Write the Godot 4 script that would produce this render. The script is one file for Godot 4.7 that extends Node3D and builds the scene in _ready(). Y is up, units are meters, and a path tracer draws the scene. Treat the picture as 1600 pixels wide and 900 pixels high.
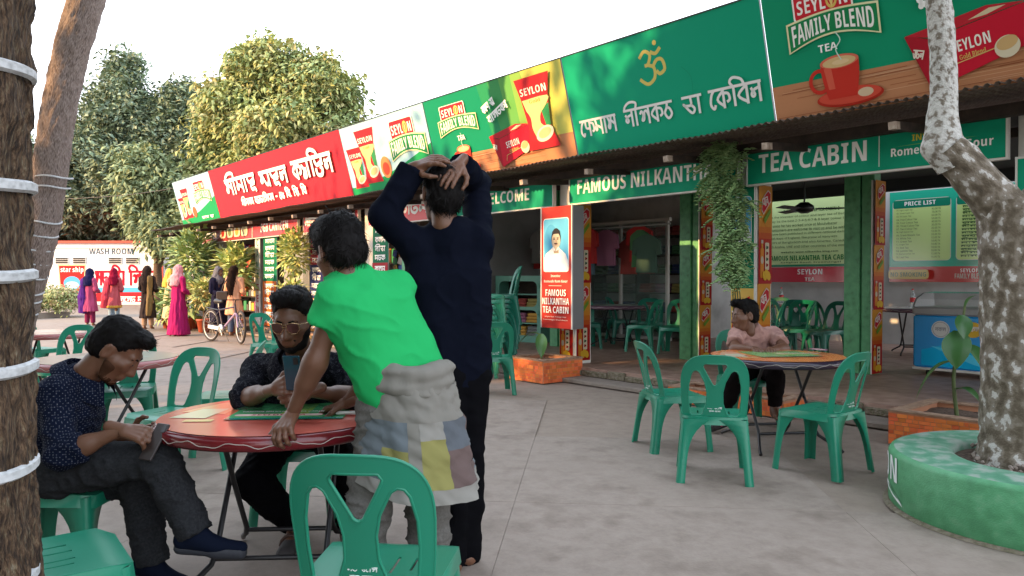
extends Node3D

const FACADE_YAW := 49.72
var M := {}
var used := {}
var rng := RandomNumberGenerator.new()
var FONT: SystemFont
var FONTB: SystemFont
var SERIFB: SystemFont

# ---------------------------------------------------------------- nodes
func numbered(n: String) -> String:
	var k: int = used.get(n, 0)
	used[n] = k + 1
	return n if k == 0 else "%s_%03d" % [n, k]

func thing(called: String, label: String, category: String, at := Vector3.ZERO, turn := 0.0, group := "") -> Node3D:
	var o := Node3D.new()
	o.name = numbered(called)
	add_child(o, true)
	o.position = at
	o.rotation.y = turn
	tag(o, label, category, group)
	return o

func tag(o: Node3D, label: String, category := "", group := "", kind := "") -> Node3D:
	if label: o.set_meta("label", label)
	if category: o.set_meta("category", category)
	if group: o.set_meta("group", group)
	if kind: o.set_meta("kind", kind)
	return o

func put(called: String, mesh: Mesh, m: Material, parent: Node = self, at := Vector3.ZERO, turn := 0.0) -> MeshInstance3D:
	var o := MeshInstance3D.new()
	o.name = numbered(called) if parent == self else called
	o.mesh = mesh
	if m: o.material_override = m
	parent.add_child(o, true)
	o.position = at
	o.rotation.y = turn
	return o

func obj(called: String, st: SurfaceTool, m: Material, parent: Node = self, smooth := false) -> MeshInstance3D:
	return put(called, fin(st, smooth), m, parent)

func fin(st: SurfaceTool, smooth := false) -> ArrayMesh:
	st.generate_normals()
	return st.commit()

func struct(called: String, st: SurfaceTool, m: Material, label: String, category: String) -> MeshInstance3D:
	var o := obj(called, st, m)
	tag(o, label, category, "", "structure")
	return o

func copy(src: Node3D, at: Vector3, turn: float, label := "", group := "") -> Node3D:
	var o: Node3D = src.duplicate()
	o.name = numbered(String(src.name).rstrip("0123456789").trim_suffix("_"))
	add_child(o, true)
	o.position = at
	o.rotation = Vector3(0, turn, 0)
	if label: o.set_meta("label", label)
	if group: o.set_meta("group", group)
	return o

# ---------------------------------------------------------------- colours and materials
func lin(r: float, g: float, b: float, a := 1.0) -> Color:
	var c := Color(r, g, b).linear_to_srgb()
	c.a = a
	return c

func mat(c: Color, rough := 0.7, opts := {}) -> StandardMaterial3D:
	var m := StandardMaterial3D.new()
	m.albedo_color = c
	m.roughness = rough
	m.cull_mode = BaseMaterial3D.CULL_DISABLED
	for k in opts:
		m.set(k, opts[k])
	return m

func ntex(freq: float, kind: int, ramp: Array, size := 512, seed_ := 1, oct := 4, opts := {}) -> NoiseTexture2D:
	var n := FastNoiseLite.new()
	n.noise_type = kind
	n.frequency = freq
	n.seed = seed_
	n.fractal_octaves = oct
	for k in opts: n.set(k, opts[k])
	var t := NoiseTexture2D.new()
	t.width = size
	t.height = size
	t.seamless = true
	t.seamless_blend_skirt = 0.25
	t.noise = n
	if ramp:
		var g := Gradient.new()
		var offs := PackedFloat32Array()
		var cols := PackedColorArray()
		for e in ramp:
			offs.append(e[0])
			cols.append(e[1])
		g.offsets = offs
		g.colors = cols
		t.color_ramp = g
	return t

func tri(m: StandardMaterial3D, scale: float, world := true) -> StandardMaterial3D:
	m.uv1_triplanar = true
	m.uv1_world_triplanar = world
	m.uv1_scale = Vector3.ONE * scale
	return m

func bump(m: StandardMaterial3D, t: Texture2D, cm: float) -> StandardMaterial3D:
	m.heightmap_enabled = true
	m.heightmap_texture = t
	m.heightmap_scale = cm
	return m

# ---------------------------------------------------------------- shapes
func mb() -> SurfaceTool:
	var st := SurfaceTool.new()
	st.begin(Mesh.PRIMITIVE_TRIANGLES)
	st.set_smooth_group(-1)
	st.set_uv(Vector2.ZERO)
	st.set_color(Color.WHITE)
	return st

func quad(st: SurfaceTool, a: Vector3, b: Vector3, c: Vector3, d: Vector3, uv := Rect2(0, 0, 1, 1)) -> void:
	# a b c d run clockwise seen from the front
	var p := [a, b, c, a, c, d]
	var e := uv.end
	var q := [Vector2(uv.position.x, e.y), uv.position, Vector2(e.x, uv.position.y), Vector2(uv.position.x, e.y), Vector2(e.x, uv.position.y), e]
	for i in 6:
		st.set_uv(q[i])
		st.add_vertex(p[i])

func box(st: SurfaceTool, s: Vector3, at := Vector3.ZERO, b := Basis.IDENTITY, bev := 0.0) -> void:
	var h := s * 0.5
	if bev <= 0.0:
		for ax in 3:
			for sg in [-1.0, 1.0]:
				var n := Vector3.ZERO
				n[ax] = sg
				var u := Vector3.ZERO
				u[(ax + 1) % 3] = 1.0
				var v := n.cross(u)
				var pu: float = h[(ax + 1) % 3]
				var pv := absf(v.dot(h.abs()))
				var c := n * h[ax]
				quad(st, at + b * (c - u * pu - v * pv), at + b * (c - u * pu + v * pv), at + b * (c + u * pu + v * pv), at + b * (c + u * pu - v * pv))
		return
	# chamfered: stacked rings along y
	var rows := [[-h.y, bev], [-h.y + bev, 0.0], [h.y - bev, 0.0], [h.y, bev]]
	var rings := []
	for r in rows:
		var x: float = h.x - r[1]
		var z: float = h.z - r[1]
		var k := bev
		var ring := []
		for q in [[x, z - k], [x - k, z], [-x + k, z], [-x, z - k], [-x, -z + k], [-x + k, -z], [x - k, -z], [x, -z + k]]:
			ring.append(at + b * Vector3(q[0], r[0], q[1]))
		rings.append(ring)
	loft(st, rings, true, true)

func loft(st: SurfaceTool, rings: Array, cap0 := false, cap1 := false, closed := true) -> void:
	var n: int = rings[0].size()
	for i in rings.size() - 1:
		for j in (n if closed else n - 1):
			var k := (j + 1) % n
			st.set_uv(Vector2(float(j) / n, i)); st.add_vertex(rings[i][j])
			st.set_uv(Vector2(float(j) / n, i + 1)); st.add_vertex(rings[i + 1][j])
			st.set_uv(Vector2(float(j + 1) / n, i + 1)); st.add_vertex(rings[i + 1][k])
			st.set_uv(Vector2(float(j) / n, i)); st.add_vertex(rings[i][j])
			st.set_uv(Vector2(float(j + 1) / n, i + 1)); st.add_vertex(rings[i + 1][k])
			st.set_uv(Vector2(float(j + 1) / n, i)); st.add_vertex(rings[i][k])
	if cap0 or cap1: st.set_smooth_group(-1)
	for e in [[cap0, 0], [cap1, rings.size() - 1]]:
		if e[0]:
			var c := Vector3.ZERO
			for p in rings[e[1]]: c += p / n
			for j in n:
				var p0: Vector3 = rings[e[1]][j]
				var p1: Vector3 = rings[e[1]][(j + 1) % n]
				st.set_uv(Vector2(0.5, 0.5))
				st.add_vertex(c)
				st.add_vertex(p0 if e[1] == 0 else p1)
				st.add_vertex(p1 if e[1] == 0 else p0)

func frame_at(d: Vector3) -> Basis:
	var y := d.normalized()
	var x := y.cross(Vector3.UP if absf(y.y) < 0.92 else Vector3.RIGHT).normalized()
	return Basis(x, y, x.cross(y))

func tube(st: SurfaceTool, pts: Array, r, sides := 8, caps := true, flat := 1.0) -> void:
	var rings := []
	var prev := Vector3.ZERO
	for i in pts.size():
		var d: Vector3
		if i == 0: d = pts[1] - pts[0]
		elif i == pts.size() - 1: d = pts[i] - pts[i - 1]
		else: d = (pts[i + 1] - pts[i]).normalized() + (pts[i] - pts[i - 1]).normalized()
		var f := frame_at(d)
		if i > 0:
			var x := (prev - f.y * prev.dot(f.y)).normalized()
			f = Basis(x, f.y, x.cross(f.y))
		prev = f.x
		var rad: float = r[i] if r is Array else r
		var ring := []
		for j in sides:
			var a := TAU * j / sides
			ring.append(pts[i] + f.x * cos(a) * rad - f.z * sin(a) * rad * flat)
		rings.append(ring)
	st.set_smooth_group(0)
	loft(st, rings, caps, caps)
	st.set_smooth_group(-1)

func smooth_path(pts: Array, n := 6) -> Array:
	var out := []
	for i in pts.size() - 1:
		var p0 = pts[maxi(i - 1, 0)]
		var p3 = pts[mini(i + 2, pts.size() - 1)]
		for k in n:
			out.append(pts[i].cubic_interpolate(pts[i + 1], p0, p3, float(k) / n))
	out.append(pts[-1])
	return out

func lathe(st: SurfaceTool, prof: Array, sides := 24, at := Vector3.ZERO, b := Basis.IDENTITY) -> void:
	var rings := []
	for p in prof:
		var ring := []
		for j in sides:
			var a := -TAU * j / sides
			ring.append(at + b * Vector3(cos(a) * p.x, p.y, sin(a) * p.x))
		rings.append(ring)
	st.set_smooth_group(0)
	loft(st, rings)
	st.set_smooth_group(-1)

func prism(st: SurfaceTool, poly: PackedVector2Array, z0: float, z1: float, xf := Transform3D.IDENTITY) -> void:
	var idx := Geometry2D.triangulate_polygon(poly)
	for i in range(0, idx.size(), 3):
		for s in [[z1, 0], [z0, 1]]:
			for j in ([0, 1, 2] if s[1] == 0 else [2, 1, 0]):
				var p := poly[idx[i + j]]
				st.set_uv(p)
				st.add_vertex(xf * Vector3(p.x, p.y, s[0]))
	for i in poly.size():
		var a := poly[i]
		var b := poly[(i + 1) % poly.size()]
		quad(st, xf * Vector3(a.x, a.y, z0), xf * Vector3(a.x, a.y, z1), xf * Vector3(b.x, b.y, z1), xf * Vector3(b.x, b.y, z0))

# ---------------------------------------------------------------- flat print: layered coloured shapes and lettering
var pz := 0.0
func fill(st: SurfaceTool, pts, c: Color) -> void:
	pz += 0.0006
	var poly := PackedVector2Array(pts)
	var idx := Geometry2D.triangulate_polygon(poly)
	st.set_color(c.srgb_to_linear())
	for i in range(0, idx.size(), 3):
		var a := poly[idx[i]]
		var b := poly[idx[i + 1]]
		var d := poly[idx[i + 2]]
		var cw := (b - a).cross(d - a) < 0.0
		for p in ([a, b, d] if cw else [a, d, b]):
			st.add_vertex(Vector3(p.x, p.y, pz))

func rect(x: float, y: float, w: float, h: float, r := 0.0, skew := 0.0) -> Array:
	var out := []
	if r <= 0.0:
		for p in [[0, 0], [w, 0], [w, h], [0, h]]: out.append(Vector2(x + p[0], y + p[1] + skew * p[0]))
		return out
	for q in [[w - r, h - r, 0], [r, h - r, 1], [r, r, 2], [w - r, r, 3]]:
		for i in 5:
			var a: float = (q[2] + i / 4.0) * PI / 2
			out.append(Vector2(x + q[0] + cos(a) * r, y + q[1] + sin(a) * r + skew * (q[0] + cos(a) * r)))
	return out

func oval(x: float, y: float, rx: float, ry: float, n := 20, turn := 0.0) -> Array:
	var out := []
	for i in n:
		var a := TAU * i / n
		out.append(Vector2(x, y) + Vector2(cos(a) * rx, sin(a) * ry).rotated(turn))
	return out

func letters(st: SurfaceTool, s: String, x: float, y: float, w: float, h: float, c: Color, f: Font = null, turn := 0.0, warp = null) -> void:
	pz += 0.0006
	var tm := TextMesh.new()
	tm.text = s
	tm.font = f if f else FONTB
	tm.font_size = 32
	tm.pixel_size = 0.01
	tm.depth = 0.0
	tm.curve_step = 2.0
	var a := tm.get_mesh_arrays()
	if a.is_empty() or a[0] == null: return
	var v: PackedVector3Array = a[0]
	var nn: PackedVector3Array = a[1]
	var ix = a[12] if a[12] != null else PackedInt32Array(range(v.size()))
	var lo := Vector2(1e9, 1e9)
	var hi := -lo
	for p in v:
		lo = lo.min(Vector2(p.x, p.y))
		hi = hi.max(Vector2(p.x, p.y))
	var sc := Vector2(w, h) / (hi - lo)
	if w <= 0: sc.x = sc.y * 0.95
	st.set_color(c.srgb_to_linear())
	for i in range(0, ix.size(), 3):
		if nn[ix[i]].z < 0.5: continue
		for j in 3:
			var p := v[ix[i + j]]
			var q := Vector2((p.x - lo.x) * sc.x, (p.y - lo.y) * sc.y)
			if turn != 0.0: q = q.rotated(turn)
			q += Vector2(x, y)
			if warp != null: q = warp.call(q)
			st.add_vertex(Vector3(q.x, q.y, pz))

func stroke(st: SurfaceTool, pts: Array, w: float, c: Color) -> void:
	pz += 0.0003
	st.set_color(c.srgb_to_linear())
	var L := []
	for i in pts.size():
		var d: Vector2
		if i == 0: d = pts[1] - pts[0]
		elif i == pts.size() - 1: d = pts[i] - pts[i - 1]
		else: d = (pts[i + 1] - pts[i]).normalized() + (pts[i] - pts[i - 1]).normalized()
		if d.length() < 1e-6: d = Vector2(0, 1)
		var n: Vector2 = d.normalized().orthogonal() * w * 0.5
		L.append([pts[i] + n, pts[i] - n])
	for i in L.size() - 1:
		for p in [L[i][0], L[i][1], L[i + 1][1], L[i][0], L[i + 1][1], L[i + 1][0]]:
			st.add_vertex(Vector3(p.x, p.y, pz))

# Bengali letters as pen strokes: headline at y 1, foot at y 0; "w" is the advance
const BEN := {
	"k": {"w": 1.0, "s": [[.52, 1, .52, 0], [.52, .9, .1, .5, .5, .12], [.52, .78, .85, .72, .92, .42, .72, .3]]},
	"b": {"w": .8, "s": [[.65, 1, .65, 0], [.65, .95, .08, .5, .65, .1]]},
	"n": {"w": .8, "s": [[.66, 1, .66, 0], [.66, .72, .3, .62, .14, .42, .22, .3, .34, .4, .12, .75]]},
	"m": {"w": .85, "s": [[.7, 1, .7, 0], [.12, 1, .22, .4, .12, .3, .1, .5, .3, .55, .7, .35]]},
	"s": {"w": .9, "s": [[.76, 1, .76, 0], [.1, .95, .24, .62, .1, .35, .22, .25, .3, .42, .44, .98], [.44, .7, .76, .45]]},
	"l": {"w": .9, "s": [[.76, 1, .76, 0], [.08, .62, .22, .78, .34, .55, .2, .25, .36, .3, .44, .7, .62, .75, .76, .45]]},
	"ch": {"w": .75, "s": [[.5, 1, .5, .55, .15, .55, .1, .62, .5, .1, .68, .3, .5, .55]]},
	"f": {"w": 1.0, "s": [[.5, 1, .5, 0], [.1, 1, .14, .55, .5, .5], [.5, .85, .85, .75, .9, .35, .7, .28]]},
	"t": {"w": .8, "s": [[.1, 1, .12, .35, .45, .1, .68, .4, .5, .62, .3, .5]]},
	"th": {"w": .75, "s": [[.35, 1, .3, .7, .12, .4, .35, .08, .62, .3, .5, .62, .3, .7]]},
	"sp": {"w": 1.1, "s": [[.95, 1, .95, 0], [.1, .95, .24, .7, .1, .45, .25, .4, .4, .98], [.4, .7, .55, .3, .75, .15, .95, .45]]},
	"nd": {"w": .95, "s": [[.8, 1, .8, .45], [.12, .85, .3, .55, .8, .7], [.8, .45, .4, .35, .45, .08, .75, .12, .85, -.1]]},
	"nt": {"w": .95, "s": [[.8, 1, .8, .5], [.12, .85, .3, .55, .8, .7], [.15, .4, .2, .05, .6, 0, .75, .3, .55, .45]]},
	"p": {"w": .85, "s": [[.7, 1, .7, 0], [.15, .95, .1, .6, .3, .45, .7, .5]]},
	"g": {"w": .8, "s": [[.66, 1, .66, 0], [.1, .6, .25, .85, .42, .6, .3, .3, .2, .42]]},
	"j": {"w": .95, "s": [[.1, .5, .35, .75, .45, .35, .3, .2], [.45, .5, .7, .9, .85, .5, .7, .1, .5, 0]]},
	"y": {"w": .8, "s": [[.66, 1, .66, 0], [.1, 1, .12, .45, .66, .25]]},
	"aa": {"w": .4, "s": [[.2, 1, .2, 0]]},
	"i": {"w": .45, "s": [[.25, 1, .25, 0], [.25, 1, .05, 1.25, .3, 1.45, .8, 1.3, .95, 1.02]]},
	"ii": {"w": .45, "s": [[.2, 1, .2, 0], [.2, 1, .3, 1.35, -.2, 1.45, -.6, 1.25, -.7, 1.02]]},
	"e": {"w": .5, "s": [[.42, 1, .2, .75, .1, .3, .3, .05, .42, .25]]},
	"ya": {"w": .5, "s": [[.05, .75, .3, .45, .15, .1, .4, .1, .42, .6]]},
	"four": {"w": .7, "h": 0, "s": [[.15, 1, .6, .35, .35, .02, .1, .35, .55, 1]]},
	"six": {"w": .7, "h": 0, "s": [[.2, .95, .1, .4, .4, .05, .62, .3, .35, .5, .6, .8]]},
	"-": {"w": .7, "h": 0, "s": [[.1, .5, .6, .5]]},
	".": {"w": .3, "h": 0, "s": [[.1, .12, .2, .12]]},
	" ": {"w": .45, "h": 0, "s": []},
}
func bengali(st: SurfaceTool, seq: String, x: float, y: float, w: float, h: float, thick: float, c: Color, turn := 0.0) -> void:
	var keys := seq.split(",")
	var total := 0.0
	for k in keys: total += BEN[k].w
	var sx := w / total
	var pen := 0.0
	var o := Vector2(x, y)
	for k in keys:
		var gl: Dictionary = BEN[k]
		for s in gl.s:
			var pts := []
			for i in range(0, s.size(), 2): pts.append(o + Vector2((pen + s[i]) * sx, s[i + 1] * h).rotated(turn))
			stroke(st, smooth_path(pts, 4) if pts.size() > 2 else pts, thick, c)
		if gl.get("h", 1) == 1:
			stroke(st, [o + Vector2(pen * sx, h).rotated(turn), o + Vector2((pen + gl.w) * sx, h).rotated(turn)], thick, c)
		pen += gl.w

func print_on(called: String, st: SurfaceTool, parent: Node, xf: Transform3D) -> MeshInstance3D:
	st.generate_normals()
	var o := put(called, st.commit(), M.print, parent)
	o.transform = xf
	return o

# ---------------------------------------------------------------- smooth bodies: bones -> distance field -> surface nets
# prims: ["c", a, ra, b, rb, flat] tapered capsule (flat 1: cut square at a, 2: at b) ; ["e", centre, radii, basis] ellipsoid ; ["-e", ...] carved ellipsoid
func surface(prims: Array, cell: float, k := 0.03, folds := [], grid_pad := 2) -> Array:
	var lo := Vector3.ONE * 1e9
	var hi := -lo
	var boxes := []
	for p in prims:
		var a: Vector3
		var b: Vector3
		if p[0] == "c":
			a = (p[1] - Vector3.ONE * p[2]).min(p[3] - Vector3.ONE * p[4])
			b = (p[1] + Vector3.ONE * p[2]).max(p[3] + Vector3.ONE * p[4])
		else:
			var r: float = maxf(p[2].x, maxf(p[2].y, p[2].z))
			a = p[1] - Vector3.ONE * r
			b = p[1] + Vector3.ONE * r
		boxes.append([a, b])
		if p[0] != "-e":
			lo = lo.min(a)
			hi = hi.max(b)
	var pad := cell * (grid_pad + 1)
	lo -= Vector3.ONE * pad
	hi += Vector3.ONE * pad
	var nx := int((hi.x - lo.x) / cell) + 2
	var ny := int((hi.y - lo.y) / cell) + 2
	var nz := int((hi.z - lo.z) / cell) + 2
	var sy := nx
	var sz := nx * ny
	var f := PackedFloat32Array()
	f.resize(nx * ny * nz)
	f.fill(0.2)
	var m := k + cell * 2.0
	for q in prims.size():
		var p: Array = prims[q]
		var a: Vector3 = (boxes[q][0] - lo - Vector3.ONE * m) / cell
		var b: Vector3 = (boxes[q][1] - lo + Vector3.ONE * m) / cell
		var x0 := maxi(int(a.x), 0)
		var x1 := mini(int(b.x) + 1, nx - 1)
		var y0 := maxi(int(a.y), 0)
		var y1 := mini(int(b.y) + 1, ny - 1)
		var z0 := maxi(int(a.z), 0)
		var z1 := mini(int(b.z) + 1, nz - 1)
		if p[0] == "c":
			var A: Vector3 = p[1]
			var ba: Vector3 = p[3] - p[1]
			var bb := 1.0 / maxf(ba.length_squared(), 1e-9)
			var ra: float = p[2]
			var dr: float = p[4] - ra
			var flat: int = p[5] if p.size() > 5 else 0
			var ln := ba.length()
			for z in range(z0, z1 + 1):
				for y in range(y0, y1 + 1):
					var row := z * sz + y * sy
					var pt := lo + Vector3(x0, y, z) * cell - A
					for x in range(x0, x1 + 1):
						var t := pt.dot(ba) * bb
						var h := clampf(t, 0.0, 1.0)
						var d := (pt - ba * h).length() - ra - dr * h
						if flat:
							if flat & 2: d = maxf(d, (t - 1.0) * ln)
							if flat & 1: d = maxf(d, -t * ln)
						pt.x += cell
						if d < m:
							var o := f[row + x]
							var e := k - absf(o - d)
							f[row + x] = minf(o, d) - (e * e * 0.25 / k if e > 0.0 else 0.0)
		else:
			var B: Basis = (p[3] if p.size() > 3 else Basis.IDENTITY)
			var inv := B.transposed()
			var R: Vector3 = p[2]
			var rm := minf(R.x, minf(R.y, R.z))
			var ir := Vector3.ONE / R
			var neg: bool = p[0] == "-e"
			for z in range(z0, z1 + 1):
				for y in range(y0, y1 + 1):
					var row := z * sz + y * sy
					for x in range(x0, x1 + 1):
						var l: Vector3 = inv * (lo + Vector3(x, y, z) * cell - p[1])
						var s := l * ir
						var k0 := s.length()
						var k1 := (s * ir).length()
						var d := k0 * (k0 - 1.0) / maxf(k1, 1e-5) if k0 > 0.3 else -rm * 0.7
						var o := f[row + x]
						if neg:
							var e2 := 0.012 - absf(o + d)
							f[row + x] = maxf(o, -d) + (e2 * e2 * 0.25 / 0.012 if e2 > 0.0 else 0.0)
						elif d < m:
							var e := k - absf(o - d)
							f[row + x] = minf(o, d) - (e * e * 0.25 / k if e > 0.0 else 0.0)
	# surface nets
	var vi := PackedInt32Array()
	vi.resize(f.size())
	vi.fill(-1)
	var verts := PackedVector3Array()
	var off := [0, 1, sy, sy + 1, sz, sz + 1, sz + sy, sz + sy + 1]
	var cor := [Vector3(0, 0, 0), Vector3(1, 0, 0), Vector3(0, 1, 0), Vector3(1, 1, 0), Vector3(0, 0, 1), Vector3(1, 0, 1), Vector3(0, 1, 1), Vector3(1, 1, 1)]
	var edges := [[0, 1], [2, 3], [4, 5], [6, 7], [0, 2], [1, 3], [4, 6], [5, 7], [0, 4], [1, 5], [2, 6], [3, 7]]
	var near := cell * 2.2
	for z in nz - 1:
		for y in ny - 1:
			var row := z * sz + y * sy
			for x in nx - 1:
				var i := row + x
				if absf(f[i]) > near: continue
				var n := 0
				for c in 8:
					if f[i + off[c]] < 0.0: n += 1
				if n == 0 or n == 8: continue
				var s := Vector3.ZERO
				var cnt := 0
				for e in edges:
					var a := f[i + off[e[0]]]
					var b := f[i + off[e[1]]]
					if (a < 0.0) != (b < 0.0):
						s += cor[e[0]].lerp(cor[e[1]], a / (a - b))
						cnt += 1
				vi[i] = verts.size()
				verts.append(lo + (Vector3(x, y, z) + s / cnt) * cell)
	var idx := PackedInt32Array()
	for z in range(1, nz - 1):
		for y in range(1, ny - 1):
			var row := z * sz + y * sy
			for x in range(1, nx - 1):
				var i := row + x
				var a := f[i]
				if absf(a) > near: continue
				var ins := a < 0.0
				for ax in 3:
					var st: int = [1, sy, sz][ax]
					if (f[i + st] < 0.0) == ins: continue
					var u: int = [sy, sz, 1][ax]
					var v: int = [sz, 1, sy][ax]
					var q0 := vi[i]
					var q1 := vi[i - u]
					var q2 := vi[i - u - v]
					var q3 := vi[i - v]
					if q0 < 0 or q1 < 0 or q2 < 0 or q3 < 0: continue
					if ins: idx.append_array([q0, q3, q2, q0, q2, q1])
					else: idx.append_array([q0, q1, q2, q0, q2, q3])
	var nrm := normals_of(verts, idx)
	if folds:
		for fo in folds:
			var no := FastNoiseLite.new()
			no.frequency = 1.0
			no.seed = fo.get("seed", 3)
			no.fractal_octaves = fo.get("oct", 2)
			no.fractal_type = FastNoiseLite.FRACTAL_RIDGED if fo.get("ridge", false) else FastNoiseLite.FRACTAL_FBM
			var fr: Vector3 = fo.f
			var crease: bool = fo.get("crease", false)
			var bs: Basis = fo.get("b", Basis.IDENTITY)
			for i in verts.size():
				var nv := no.get_noise_3dv((bs * verts[i]) * fr)
				if crease: nv = pow(1.0 - absf(nv), 5.0) - .25
				verts[i] += nrm[i] * fo.a * nv
		nrm = normals_of(verts, idx)
	return [verts, idx, nrm]

func normals_of(verts: PackedVector3Array, idx: PackedInt32Array) -> PackedVector3Array:
	var nrm := PackedVector3Array()
	nrm.resize(verts.size())
	for i in range(0, idx.size(), 3):
		var a := idx[i]
		var b := idx[i + 1]
		var c := idx[i + 2]
		var n := (verts[c] - verts[a]).cross(verts[b] - verts[a])
		nrm[a] += n
		nrm[b] += n
		nrm[c] += n
	for i in nrm.size(): nrm[i] = nrm[i].normalized()
	return nrm

func blend_meshes(parts: Array) -> ArrayMesh:
	# parts: [arrays, Transform3D] ; joined into one surface
	var V := PackedVector3Array()
	var N := PackedVector3Array()
	var I := PackedInt32Array()
	for p in parts:
		var xf: Transform3D = p[1] if p.size() > 1 else Transform3D.IDENTITY
		var base := V.size()
		if xf == Transform3D.IDENTITY:
			V.append_array(p[0][0])
			N.append_array(p[0][2])
		else:
			var nb := xf.basis.inverse().transposed()
			V.append_array(xf * p[0][0])
			for n in p[0][2]: N.append((nb * n).normalized())
		for i in p[0][1]: I.append(i + base)
	var arr := []
	arr.resize(Mesh.ARRAY_MAX)
	arr[Mesh.ARRAY_VERTEX] = V
	arr[Mesh.ARRAY_NORMAL] = N
	arr[Mesh.ARRAY_INDEX] = I
	var m := ArrayMesh.new()
	m.add_surface_from_arrays(Mesh.PRIMITIVE_TRIANGLES, arr)
	return m

func make_materials() -> void:
	FONT = SystemFont.new(); FONT.font_names = PackedStringArray(["Droid Sans"])
	FONTB = SystemFont.new(); FONTB.font_names = PackedStringArray(["Droid Sans"]); FONTB.font_weight = 700
	SERIFB = SystemFont.new(); SERIFB.font_names = PackedStringArray(["Droid Serif"]); SERIFB.font_weight = 700
	var S := FastNoiseLite.TYPE_SIMPLEX_SMOOTH
	var CEL := FastNoiseLite.TYPE_CELLULAR
	var fine := ntex(.06, S, [], 512, 3, 5)
	var coarse := ntex(.012, S, [], 512, 4, 4)
	var grit := ntex(.3, S, [], 512, 9, 3)
	var weave := Image.create(64, 64, false, Image.FORMAT_RGB8)
	for y in 64:
		for x in 64:
			var v := .5 + .25 * sin(x * TAU / 8.0) * signf(sin(y * TAU / 16.0)) + .2 * sin(y * TAU / 8.0 + x * .4)
			weave.set_pixel(x, y, Color(v, v, v))
	var weave_t := ImageTexture.create_from_image(weave)
	M.fine = fine
	M.grit = grit
	M.print = mat(Color.WHITE, .55, {"vertex_color_use_as_albedo": true, "metallic_specular": .22})
	M.print_gloss = mat(Color.WHITE, .16, {"vertex_color_use_as_albedo": true})
	# ground: concrete, stained and dusty
	var conc := ntex(.012, S, [[0.0, lin(.2, .158, .129)], [.5, lin(.255, .205, .17)], [1.0, lin(.3, .245, .205)]], 1024, 11, 8, {"fractal_gain": .78})
	var spots := ntex(.006, S, [[0.0, Color(.86, .845, .835)], [.3, Color(.95, .945, .94)], [.42, Color(1, 1, 1)], [1.0, Color(1, 1, 1)]], 1024, 77, 6)
	var cm := tri(mat(Color.WHITE, .82, {"albedo_texture": conc}), .37)
	cm.detail_enabled = true
	cm.detail_albedo = spots
	cm.detail_blend_mode = BaseMaterial3D.BLEND_MODE_MUL
	M.concrete = bump(cm, grit, .12)
	M.concrete_far = tri(mat(lin(.97, .95, .92), .9, {"albedo_texture": conc}), .31)
	M.concrete_b = bump(tri(mat(lin(.9, .88, .87), .8, {"albedo_texture": conc}), .29), grit, .12)
	M.concrete_c = bump(tri(mat(lin(.84, .85, .85), .85, {"albedo_texture": conc}), .43), grit, .12)
	var plat := ntex(.01, S, [[0.0, lin(.21, .125, .095)], [.5, lin(.32, .2, .155)], [1.0, lin(.42, .285, .225)]], 1024, 21, 6)
	M.platform = bump(tri(mat(Color.WHITE, .5, {"albedo_texture": plat}), .4), fine, .1)
	M.stone = bump(tri(mat(Color.WHITE, .9, {"albedo_texture": ntex(.03, S, [[0.0, lin(.07, .07, .03)], [.5, lin(.16, .13, .09)], [1.0, lin(.26, .22, .17)]], 512, 5, 5)}), 1.2), fine, 1.0)
	var plaster := ntex(.01, S, [[0.0, lin(.38, .37, .35)], [.5, lin(.5, .49, .47)], [1.0, lin(.56, .55, .53)]], 512, 6, 5)
	M.plaster = tri(mat(Color.WHITE, .9, {"albedo_texture": plaster}), .4)
	M.grey_wall = tri(mat(lin(.45, .46, .46), .9, {"albedo_texture": plaster}), .2)
	M.white_wall = tri(mat(Color.WHITE, .8, {"albedo_texture": ntex(.015, S, [[0.0, lin(.66, .65, .63)], [.5, lin(.75, .74, .73)], [1.0, lin(.8, .79, .78)]], 512, 8, 5)}), .3)
	M.red_trim = mat(lin(.5, .06, .035), .6)
	var gp := ntex(.02, S, [[0.0, lin(.03, .14, .055)], [.35, lin(.06, .26, .105)], [.7, lin(.075, .3, .125)], [1.0, lin(.12, .36, .17)]], 512, 31, 6)
	M.green_paint = bump(tri(mat(Color.WHITE, .45, {"albedo_texture": gp}), .8), fine, .1)
	M.green_dark = tri(mat(lin(.3, .34, .3), .6, {"albedo_texture": gp}), .8)
	M.sign_green = tri(mat(Color.WHITE, .55, {"metallic_specular": .22, "albedo_texture": ntex(.01, S, [[0.0, lin(.005, .25, .14)], [.5, lin(.007, .29, .165)], [1.0, lin(.012, .32, .185)]], 512, 41, 5)}), .5)
	M.sign_red = mat(lin(.62, .03, .035), .4)
	M.sign_maroon = mat(lin(.28, .03, .035), .4)
	M.metal = mat(lin(.45, .45, .44), .4, {"metallic": .6})
	M.frame = mat(lin(.62, .6, .56), .5)
	M.grey_metal = mat(lin(.14, .14, .145), .4, {"metallic": .3})
	M.black_metal = mat(lin(.014, .013, .014), .35)
	M.rust = bump(tri(mat(Color.WHITE, .8, {"albedo_texture": ntex(.03, S, [[0.0, lin(.05, .03, .022)], [.5, lin(.12, .085, .065)], [1.0, lin(.22, .18, .15)]], 512, 51, 5)}), 1.0), fine, .2)
	M.dark_wood = tri(mat(lin(.4, .36, .34), .8, {"albedo_texture": ntex(.02, S, [[0.0, lin(.03, .02, .015)], [1.0, lin(.12, .08, .06)]], 256, 52, 4)}), 1.5)
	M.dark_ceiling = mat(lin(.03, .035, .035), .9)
	M.wood_batten = tri(mat(Color.WHITE, .8, {"albedo_texture": ntex(.03, S, [[0.0, lin(.2, .14, .1)], [1.0, lin(.45, .37, .3)]], 256, 53, 4)}), 2.0)
	M.chair = []
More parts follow.
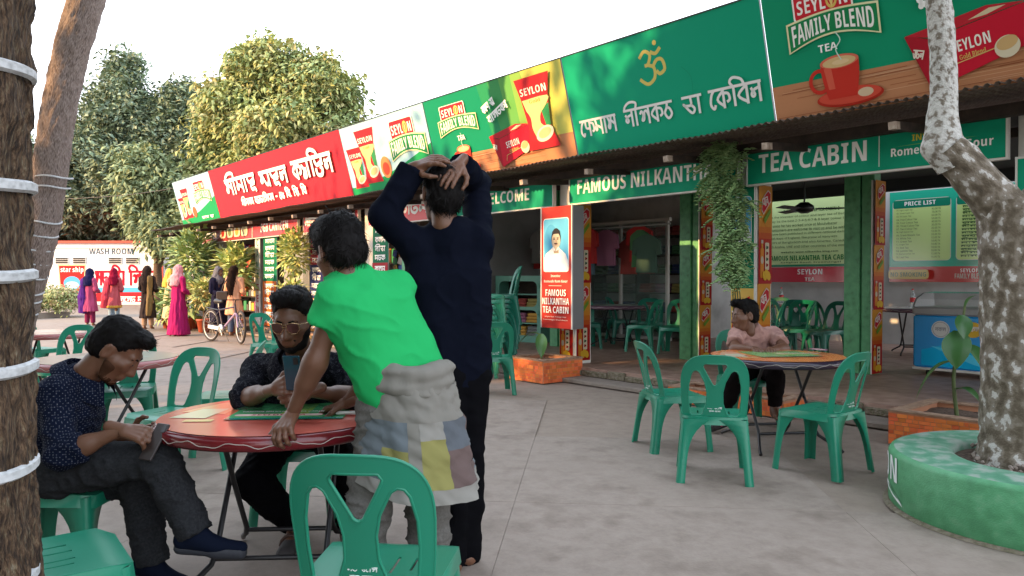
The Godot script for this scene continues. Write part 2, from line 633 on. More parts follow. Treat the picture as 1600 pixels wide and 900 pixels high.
	for c in [[.01, .2, .118], [.0095, .185, .108], [.012, .22, .13], [.008, .145, .095]]:
		M.chair.append(mat(lin(c[0], c[1], c[2]), .33, {"roughness_texture": null}))
	M.table_rim = [bump(tri(mat(Color.WHITE, .16, {"albedo_texture": ntex(.02, S, [[0.0, lin(.075, .006, .01)], [.5, lin(.13, .01, .014)], [1.0, lin(.18, .02, .022)]], 256, 61, 4)}), 1.4), coarse, .15), mat(lin(.03, .02, .035), .2), mat(lin(.32, .1, .1), .2), mat(lin(.12, .06, .09), .2)]
	M.rim_line = mat(lin(.4, .34, .3), .4)
	# bark
	var b1 := ntex(.022, S, [[0.0, lin(.012, .007, .005)], [.3, lin(.04, .023, .013)], [.48, lin(.095, .055, .03)], [.62, lin(.135, .082, .046)], [.75, lin(.155, .115, .068)], [1.0, lin(.24, .2, .15)]], 1024, 71, 6, {"fractal_gain": .62})
	var h1 := ntex(.02, S, [], 1024, 72, 6, {"fractal_type": FastNoiseLite.FRACTAL_RIDGED})
	M.bark = bump(mat(Color.WHITE, .95, {"albedo_texture": b1, "uv1_scale": Vector3(1.5, .62, 1)}), h1, 2.2)
	var b2 := ntex(.02, S, [[0.0, lin(.045, .03, .028)], [.45, lin(.15, .11, .095)], [.7, lin(.24, .185, .16)], [1.0, lin(.34, .29, .27)]], 1024, 73, 5, {"fractal_type": FastNoiseLite.FRACTAL_RIDGED})
	M.bark_scaly = bump(mat(Color.WHITE, .95, {"albedo_texture": b2, "uv1_scale": Vector3(1.0, .55, 1)}), b2, 1.0)
	var b3 := ntex(.0045, S, [[0.0, lin(.06, .045, .03)], [.4, lin(.12, .095, .065)], [.56, lin(.19, .16, .125)], [.7, lin(.22, .19, .155)], [.725, lin(.42, .4, .37)], [1.0, lin(.55, .54, .51)]], 1024, 74, 4)
	M.bark_pale = bump(mat(Color.WHITE, .9, {"albedo_texture": b3, "uv1_scale": Vector3(1, 2, 1)}), fine, .35)
	var b4 := ntex(.0095, S, [[0.0, lin(.12, .1, .075)], [.33, lin(.22, .19, .155)], [.4, lin(.34, .32, .29)], [.5, lin(.47, .46, .43)], [1.0, lin(.62, .61, .58)]], 1024, 75, 5)
	M.bark_white = bump(mat(Color.WHITE, .9, {"albedo_texture": b4, "uv1_scale": Vector3(1, 2, 1)}), fine, .6)
	M.bark_plain = tri(mat(Color.WHITE, .9, {"albedo_texture": b1}), 1.0)
	M.rope = tri(mat(Color.WHITE, .7, {"albedo_texture": ntex(.05, S, [[0.0, lin(.22, .22, .22)], [.5, lin(.48, .49, .5)], [1.0, lin(.6, .6, .6)]], 256, 76, 4)}), 3.0)
	M.leaf = mat(Color.WHITE, .6, {"metallic_specular": .2, "vertex_color_use_as_albedo": true, "backlight_enabled": true, "backlight": lin(.035, .05, .008)})
	M.big_leaf = mat(lin(.032, .105, .026), .35, {"backlight_enabled": true, "backlight": lin(.03, .08, .01)})
	M.soil = bump(tri(mat(Color.WHITE, 1.0, {"albedo_texture": ntex(.06, S, [[0.0, lin(.06, .035, .025)], [1.0, lin(.28, .2, .15)]], 256, 81, 5)}), 2.0), grit, 1.5)
	M.tile = [mat(lin(.5, .11, .04), .5), mat(lin(.42, .08, .03), .5), mat(lin(.58, .17, .07), .5), mat(lin(.33, .055, .025), .5)]
	M.grout = mat(lin(.45, .2, .11), .9)
	var pg := ntex(.012, S, [[0.0, lin(.05, .2, .09)], [.4, lin(.07, .27, .12)], [.62, lin(.085, .31, .145)], [1.0, lin(.16, .35, .2)]], 1024, 83, 6)
	M.planter_side = bump(tri(mat(Color.WHITE, .55, {"albedo_texture": pg}), .7), grit, .25)
	M.planter_top = bump(tri(mat(Color.WHITE, .6, {"albedo_texture": ntex(.014, S, [[0.0, lin(.05, .2, .11)], [.45, lin(.1, .27, .17)], [.6, lin(.22, .32, .25)], [1.0, lin(.36, .38, .34)]], 512, 84, 6)}), .9), grit, .25)
	M.glass = mat(Color(.75, .85, .82, .16), .03, {"transparency": BaseMaterial3D.TRANSPARENCY_ALPHA})
	# people
	M.skin = mat(lin(.135, .058, .031), .5, {"subsurf_scatter_enabled": true, "subsurf_scatter_strength": .06})
	M.skin_dark = mat(lin(.125, .055, .031), .48)
	M.skin_mid = mat(lin(.118, .05, .027), .48)
	M.hair = mat(lin(.006, .005, .005), .62, {"metallic_specular": .22})
	M.cloth = func(c: Color, rough := .9, sheen := .25) -> StandardMaterial3D:
		var m := tri(mat(c, rough, {"rim_enabled": true, "rim": sheen, "rim_tint": .5, "metallic_specular": .12}), 22.0, false)
		return bump(m, weave_t, .04)
	M.chair_pale = mat(lin(.12, .34, .26), .5)
	M.cloth_red = mat(lin(.5, .03, .03), .9)
	M.cloth_yel = mat(lin(.55, .3, .06), .9)
	M.freezer_blue = mat(lin(.015, .28, .66), .25)
	M.bottle = mat(Color(.75, .8, .8, .35), .05, {"transparency": BaseMaterial3D.TRANSPARENCY_ALPHA})
	M.packets = [lin(.5, .04, .03), lin(.6, .4, .04), lin(.04, .25, .1), lin(.05, .1, .35), lin(.55, .5, .45), lin(.5, .2, .05), lin(.3, .05, .2), lin(.1, .1, .1)].map(func(c): return mat(c, .4))
	M.coping = bump(tri(mat(lin(.9, .85, .8), .9, {"albedo_texture": ntex(.03, S, [[0.0, lin(.2, .12, .08)], [.5, lin(.34, .22, .15)], [1.0, lin(.42, .31, .23)]], 256, 91, 5)}), 1.5), grit, .3)
	M.stem = mat(lin(.09, .12, .04), .7)
	var dots := Image.create(64, 64, false, Image.FORMAT_RGB8)
	dots.fill(lin(.0045, .007, .02))
	for q in [[8, 8], [40, 8], [24, 24], [56, 24], [8, 40], [40, 40], [24, 56], [56, 56]]:
		for y in range(-3, 4):
			for x in range(-3, 4):
				if x * x + y * y <= 8: dots.set_pixel(q[0] + x, q[1] + y, lin(.17, .18, .22))
	var dt := ImageTexture.create_from_image(dots)
	M.shirt_dots = bump(tri(mat(Color.WHITE, .85, {"albedo_texture": dt, "metallic_specular": .2}), 25.0, false), weave_t, .02)
	M.shirt_black = tri(mat(Color.WHITE, .85, {"metallic_specular": .12, "albedo_texture": ntex(.03, S, [[0.0, lin(.005, .005, .008)], [.6, lin(.007, .0075, .011)], [.64, lin(.15, .15, .165)], [.67, lin(.008, .008, .012)], [1.0, lin(.005, .005, .008)]], 512, 95, 3)}), 2.2, false)
	var den := func(a: Color, b: Color, c: Color, sd: int) -> StandardMaterial3D: return bump(tri(mat(Color.WHITE, .9, {"metallic_specular": .12, "albedo_texture": ntex(.02, S, [[0.0, a], [.45, b], [1.0, c]], 512, sd, 6, {"fractal_gain": .7})}), 6.0, false), grit, .1)
	M.jeans_black = den.call(lin(.013, .0135, .015), lin(.024, .025, .028), lin(.045, .047, .05), 96)
	M.jeans_grey = den.call(lin(.085, .08, .074), lin(.125, .118, .109), lin(.18, .17, .157), 97)
	M.black_cloth = M.cloth.call(lin(.0035, .0035, .0045), .85, .0)
	M.navy_cloth = M.cloth.call(lin(.004, .0052, .011), .85, .0)
	M.brown_cloth = M.cloth.call(lin(.009, .007, .007), .9, .0)
	M.green_shirt = M.cloth.call(lin(.02, .36, .105), .85, .08)
	M.pink_shirt = bump(tri(mat(Color.WHITE, .9, {"albedo_texture": ntex(.02, S, [[0.0, lin(.2, .1, .09)], [.5, lin(.36, .2, .17)], [1.0, lin(.5, .3, .25)]], 256, 98, 5)}), 2.5, false), grit, .1)
	M.white_cloth = M.cloth.call(lin(.6, .6, .58))
	M.shoe_navy = M.cloth.call(lin(.006, .009, .02), .8, .0)
	M.shoe_sole = mat(lin(.02, .022, .03), .7)
	M.leather = mat(lin(.022, .012, .01), .45)
	M.phone_blue = mat(lin(.02, .07, .1), .25, {"metallic": .3})
	M.shades = mat(lin(.05, .012, .008), .05, {"clearcoat_enabled": true})
	M.gold = mat(lin(.5, .36, .2), .25, {"metallic": .9})
	M.brown_strap = mat(lin(.07, .035, .025), .6)
	M.red_strap = mat(lin(.4, .04, .08), .5)
	M.rubber = mat(lin(.03, .025, .025), .8)
	M.bike = mat(lin(.03, .02, .04), .3, {"metallic": .3})
	M.bike_light = mat(lin(.35, .25, .4), .3, {"metallic": .2})
	M.white_plain = mat(lin(.65, .65, .64), .45)
	M.stubble = mat(lin(.062, .029, .017), .8, {"metallic_specular": .1})
	M.board_gloss = mat(Color.WHITE, .22, {"vertex_color_use_as_albedo": true, "clearcoat_enabled": true, "clearcoat": 1.0, "clearcoat_roughness": .12})
	M.freezer_grey = mat(lin(.3, .3, .3), .4)
	M.print_dim = mat(Color(.84, .82, .8), .55, {"vertex_color_use_as_albedo": true, "metallic_specular": .22})  # same print tinted evenly darker for the pillar adverts

# ---------------------------------------------------------------- thin moulded sheets with holes
func rounded(poly: Array, r: float) -> PackedVector2Array:
	var p := PackedVector2Array(poly)
	var a := Geometry2D.offset_polygon(p, -r, Geometry2D.JOIN_ROUND)
	if a.is_empty(): return p
	var b := Geometry2D.offset_polygon(a[0], r, Geometry2D.JOIN_ROUND)
	return b[0] if b.size() else p

func sheet(st: SurfaceTool, outline: PackedVector2Array, holes: Array, cell: float, map: Callable, thick: float, bead := 0.0) -> void:
	var lo := Vector2(1e9, 1e9)
	var hi := -lo
	for p in outline:
		lo = lo.min(p)
		hi = hi.max(p)
	var nrm := func(p: Vector2) -> Vector3:
		var e := 0.004
		return (map.call(p + Vector2(e, 0)) - map.call(p - Vector2(e, 0))).cross(map.call(p + Vector2(0, e)) - map.call(p - Vector2(0, e))).normalized()
	st.set_smooth_group(0)
	var x := lo.x
	while x < hi.x:
		var y := lo.y
		while y < hi.y:
			var c := PackedVector2Array([Vector2(x, y), Vector2(x + cell, y), Vector2(x + cell, y + cell), Vector2(x, y + cell)])
			var ps: Array = Geometry2D.intersect_polygons(c, outline)
			for h in holes:
				var nxt := []
				for q in ps: nxt.append_array(Geometry2D.clip_polygons(q, h))
				ps = nxt
			for q in ps:
				var ix := Geometry2D.triangulate_polygon(q)
				for i in range(0, ix.size(), 3):
					for s in [1.0, -1.0]:
						for j in ([0, 2, 1] if s > 0 else [0, 1, 2]):
							var p: Vector2 = q[ix[i + j]]
							st.add_vertex(map.call(p) + nrm.call(p) * thick * 0.5 * s)
			y += cell
		x += cell
	for contour in [outline] + holes:
		var pts := []
		for i in contour.size():
			var a: Vector2 = contour[i]
			var b: Vector2 = contour[(i + 1) % contour.size()]
			var n := maxi(1, int(a.distance_to(b) / 0.02))
			for k in n: pts.append(a.lerp(b, float(k) / n))
		pts.append(pts[0])
		if bead > 0.0:
			var path := []
			for p in pts: path.append(map.call(p))
			tube(st, path, bead, 6, false)
		else:
			for i in pts.size() - 1:
				var a: Vector3 = map.call(pts[i])
				var b: Vector3 = map.call(pts[i + 1])
				var na: Vector3 = nrm.call(pts[i]) * thick * 0.5
				var nb: Vector3 = nrm.call(pts[i + 1]) * thick * 0.5
				quad(st, a - na, a + na, b + nb, b - nb)

func back_at(p: Vector2) -> Vector3:
	return Vector3(p.x * .98, 0.412 + p.y * 1.06, -0.185 - p.y * 0.22 - p.y * p.y * 0.15 + p.x * p.x * 0.95)

func seat_at(p: Vector2) -> Vector3:
	var r := p.length()
	return Vector3(p.x, 0.42 - 0.012 * exp(-r * r * 40.0) - 0.02 * smoothstep(0.15, 0.23, p.y), p.y)

func V2(a: Array) -> Array:
	var o := []
	for i in range(0, a.size(), 2): o.append(Vector2(a[i], a[i + 1]))
	return o

func chair_proto(called: String, label: String, m: Material, group := "") -> Node3D:
	var t := thing(called, label, "chair", Vector3.ZERO, 0.0, group)
	if not M.has("chair_meshes"):
		var bk := mb()
		var outline := []
		for i in 25:
			var a := PI * i / 24.0
			var ca := cos(a)
			var sa := sin(a)
			outline.append(Vector2(signf(ca) * pow(absf(ca), 0.62) * 0.212, 0.2 + pow(sa, 0.75) * 0.185))
		outline.append_array(V2([-.207, .1, -.198, -.005, .198, -.005, .207, .1]))
		var side := [.078, .012, .158, .012, .168, .12, .166, .2, .15, .27, .128, .3, .098, .285, .062, .22, .048, .16, .05, .09]
		var mir := []
		for i in range(0, side.size(), 2): mir.append_array([-side[i], side[i + 1]])
		var h1 := rounded(V2(side), 0.014)
		var h2 := rounded(V2(mir), 0.014)
		var h3 := rounded(V2([-.082, .335, .082, .335, .075, .31, .012, .2, -.012, .2, -.075, .31]), 0.012)
		sheet(bk, PackedVector2Array(outline), [h1, h2, h3], 0.022, back_at, 0.007, 0.0055)
		var se := mb()
		var so := rounded(V2([-.205, -.2, .205, -.2, .215, .215, -.215, .215]), 0.05)
		var slots := []
		for x in [-.1, -.04, .04, .1]: slots.append(PackedVector2Array(rect(x - .005, -.06 if absf(x) < .05 else -.04, .01, .13 if absf(x) < .05 else .1)))
		sheet(se, so, slots, 0.04, seat_at, 0.006)
		# apron hanging from the seat's rim
		var ra := []
		var rb := []
		for p in so:
			ra.append(seat_at(p))
			rb.append(seat_at(p) + Vector3(p.x * .03, -0.05, p.y * .03))
		loft(se, [ra, rb])
		var lg := []
		for c in [[1, 1], [-1, 1], [1, -1], [-1, -1]]:
			var l := mb()
			var rings := []
			for i in 12:
				var q := i / 11.0
				var y := 0.403 * (1.0 - q)
				var w := 0.056 + 0.12 * pow(1.0 - q, 5.0)
				var cx: float = (0.205 + 0.035 * q) * c[0]
				var cz: float = (0.205 + (0.03 if c[1] > 0 else 0.055) * q) * c[1]
				var ix: float = -c[0]
				var iz: float = -c[1]
				var th := 0.005
				var r := 0.022
				var ring := []
				for e in [[0.0, 1.0], [th, -1.0]]:
					var o: float = e[0]
					var sec := [Vector3(cx + ix * w, y, cz + iz * o), Vector3(cx + ix * r, y, cz + iz * o), Vector3(cx + ix * (r * .3 + o * .7), y, cz + iz * (r * .3 + o * .7)), Vector3(cx + ix * o, y, cz + iz * r), Vector3(cx + ix * o, y, cz + iz * w)]
					if e[1] < 0: sec.reverse()
					ring.append_array(sec)
				rings.append(ring)
			l.set_smooth_group(0)
			loft(l, rings, true, true)
			lg.append(fin(l))
		var pr := mb()
		pz = 0.0
		bengali(pr, "n,t, ,ch,e,aa,l", -.045, .0, .09, .012, .0025, lin(.6, .66, .62))
		bengali(pr, "k,b, ,t,aa,m", -.035, -.018, .07, .008, .0018, lin(.6, .66, .62))
		pr.generate_normals()
		M.chair_meshes = [fin(bk), fin(se), lg, pr.commit()]
	var cm: Array = M.chair_meshes
	put("backrest", cm[0], m, t)
	put("seat", cm[1], m, t)
	for l in cm[2]: put("leg", l, m, t)
	var pm := put("moulded_lettering", cm[3], M.print, t)
	pm.transform = Transform3D(Basis(Vector3(0, 1, 0), PI) * Basis(Vector3(1, 0, 0), -.25), back_at(Vector2(0, .055)) + Vector3(0, 0, -.0045))
	return t

# ---------------------------------------------------------------- folding table with a printed round top
func table_proto(label: String, group: String, design: int) -> Node3D:
	var t := thing("round_table", label, "table", Vector3.ZERO, 0.0, group)
	var R := 0.52
	var top := mb()
	lathe(top, [Vector2(0, .7), Vector2(R - .03, .7), Vector2(R - .012, .697), Vector2(R, .688), Vector2(R + .006, .672), Vector2(R + .004, .655), Vector2(R - .006, .642), Vector2(R - .02, .64), Vector2(R - .02, .665), Vector2(0, .668)], 72)
	put("table_top", fin(top), M.table_rim[design % M.table_rim.size()], t)
	var wave := mb()
	var pts := []
	for i in 240:
		var a := TAU * i / 240.0
		pts.append(Vector3(cos(a) * (R + .006), .668 + .009 * sin(a * 16.0) + .003 * sin(a * 41.0), sin(a) * (R + .006)))
	pts.append(pts[0])
	tube(wave, pts, .0018, 5, false)
	put("rim_line", fin(wave), M.rim_line, t)
	var st := mb()
	pz = 0.0
	if design == 0 or design == 1:
		var base := lin(.58, .13, .1) if design == 0 else lin(.72, .2, .05)
		fill(st, oval(0, 0, .505, .505, 60), base)
		fill(st, oval(.05, .12, .36, .24, 30), lin(.72, .2, .1) if design == 0 else lin(.78, .3, .06))
		fill(st, V2([-.45, .05, -.33, .3, -.23, .32, -.24, -.02]), lin(.75, .36, .2))
		fill(st, V2([-.45, -.1, -.38, .12, -.26, .12, -.29, -.12]), lin(.62, .6, .42))
		fill(st, rect(-.36, -.2, .12, .05), lin(.7, .5, .2))
		fill(st, rect(-.2, -.17, .5, .46), lin(.1, .42, .17) if design == 0 else lin(.2, .5, .16))
		fill(st, rect(.01, -.05, .12, .33), lin(.3, .5, .1))
		fill(st, rect(-.2, -.17, .5, .035), lin(.02, .25, .2))
		for i in 12:
			for c in 2:
				var w := .05 + .1 * fposmod(sin(i * 7.3 + c * 3.1) * 43.7, 1.0)
				fill(st, rect(-.18 + c * .25, .25 - i * .031, w, .008), lin(.03, .14, .06))
				fill(st, rect(-.03 + c * .25, .25 - i * .031, .04, .008), lin(.03, .14, .06))
		letters(st, "FAMOUS NILKANTHA TEA CABIN", -.12, -.162, .34, .019, lin(.8, .8, .75))
		fill(st, rect(-.13, -.26, .36, .045, .02), lin(.7, .5, .45))
		letters(st, "SEYLON TEA", -.06, -.25, .22, .025, lin(.5, .05, .06))
		fill(st, oval(.38, .05, .06, .1), lin(.45, .12, .3))
		fill(st, oval(.38, .05, .04, .075), lin(.7, .5, .5))
	else:
		fill(st, oval(0, 0, .505, .505, 60), lin(.6, .5, .42) if design == 2 else lin(.5, .5, .48))
		fill(st, rect(-.25, -.15, .5, .34), lin(.62, .58, .5))
	st.generate_normals()
	var pr := put("printed_top", st.commit(), M.print_gloss, t)
	pr.transform = Transform3D(Basis(Vector3(1, 0, 0), -PI / 2), Vector3(0, .7005, 0))
	for s in [-1.0, 1.0]:
		for d in [-1.0, 1.0]:
			var x: float = s * (.23 if d > 0 else .2)
			var lg := mb()
			tube(lg, [Vector3(x, .665, -d * .2), Vector3(x, .4, -d * .02), Vector3(x, .14, d * .17), Vector3(x * 1.05, .1, d * .2), Vector3(x * 1.35, .035, d * .36), Vector3(x * 1.4, .013, d * .4)], .0125, 8)
			put("leg", fin(lg), M.black_metal, t)
	for q in [[.12, .185, .235], [.12, -.185, .205], [.655, -.2, .235], [.655, .2, .205]]:
		var br := mb()
		tube(br, [Vector3(-q[2], q[0], q[1]), Vector3(q[2], q[0], q[1])], .011, 8)
		put("crossbar", fin(br), M.black_metal, t)
	return t

# ---------------------------------------------------------------- ground, platform
func build_ground() -> void:
	var st := mb()
	quad(st, Vector3(-160, -.012, 120), Vector3(-160, -.012, -160), Vector3(120, -.012, -160), Vector3(120, -.012, 120))
	var g := struct("ground", st, M.concrete_far, "wide grey concrete plaza ground", "ground")
	# poured slabs, laid at 45 degrees to the shop front, with scored joints between them
	var e1 := Vector3(.717, 0, -.697)
	var e2 := Vector3(-.697, 0, -.717)
	var p0 := Vector3(-3.34, 0, -2.85)
	var s := 1.86
	var boxm := []
	var cand := []
	for i in range(-14, 15):
		for j in range(-12, 18):
			var c := p0 + e1 * (i + .5) * s + e2 * (j + .5) * s
			if c.z - 1.32 > 3.5 or c.x < -26 or c.x > 3.5: continue
			if c.z < -5.4: continue
			if Vector2(c.x + 1.13, c.z + 5.0).length() < 0.1: continue
			cand.append([c.length(), c, (i * 7 + j * 3) % 5])
	cand.sort_custom(func(a, b): return a[0] < b[0])
	var bm := mb()
	var w := .5 * s - .003
	var rings := []
	for r in [[-.012, 0.0], [-.0025, 0.0], [0.0, .0025]]:
		var q := []
		for k in [[-1, -1], [1, -1], [1, 1], [-1, 1]]: q.append(Vector3(k[0] * (w + .0024 - r[1] * .3), r[0], k[1] * (w - r[1])))
		rings.append(q)
	loft(bm, rings, false, true)
	var slab_mesh := fin(bm)
	for c in cand.slice(0, 260):
		var o := put("slab", slab_mesh, M.concrete, g, c[1])
		o.rotation.y = atan2(-e1.z, e1.x)

func build_platform() -> void:
	var st := mb()
	box(st, Vector3(34, .05, .36), Vector3(-8, .025, -6.83), Basis.IDENTITY, .008)
	struct("step", st, M.concrete_c, "low concrete step along the foot of the shop platform", "step")
	st = mb()
	box(st, Vector3(34, .16, 9.0), Vector3(-8, .08, -11.5))
	struct("platform", st, M.platform, "reddish worn cement floor of the raised shop platform", "platform")
	# rough stone edging of the platform
	var n := FastNoiseLite.new()
	var x := -24.8
	var i := 0
	var e := Node3D.new()
	e.name = "platform_edging"
	add_child(e)
	tag(e, "rough mossy stone edging under the platform lip", "edging", "", "structure")
	while x < 4.0:
		var w := .22 + .3 * fposmod(sin(i * 12.9) * 437.5, 1.0)
		var b := mb()
		var h := .085 + .02 * sin(i * 2.3)
		box(b, Vector3(w - .012, h, .05 + .02 * sin(i * 5.1)), Vector3(0, h * .5 + .0502, 0), Basis(Vector3.UP, .03 * sin(i * 3.7)), .012)
		obj("stone", b, M.stone, e).position = Vector3(x + w * .5, 0, -6.985)
		x += w
		i += 1

# ---------------------------------------------------------------- the long shop building
const PILLARS := [-23.1, -20.6, -18.03, -15.37, -12.65, -9.98, -7.3, -4.6, -1.9, .8]
func build_building() -> void:
	var b := thing("shop_building", "long low row of tea shops under a corrugated tin roof", "building", Vector3(0, .16, -7.3))
	var st := mb()
	# corrugated roof
	var rows := []
	var nx := int(27.5 / .0175)
	for zz in [[1.02, 2.565], [-.5, 2.7], [-5.5, 3.1]]:
		var top := []
		var bot := []
		for i in nx + 1:
			var x := -23.9 + i * .0175
			var y: float = zz[1] + .014 * sin(x * TAU / .072) + .008 * sin(x * 1.7) + .004 * sin(x * 6.1)
			var z: float = zz[0] + (.012 * sin(x * 2.9) if zz[0] > 0 else 0.0)
			top.append(Vector3(x, y + .003, z))
		rows.append(top)
	for r in rows.size() - 1:
		for i in nx:
			quad(st, rows[r][i], rows[r + 1][i], rows[r + 1][i + 1], rows[r][i + 1])
	put("roof", fin(st), M.rust, b)
	for i in 24:
		st = mb()
		box(st, Vector3(.055, .07, 2.3), Vector3(0, 0, -.03))
		var o := obj("rafter", st, M.dark_wood, b)
		var en := mb()
		box(en, Vector3(.058, .062, .09), Vector3(0, 0, 1.166), Basis(Vector3(0, 0, 1), .1 * sin(i * 3.3)))
		obj("end_block", en, M.wood_batten, o)
		o.position = Vector3(-23.3 + i * 1.145, 2.485 + .012 * sin(i * 2.1), -.22)
		o.rotation.x = .085
	for q in [[.3, 2.5], [-1.9, 2.68], [-4.4, 2.9]]:
		st = mb()
		box(st, Vector3(27.3, .1, .08), Vector3(-10.2, q[1], q[0]))
		obj("beam", st, M.dark_wood, b)
	st = mb()
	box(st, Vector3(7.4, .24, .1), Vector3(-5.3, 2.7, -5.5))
	obj("beam", st, M.dark_ceiling, b)  # added dark strip hiding the bright wall above the notice boards
	# ceiling boards, stopped short like the roof so skylight reaches the back wall
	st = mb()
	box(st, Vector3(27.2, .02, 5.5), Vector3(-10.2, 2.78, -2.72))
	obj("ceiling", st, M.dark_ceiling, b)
	for i in PILLARS.size():
		st = mb()
		box(st, Vector3(.3, 2.5, .3), Vector3.ZERO, Basis.IDENTITY, .006)
		obj("pillar", st, M.plaster if i < 6 else M.frame, b).position = Vector3(PILLARS[i], 1.25, -.02)
	# inner green posts
	for p in [[-6.46, -8.86], [-4.22, -9.15], [-9.2, -8.9], [-1.7, -9.2]]:
		st = mb()
		box(st, Vector3(.19, 2.72, .2), Vector3(-.1, 1.36, 0), Basis.IDENTITY, .006)
		box(st, Vector3(.15, 2.72, .17), Vector3(.082, 1.36, -.01), Basis.IDENTITY, .006)
		obj("post", st, M.green_paint, b).position = Vector3(p[0], 0, p[1] + 7.3)
	# walls
	for w in [[-5.4, -13.75, 6.8, .2, 0], [-10.2, -11.9, 3.4, .15, 0], [-8.75, -12.8, .15, 1.9, 0], [-17.5, -10.6, 13.4, .15, 1], [-23.9, -9.0, .15, 3.4, 1], [-11.9, -10.5, .15, 2.8, 0], [-11.05, -9.3, .12, 3.0, 1]]:
		st = mb()
		box(st, Vector3(w[2], 3.3 if w[1] < -13 else 2.765, w[3]), Vector3(w[0], 1.65 if w[1] < -13 else 1.3825, w[1] + 7.3))
		obj("wall", st, M.plaster if w[4] == 0 else M.grey_wall, b)

# ---------------------------------------------------------------- signs
func sign_board(label: String, x0: float, x1: float, m: Material, st: SurfaceTool, y0 := 2.29, y1 := 2.71, z := -7.05, tilt := 0.0) -> Node3D:
	var t := thing("shop_sign", label, "sign", Vector3((x0 + x1) * .5, y0, z), 0, "signs hung under the eaves")
	var w := x1 - x0
	var h := y1 - y0
	var b := mb()
	box(b, Vector3(w, h, .05), Vector3(0, h * .5, -.03))
	obj("panel", b, m, t)
	for q in [[0, h + .006, w + .03, .018], [0, -.006, w + .03, .018]]:
		var f := mb()
		box(f, Vector3(q[2], q[3], .06), Vector3(q[0], q[1], -.028))
		obj("frame", f, M.frame, t)
	for q in [[-w * .5 - .006, h * .5, .016, h - .008], [w * .5 + .006, h * .5, .016, h - .008]]:
		var f := mb()
		box(f, Vector3(q[2], q[3], .06), Vector3(q[0], q[1], -.028))
		obj("frame", f, M.frame, t)
	print_on("lettering", st, t, Transform3D(Basis.IDENTITY, Vector3(0, 0, -.004)))
	return t

func seylon(st: SurfaceTool, x: float, y: float, w: float, h: float) -> void:
	# red plaque with the name over a green arched banner
	var R := lin(.55, .02, .035)
	var W := lin(.82, .8, .76)
	fill(st, rect(x + w * .08, y + h * .52, w * .68, h * .44, h * .06), W)
	fill(st, rect(x + w * .1, y + h * .54, w * .64, h * .4, h * .05), R)
	letters(st, "SEYL", x + w * .13, y + h * .63, w * .33, h * .22, W)
	fill(st, oval(x + w * .53, y + h * .75, w * .065, h * .14), lin(.65, .45, .12))
	fill(st, oval(x + w * .53, y + h * .75, w * .04, h * .09), R)
	fill(st, V2([x + w * .53, y + h * .62, x + w * .555, y + h * .75, x + w * .53, y + h * .86, x + w * .505, y + h * .75]), lin(.7, .55, .2))
	letters(st, "N", x + w * .615, y + h * .63, w * .09, h * .22, W)
	var arch := func(e: float) -> Array:
		var o := []
		for i in 13: o.append(Vector2(x - e + (w + e * 2) * i / 12.0, y + h * (.07 + .17 * sin(PI * i / 12.0)) - e))
		for i in 13: o.append(Vector2(x + w + e - (w + e * 2) * i / 12.0, y + h * (.5 + .07 * sin(PI * i / 12.0)) + e))
		return o
	fill(st, arch.call(h * .03), lin(.7, .68, .4))
	fill(st, arch.call(0.0), lin(.015, .2, .07))
	letters(st, "FAMILY BLEND", x + w * .04, y + h * .17, w * .92, h * .3, W, FONTB, 0.0, func(q: Vector2) -> Vector2:
		var u := (q.x - x) / w
		var v := (q.y - y - h * .17) / (h * .3)
		return Vector2(q.x, y + h * (lerpf(.12 + .16 * sin(PI * u), .47 + .06 * sin(PI * u), v))))

func cup_art(st: SurfaceTool, x: float, y: float, s: float) -> void:
	var R := lin(.5, .035, .02)
	fill(st, oval(x + s * .12, y + s * .12, s * .62, s * .17, 30), lin(.38, .025, .015))
	fill(st, oval(x + s * .12, y + s * .145, s * .58, s * .15, 30), lin(.56, .07, .04))
	fill(st, oval(x + s * .42, y + s * .15, s * .14, s * .08, 20), lin(.6, .45, .3))
	var body := []
	for i in 9: body.append(Vector2(x - s * .36 + s * .1 * i / 8.0 * (i / 8.0), y + s * .78 - s * .66 * i / 8.0))
	for i in 9: body.append(Vector2(x + s * .26 + s * .1 * (1.0 - (8 - i) / 8.0 * ((8 - i) / 8.0)) , y + s * .12 + s * .66 * i / 8.0))
	var hd := []
	for p in oval(x - s * .4, y + s * .48, s * .18, s * .2, 24): hd.append(p)
	hd.append(hd[0])
	stroke(st, hd, s * .07, R)
	fill(st, body, R)
	fill(st, V2([x - s * .3, y + s * .7, x - s * .16, y + s * .7, x - s * .12, y + s * .3, x - s * .24, y + s * .3]), lin(.6, .1, .06))
	fill(st, oval(x, y + s * .78, s * .36, s * .12, 26), lin(.62, .14, .09))
	fill(st, oval(x, y + s * .77, s * .31, s * .095, 26), lin(.6, .42, .2))
	fill(st, oval(x + .03 * s, y + s * .765, s * .16, s * .045, 20), lin(.68, .5, .28))
	stroke(st, smooth_path(V2([x + s * .05, y + s * .8, x - s * .03, y + s * 1.0, x + s * .07, y + s * 1.15, x, y + s * 1.3]), 5), s * .02, lin(.5, .7, .6))

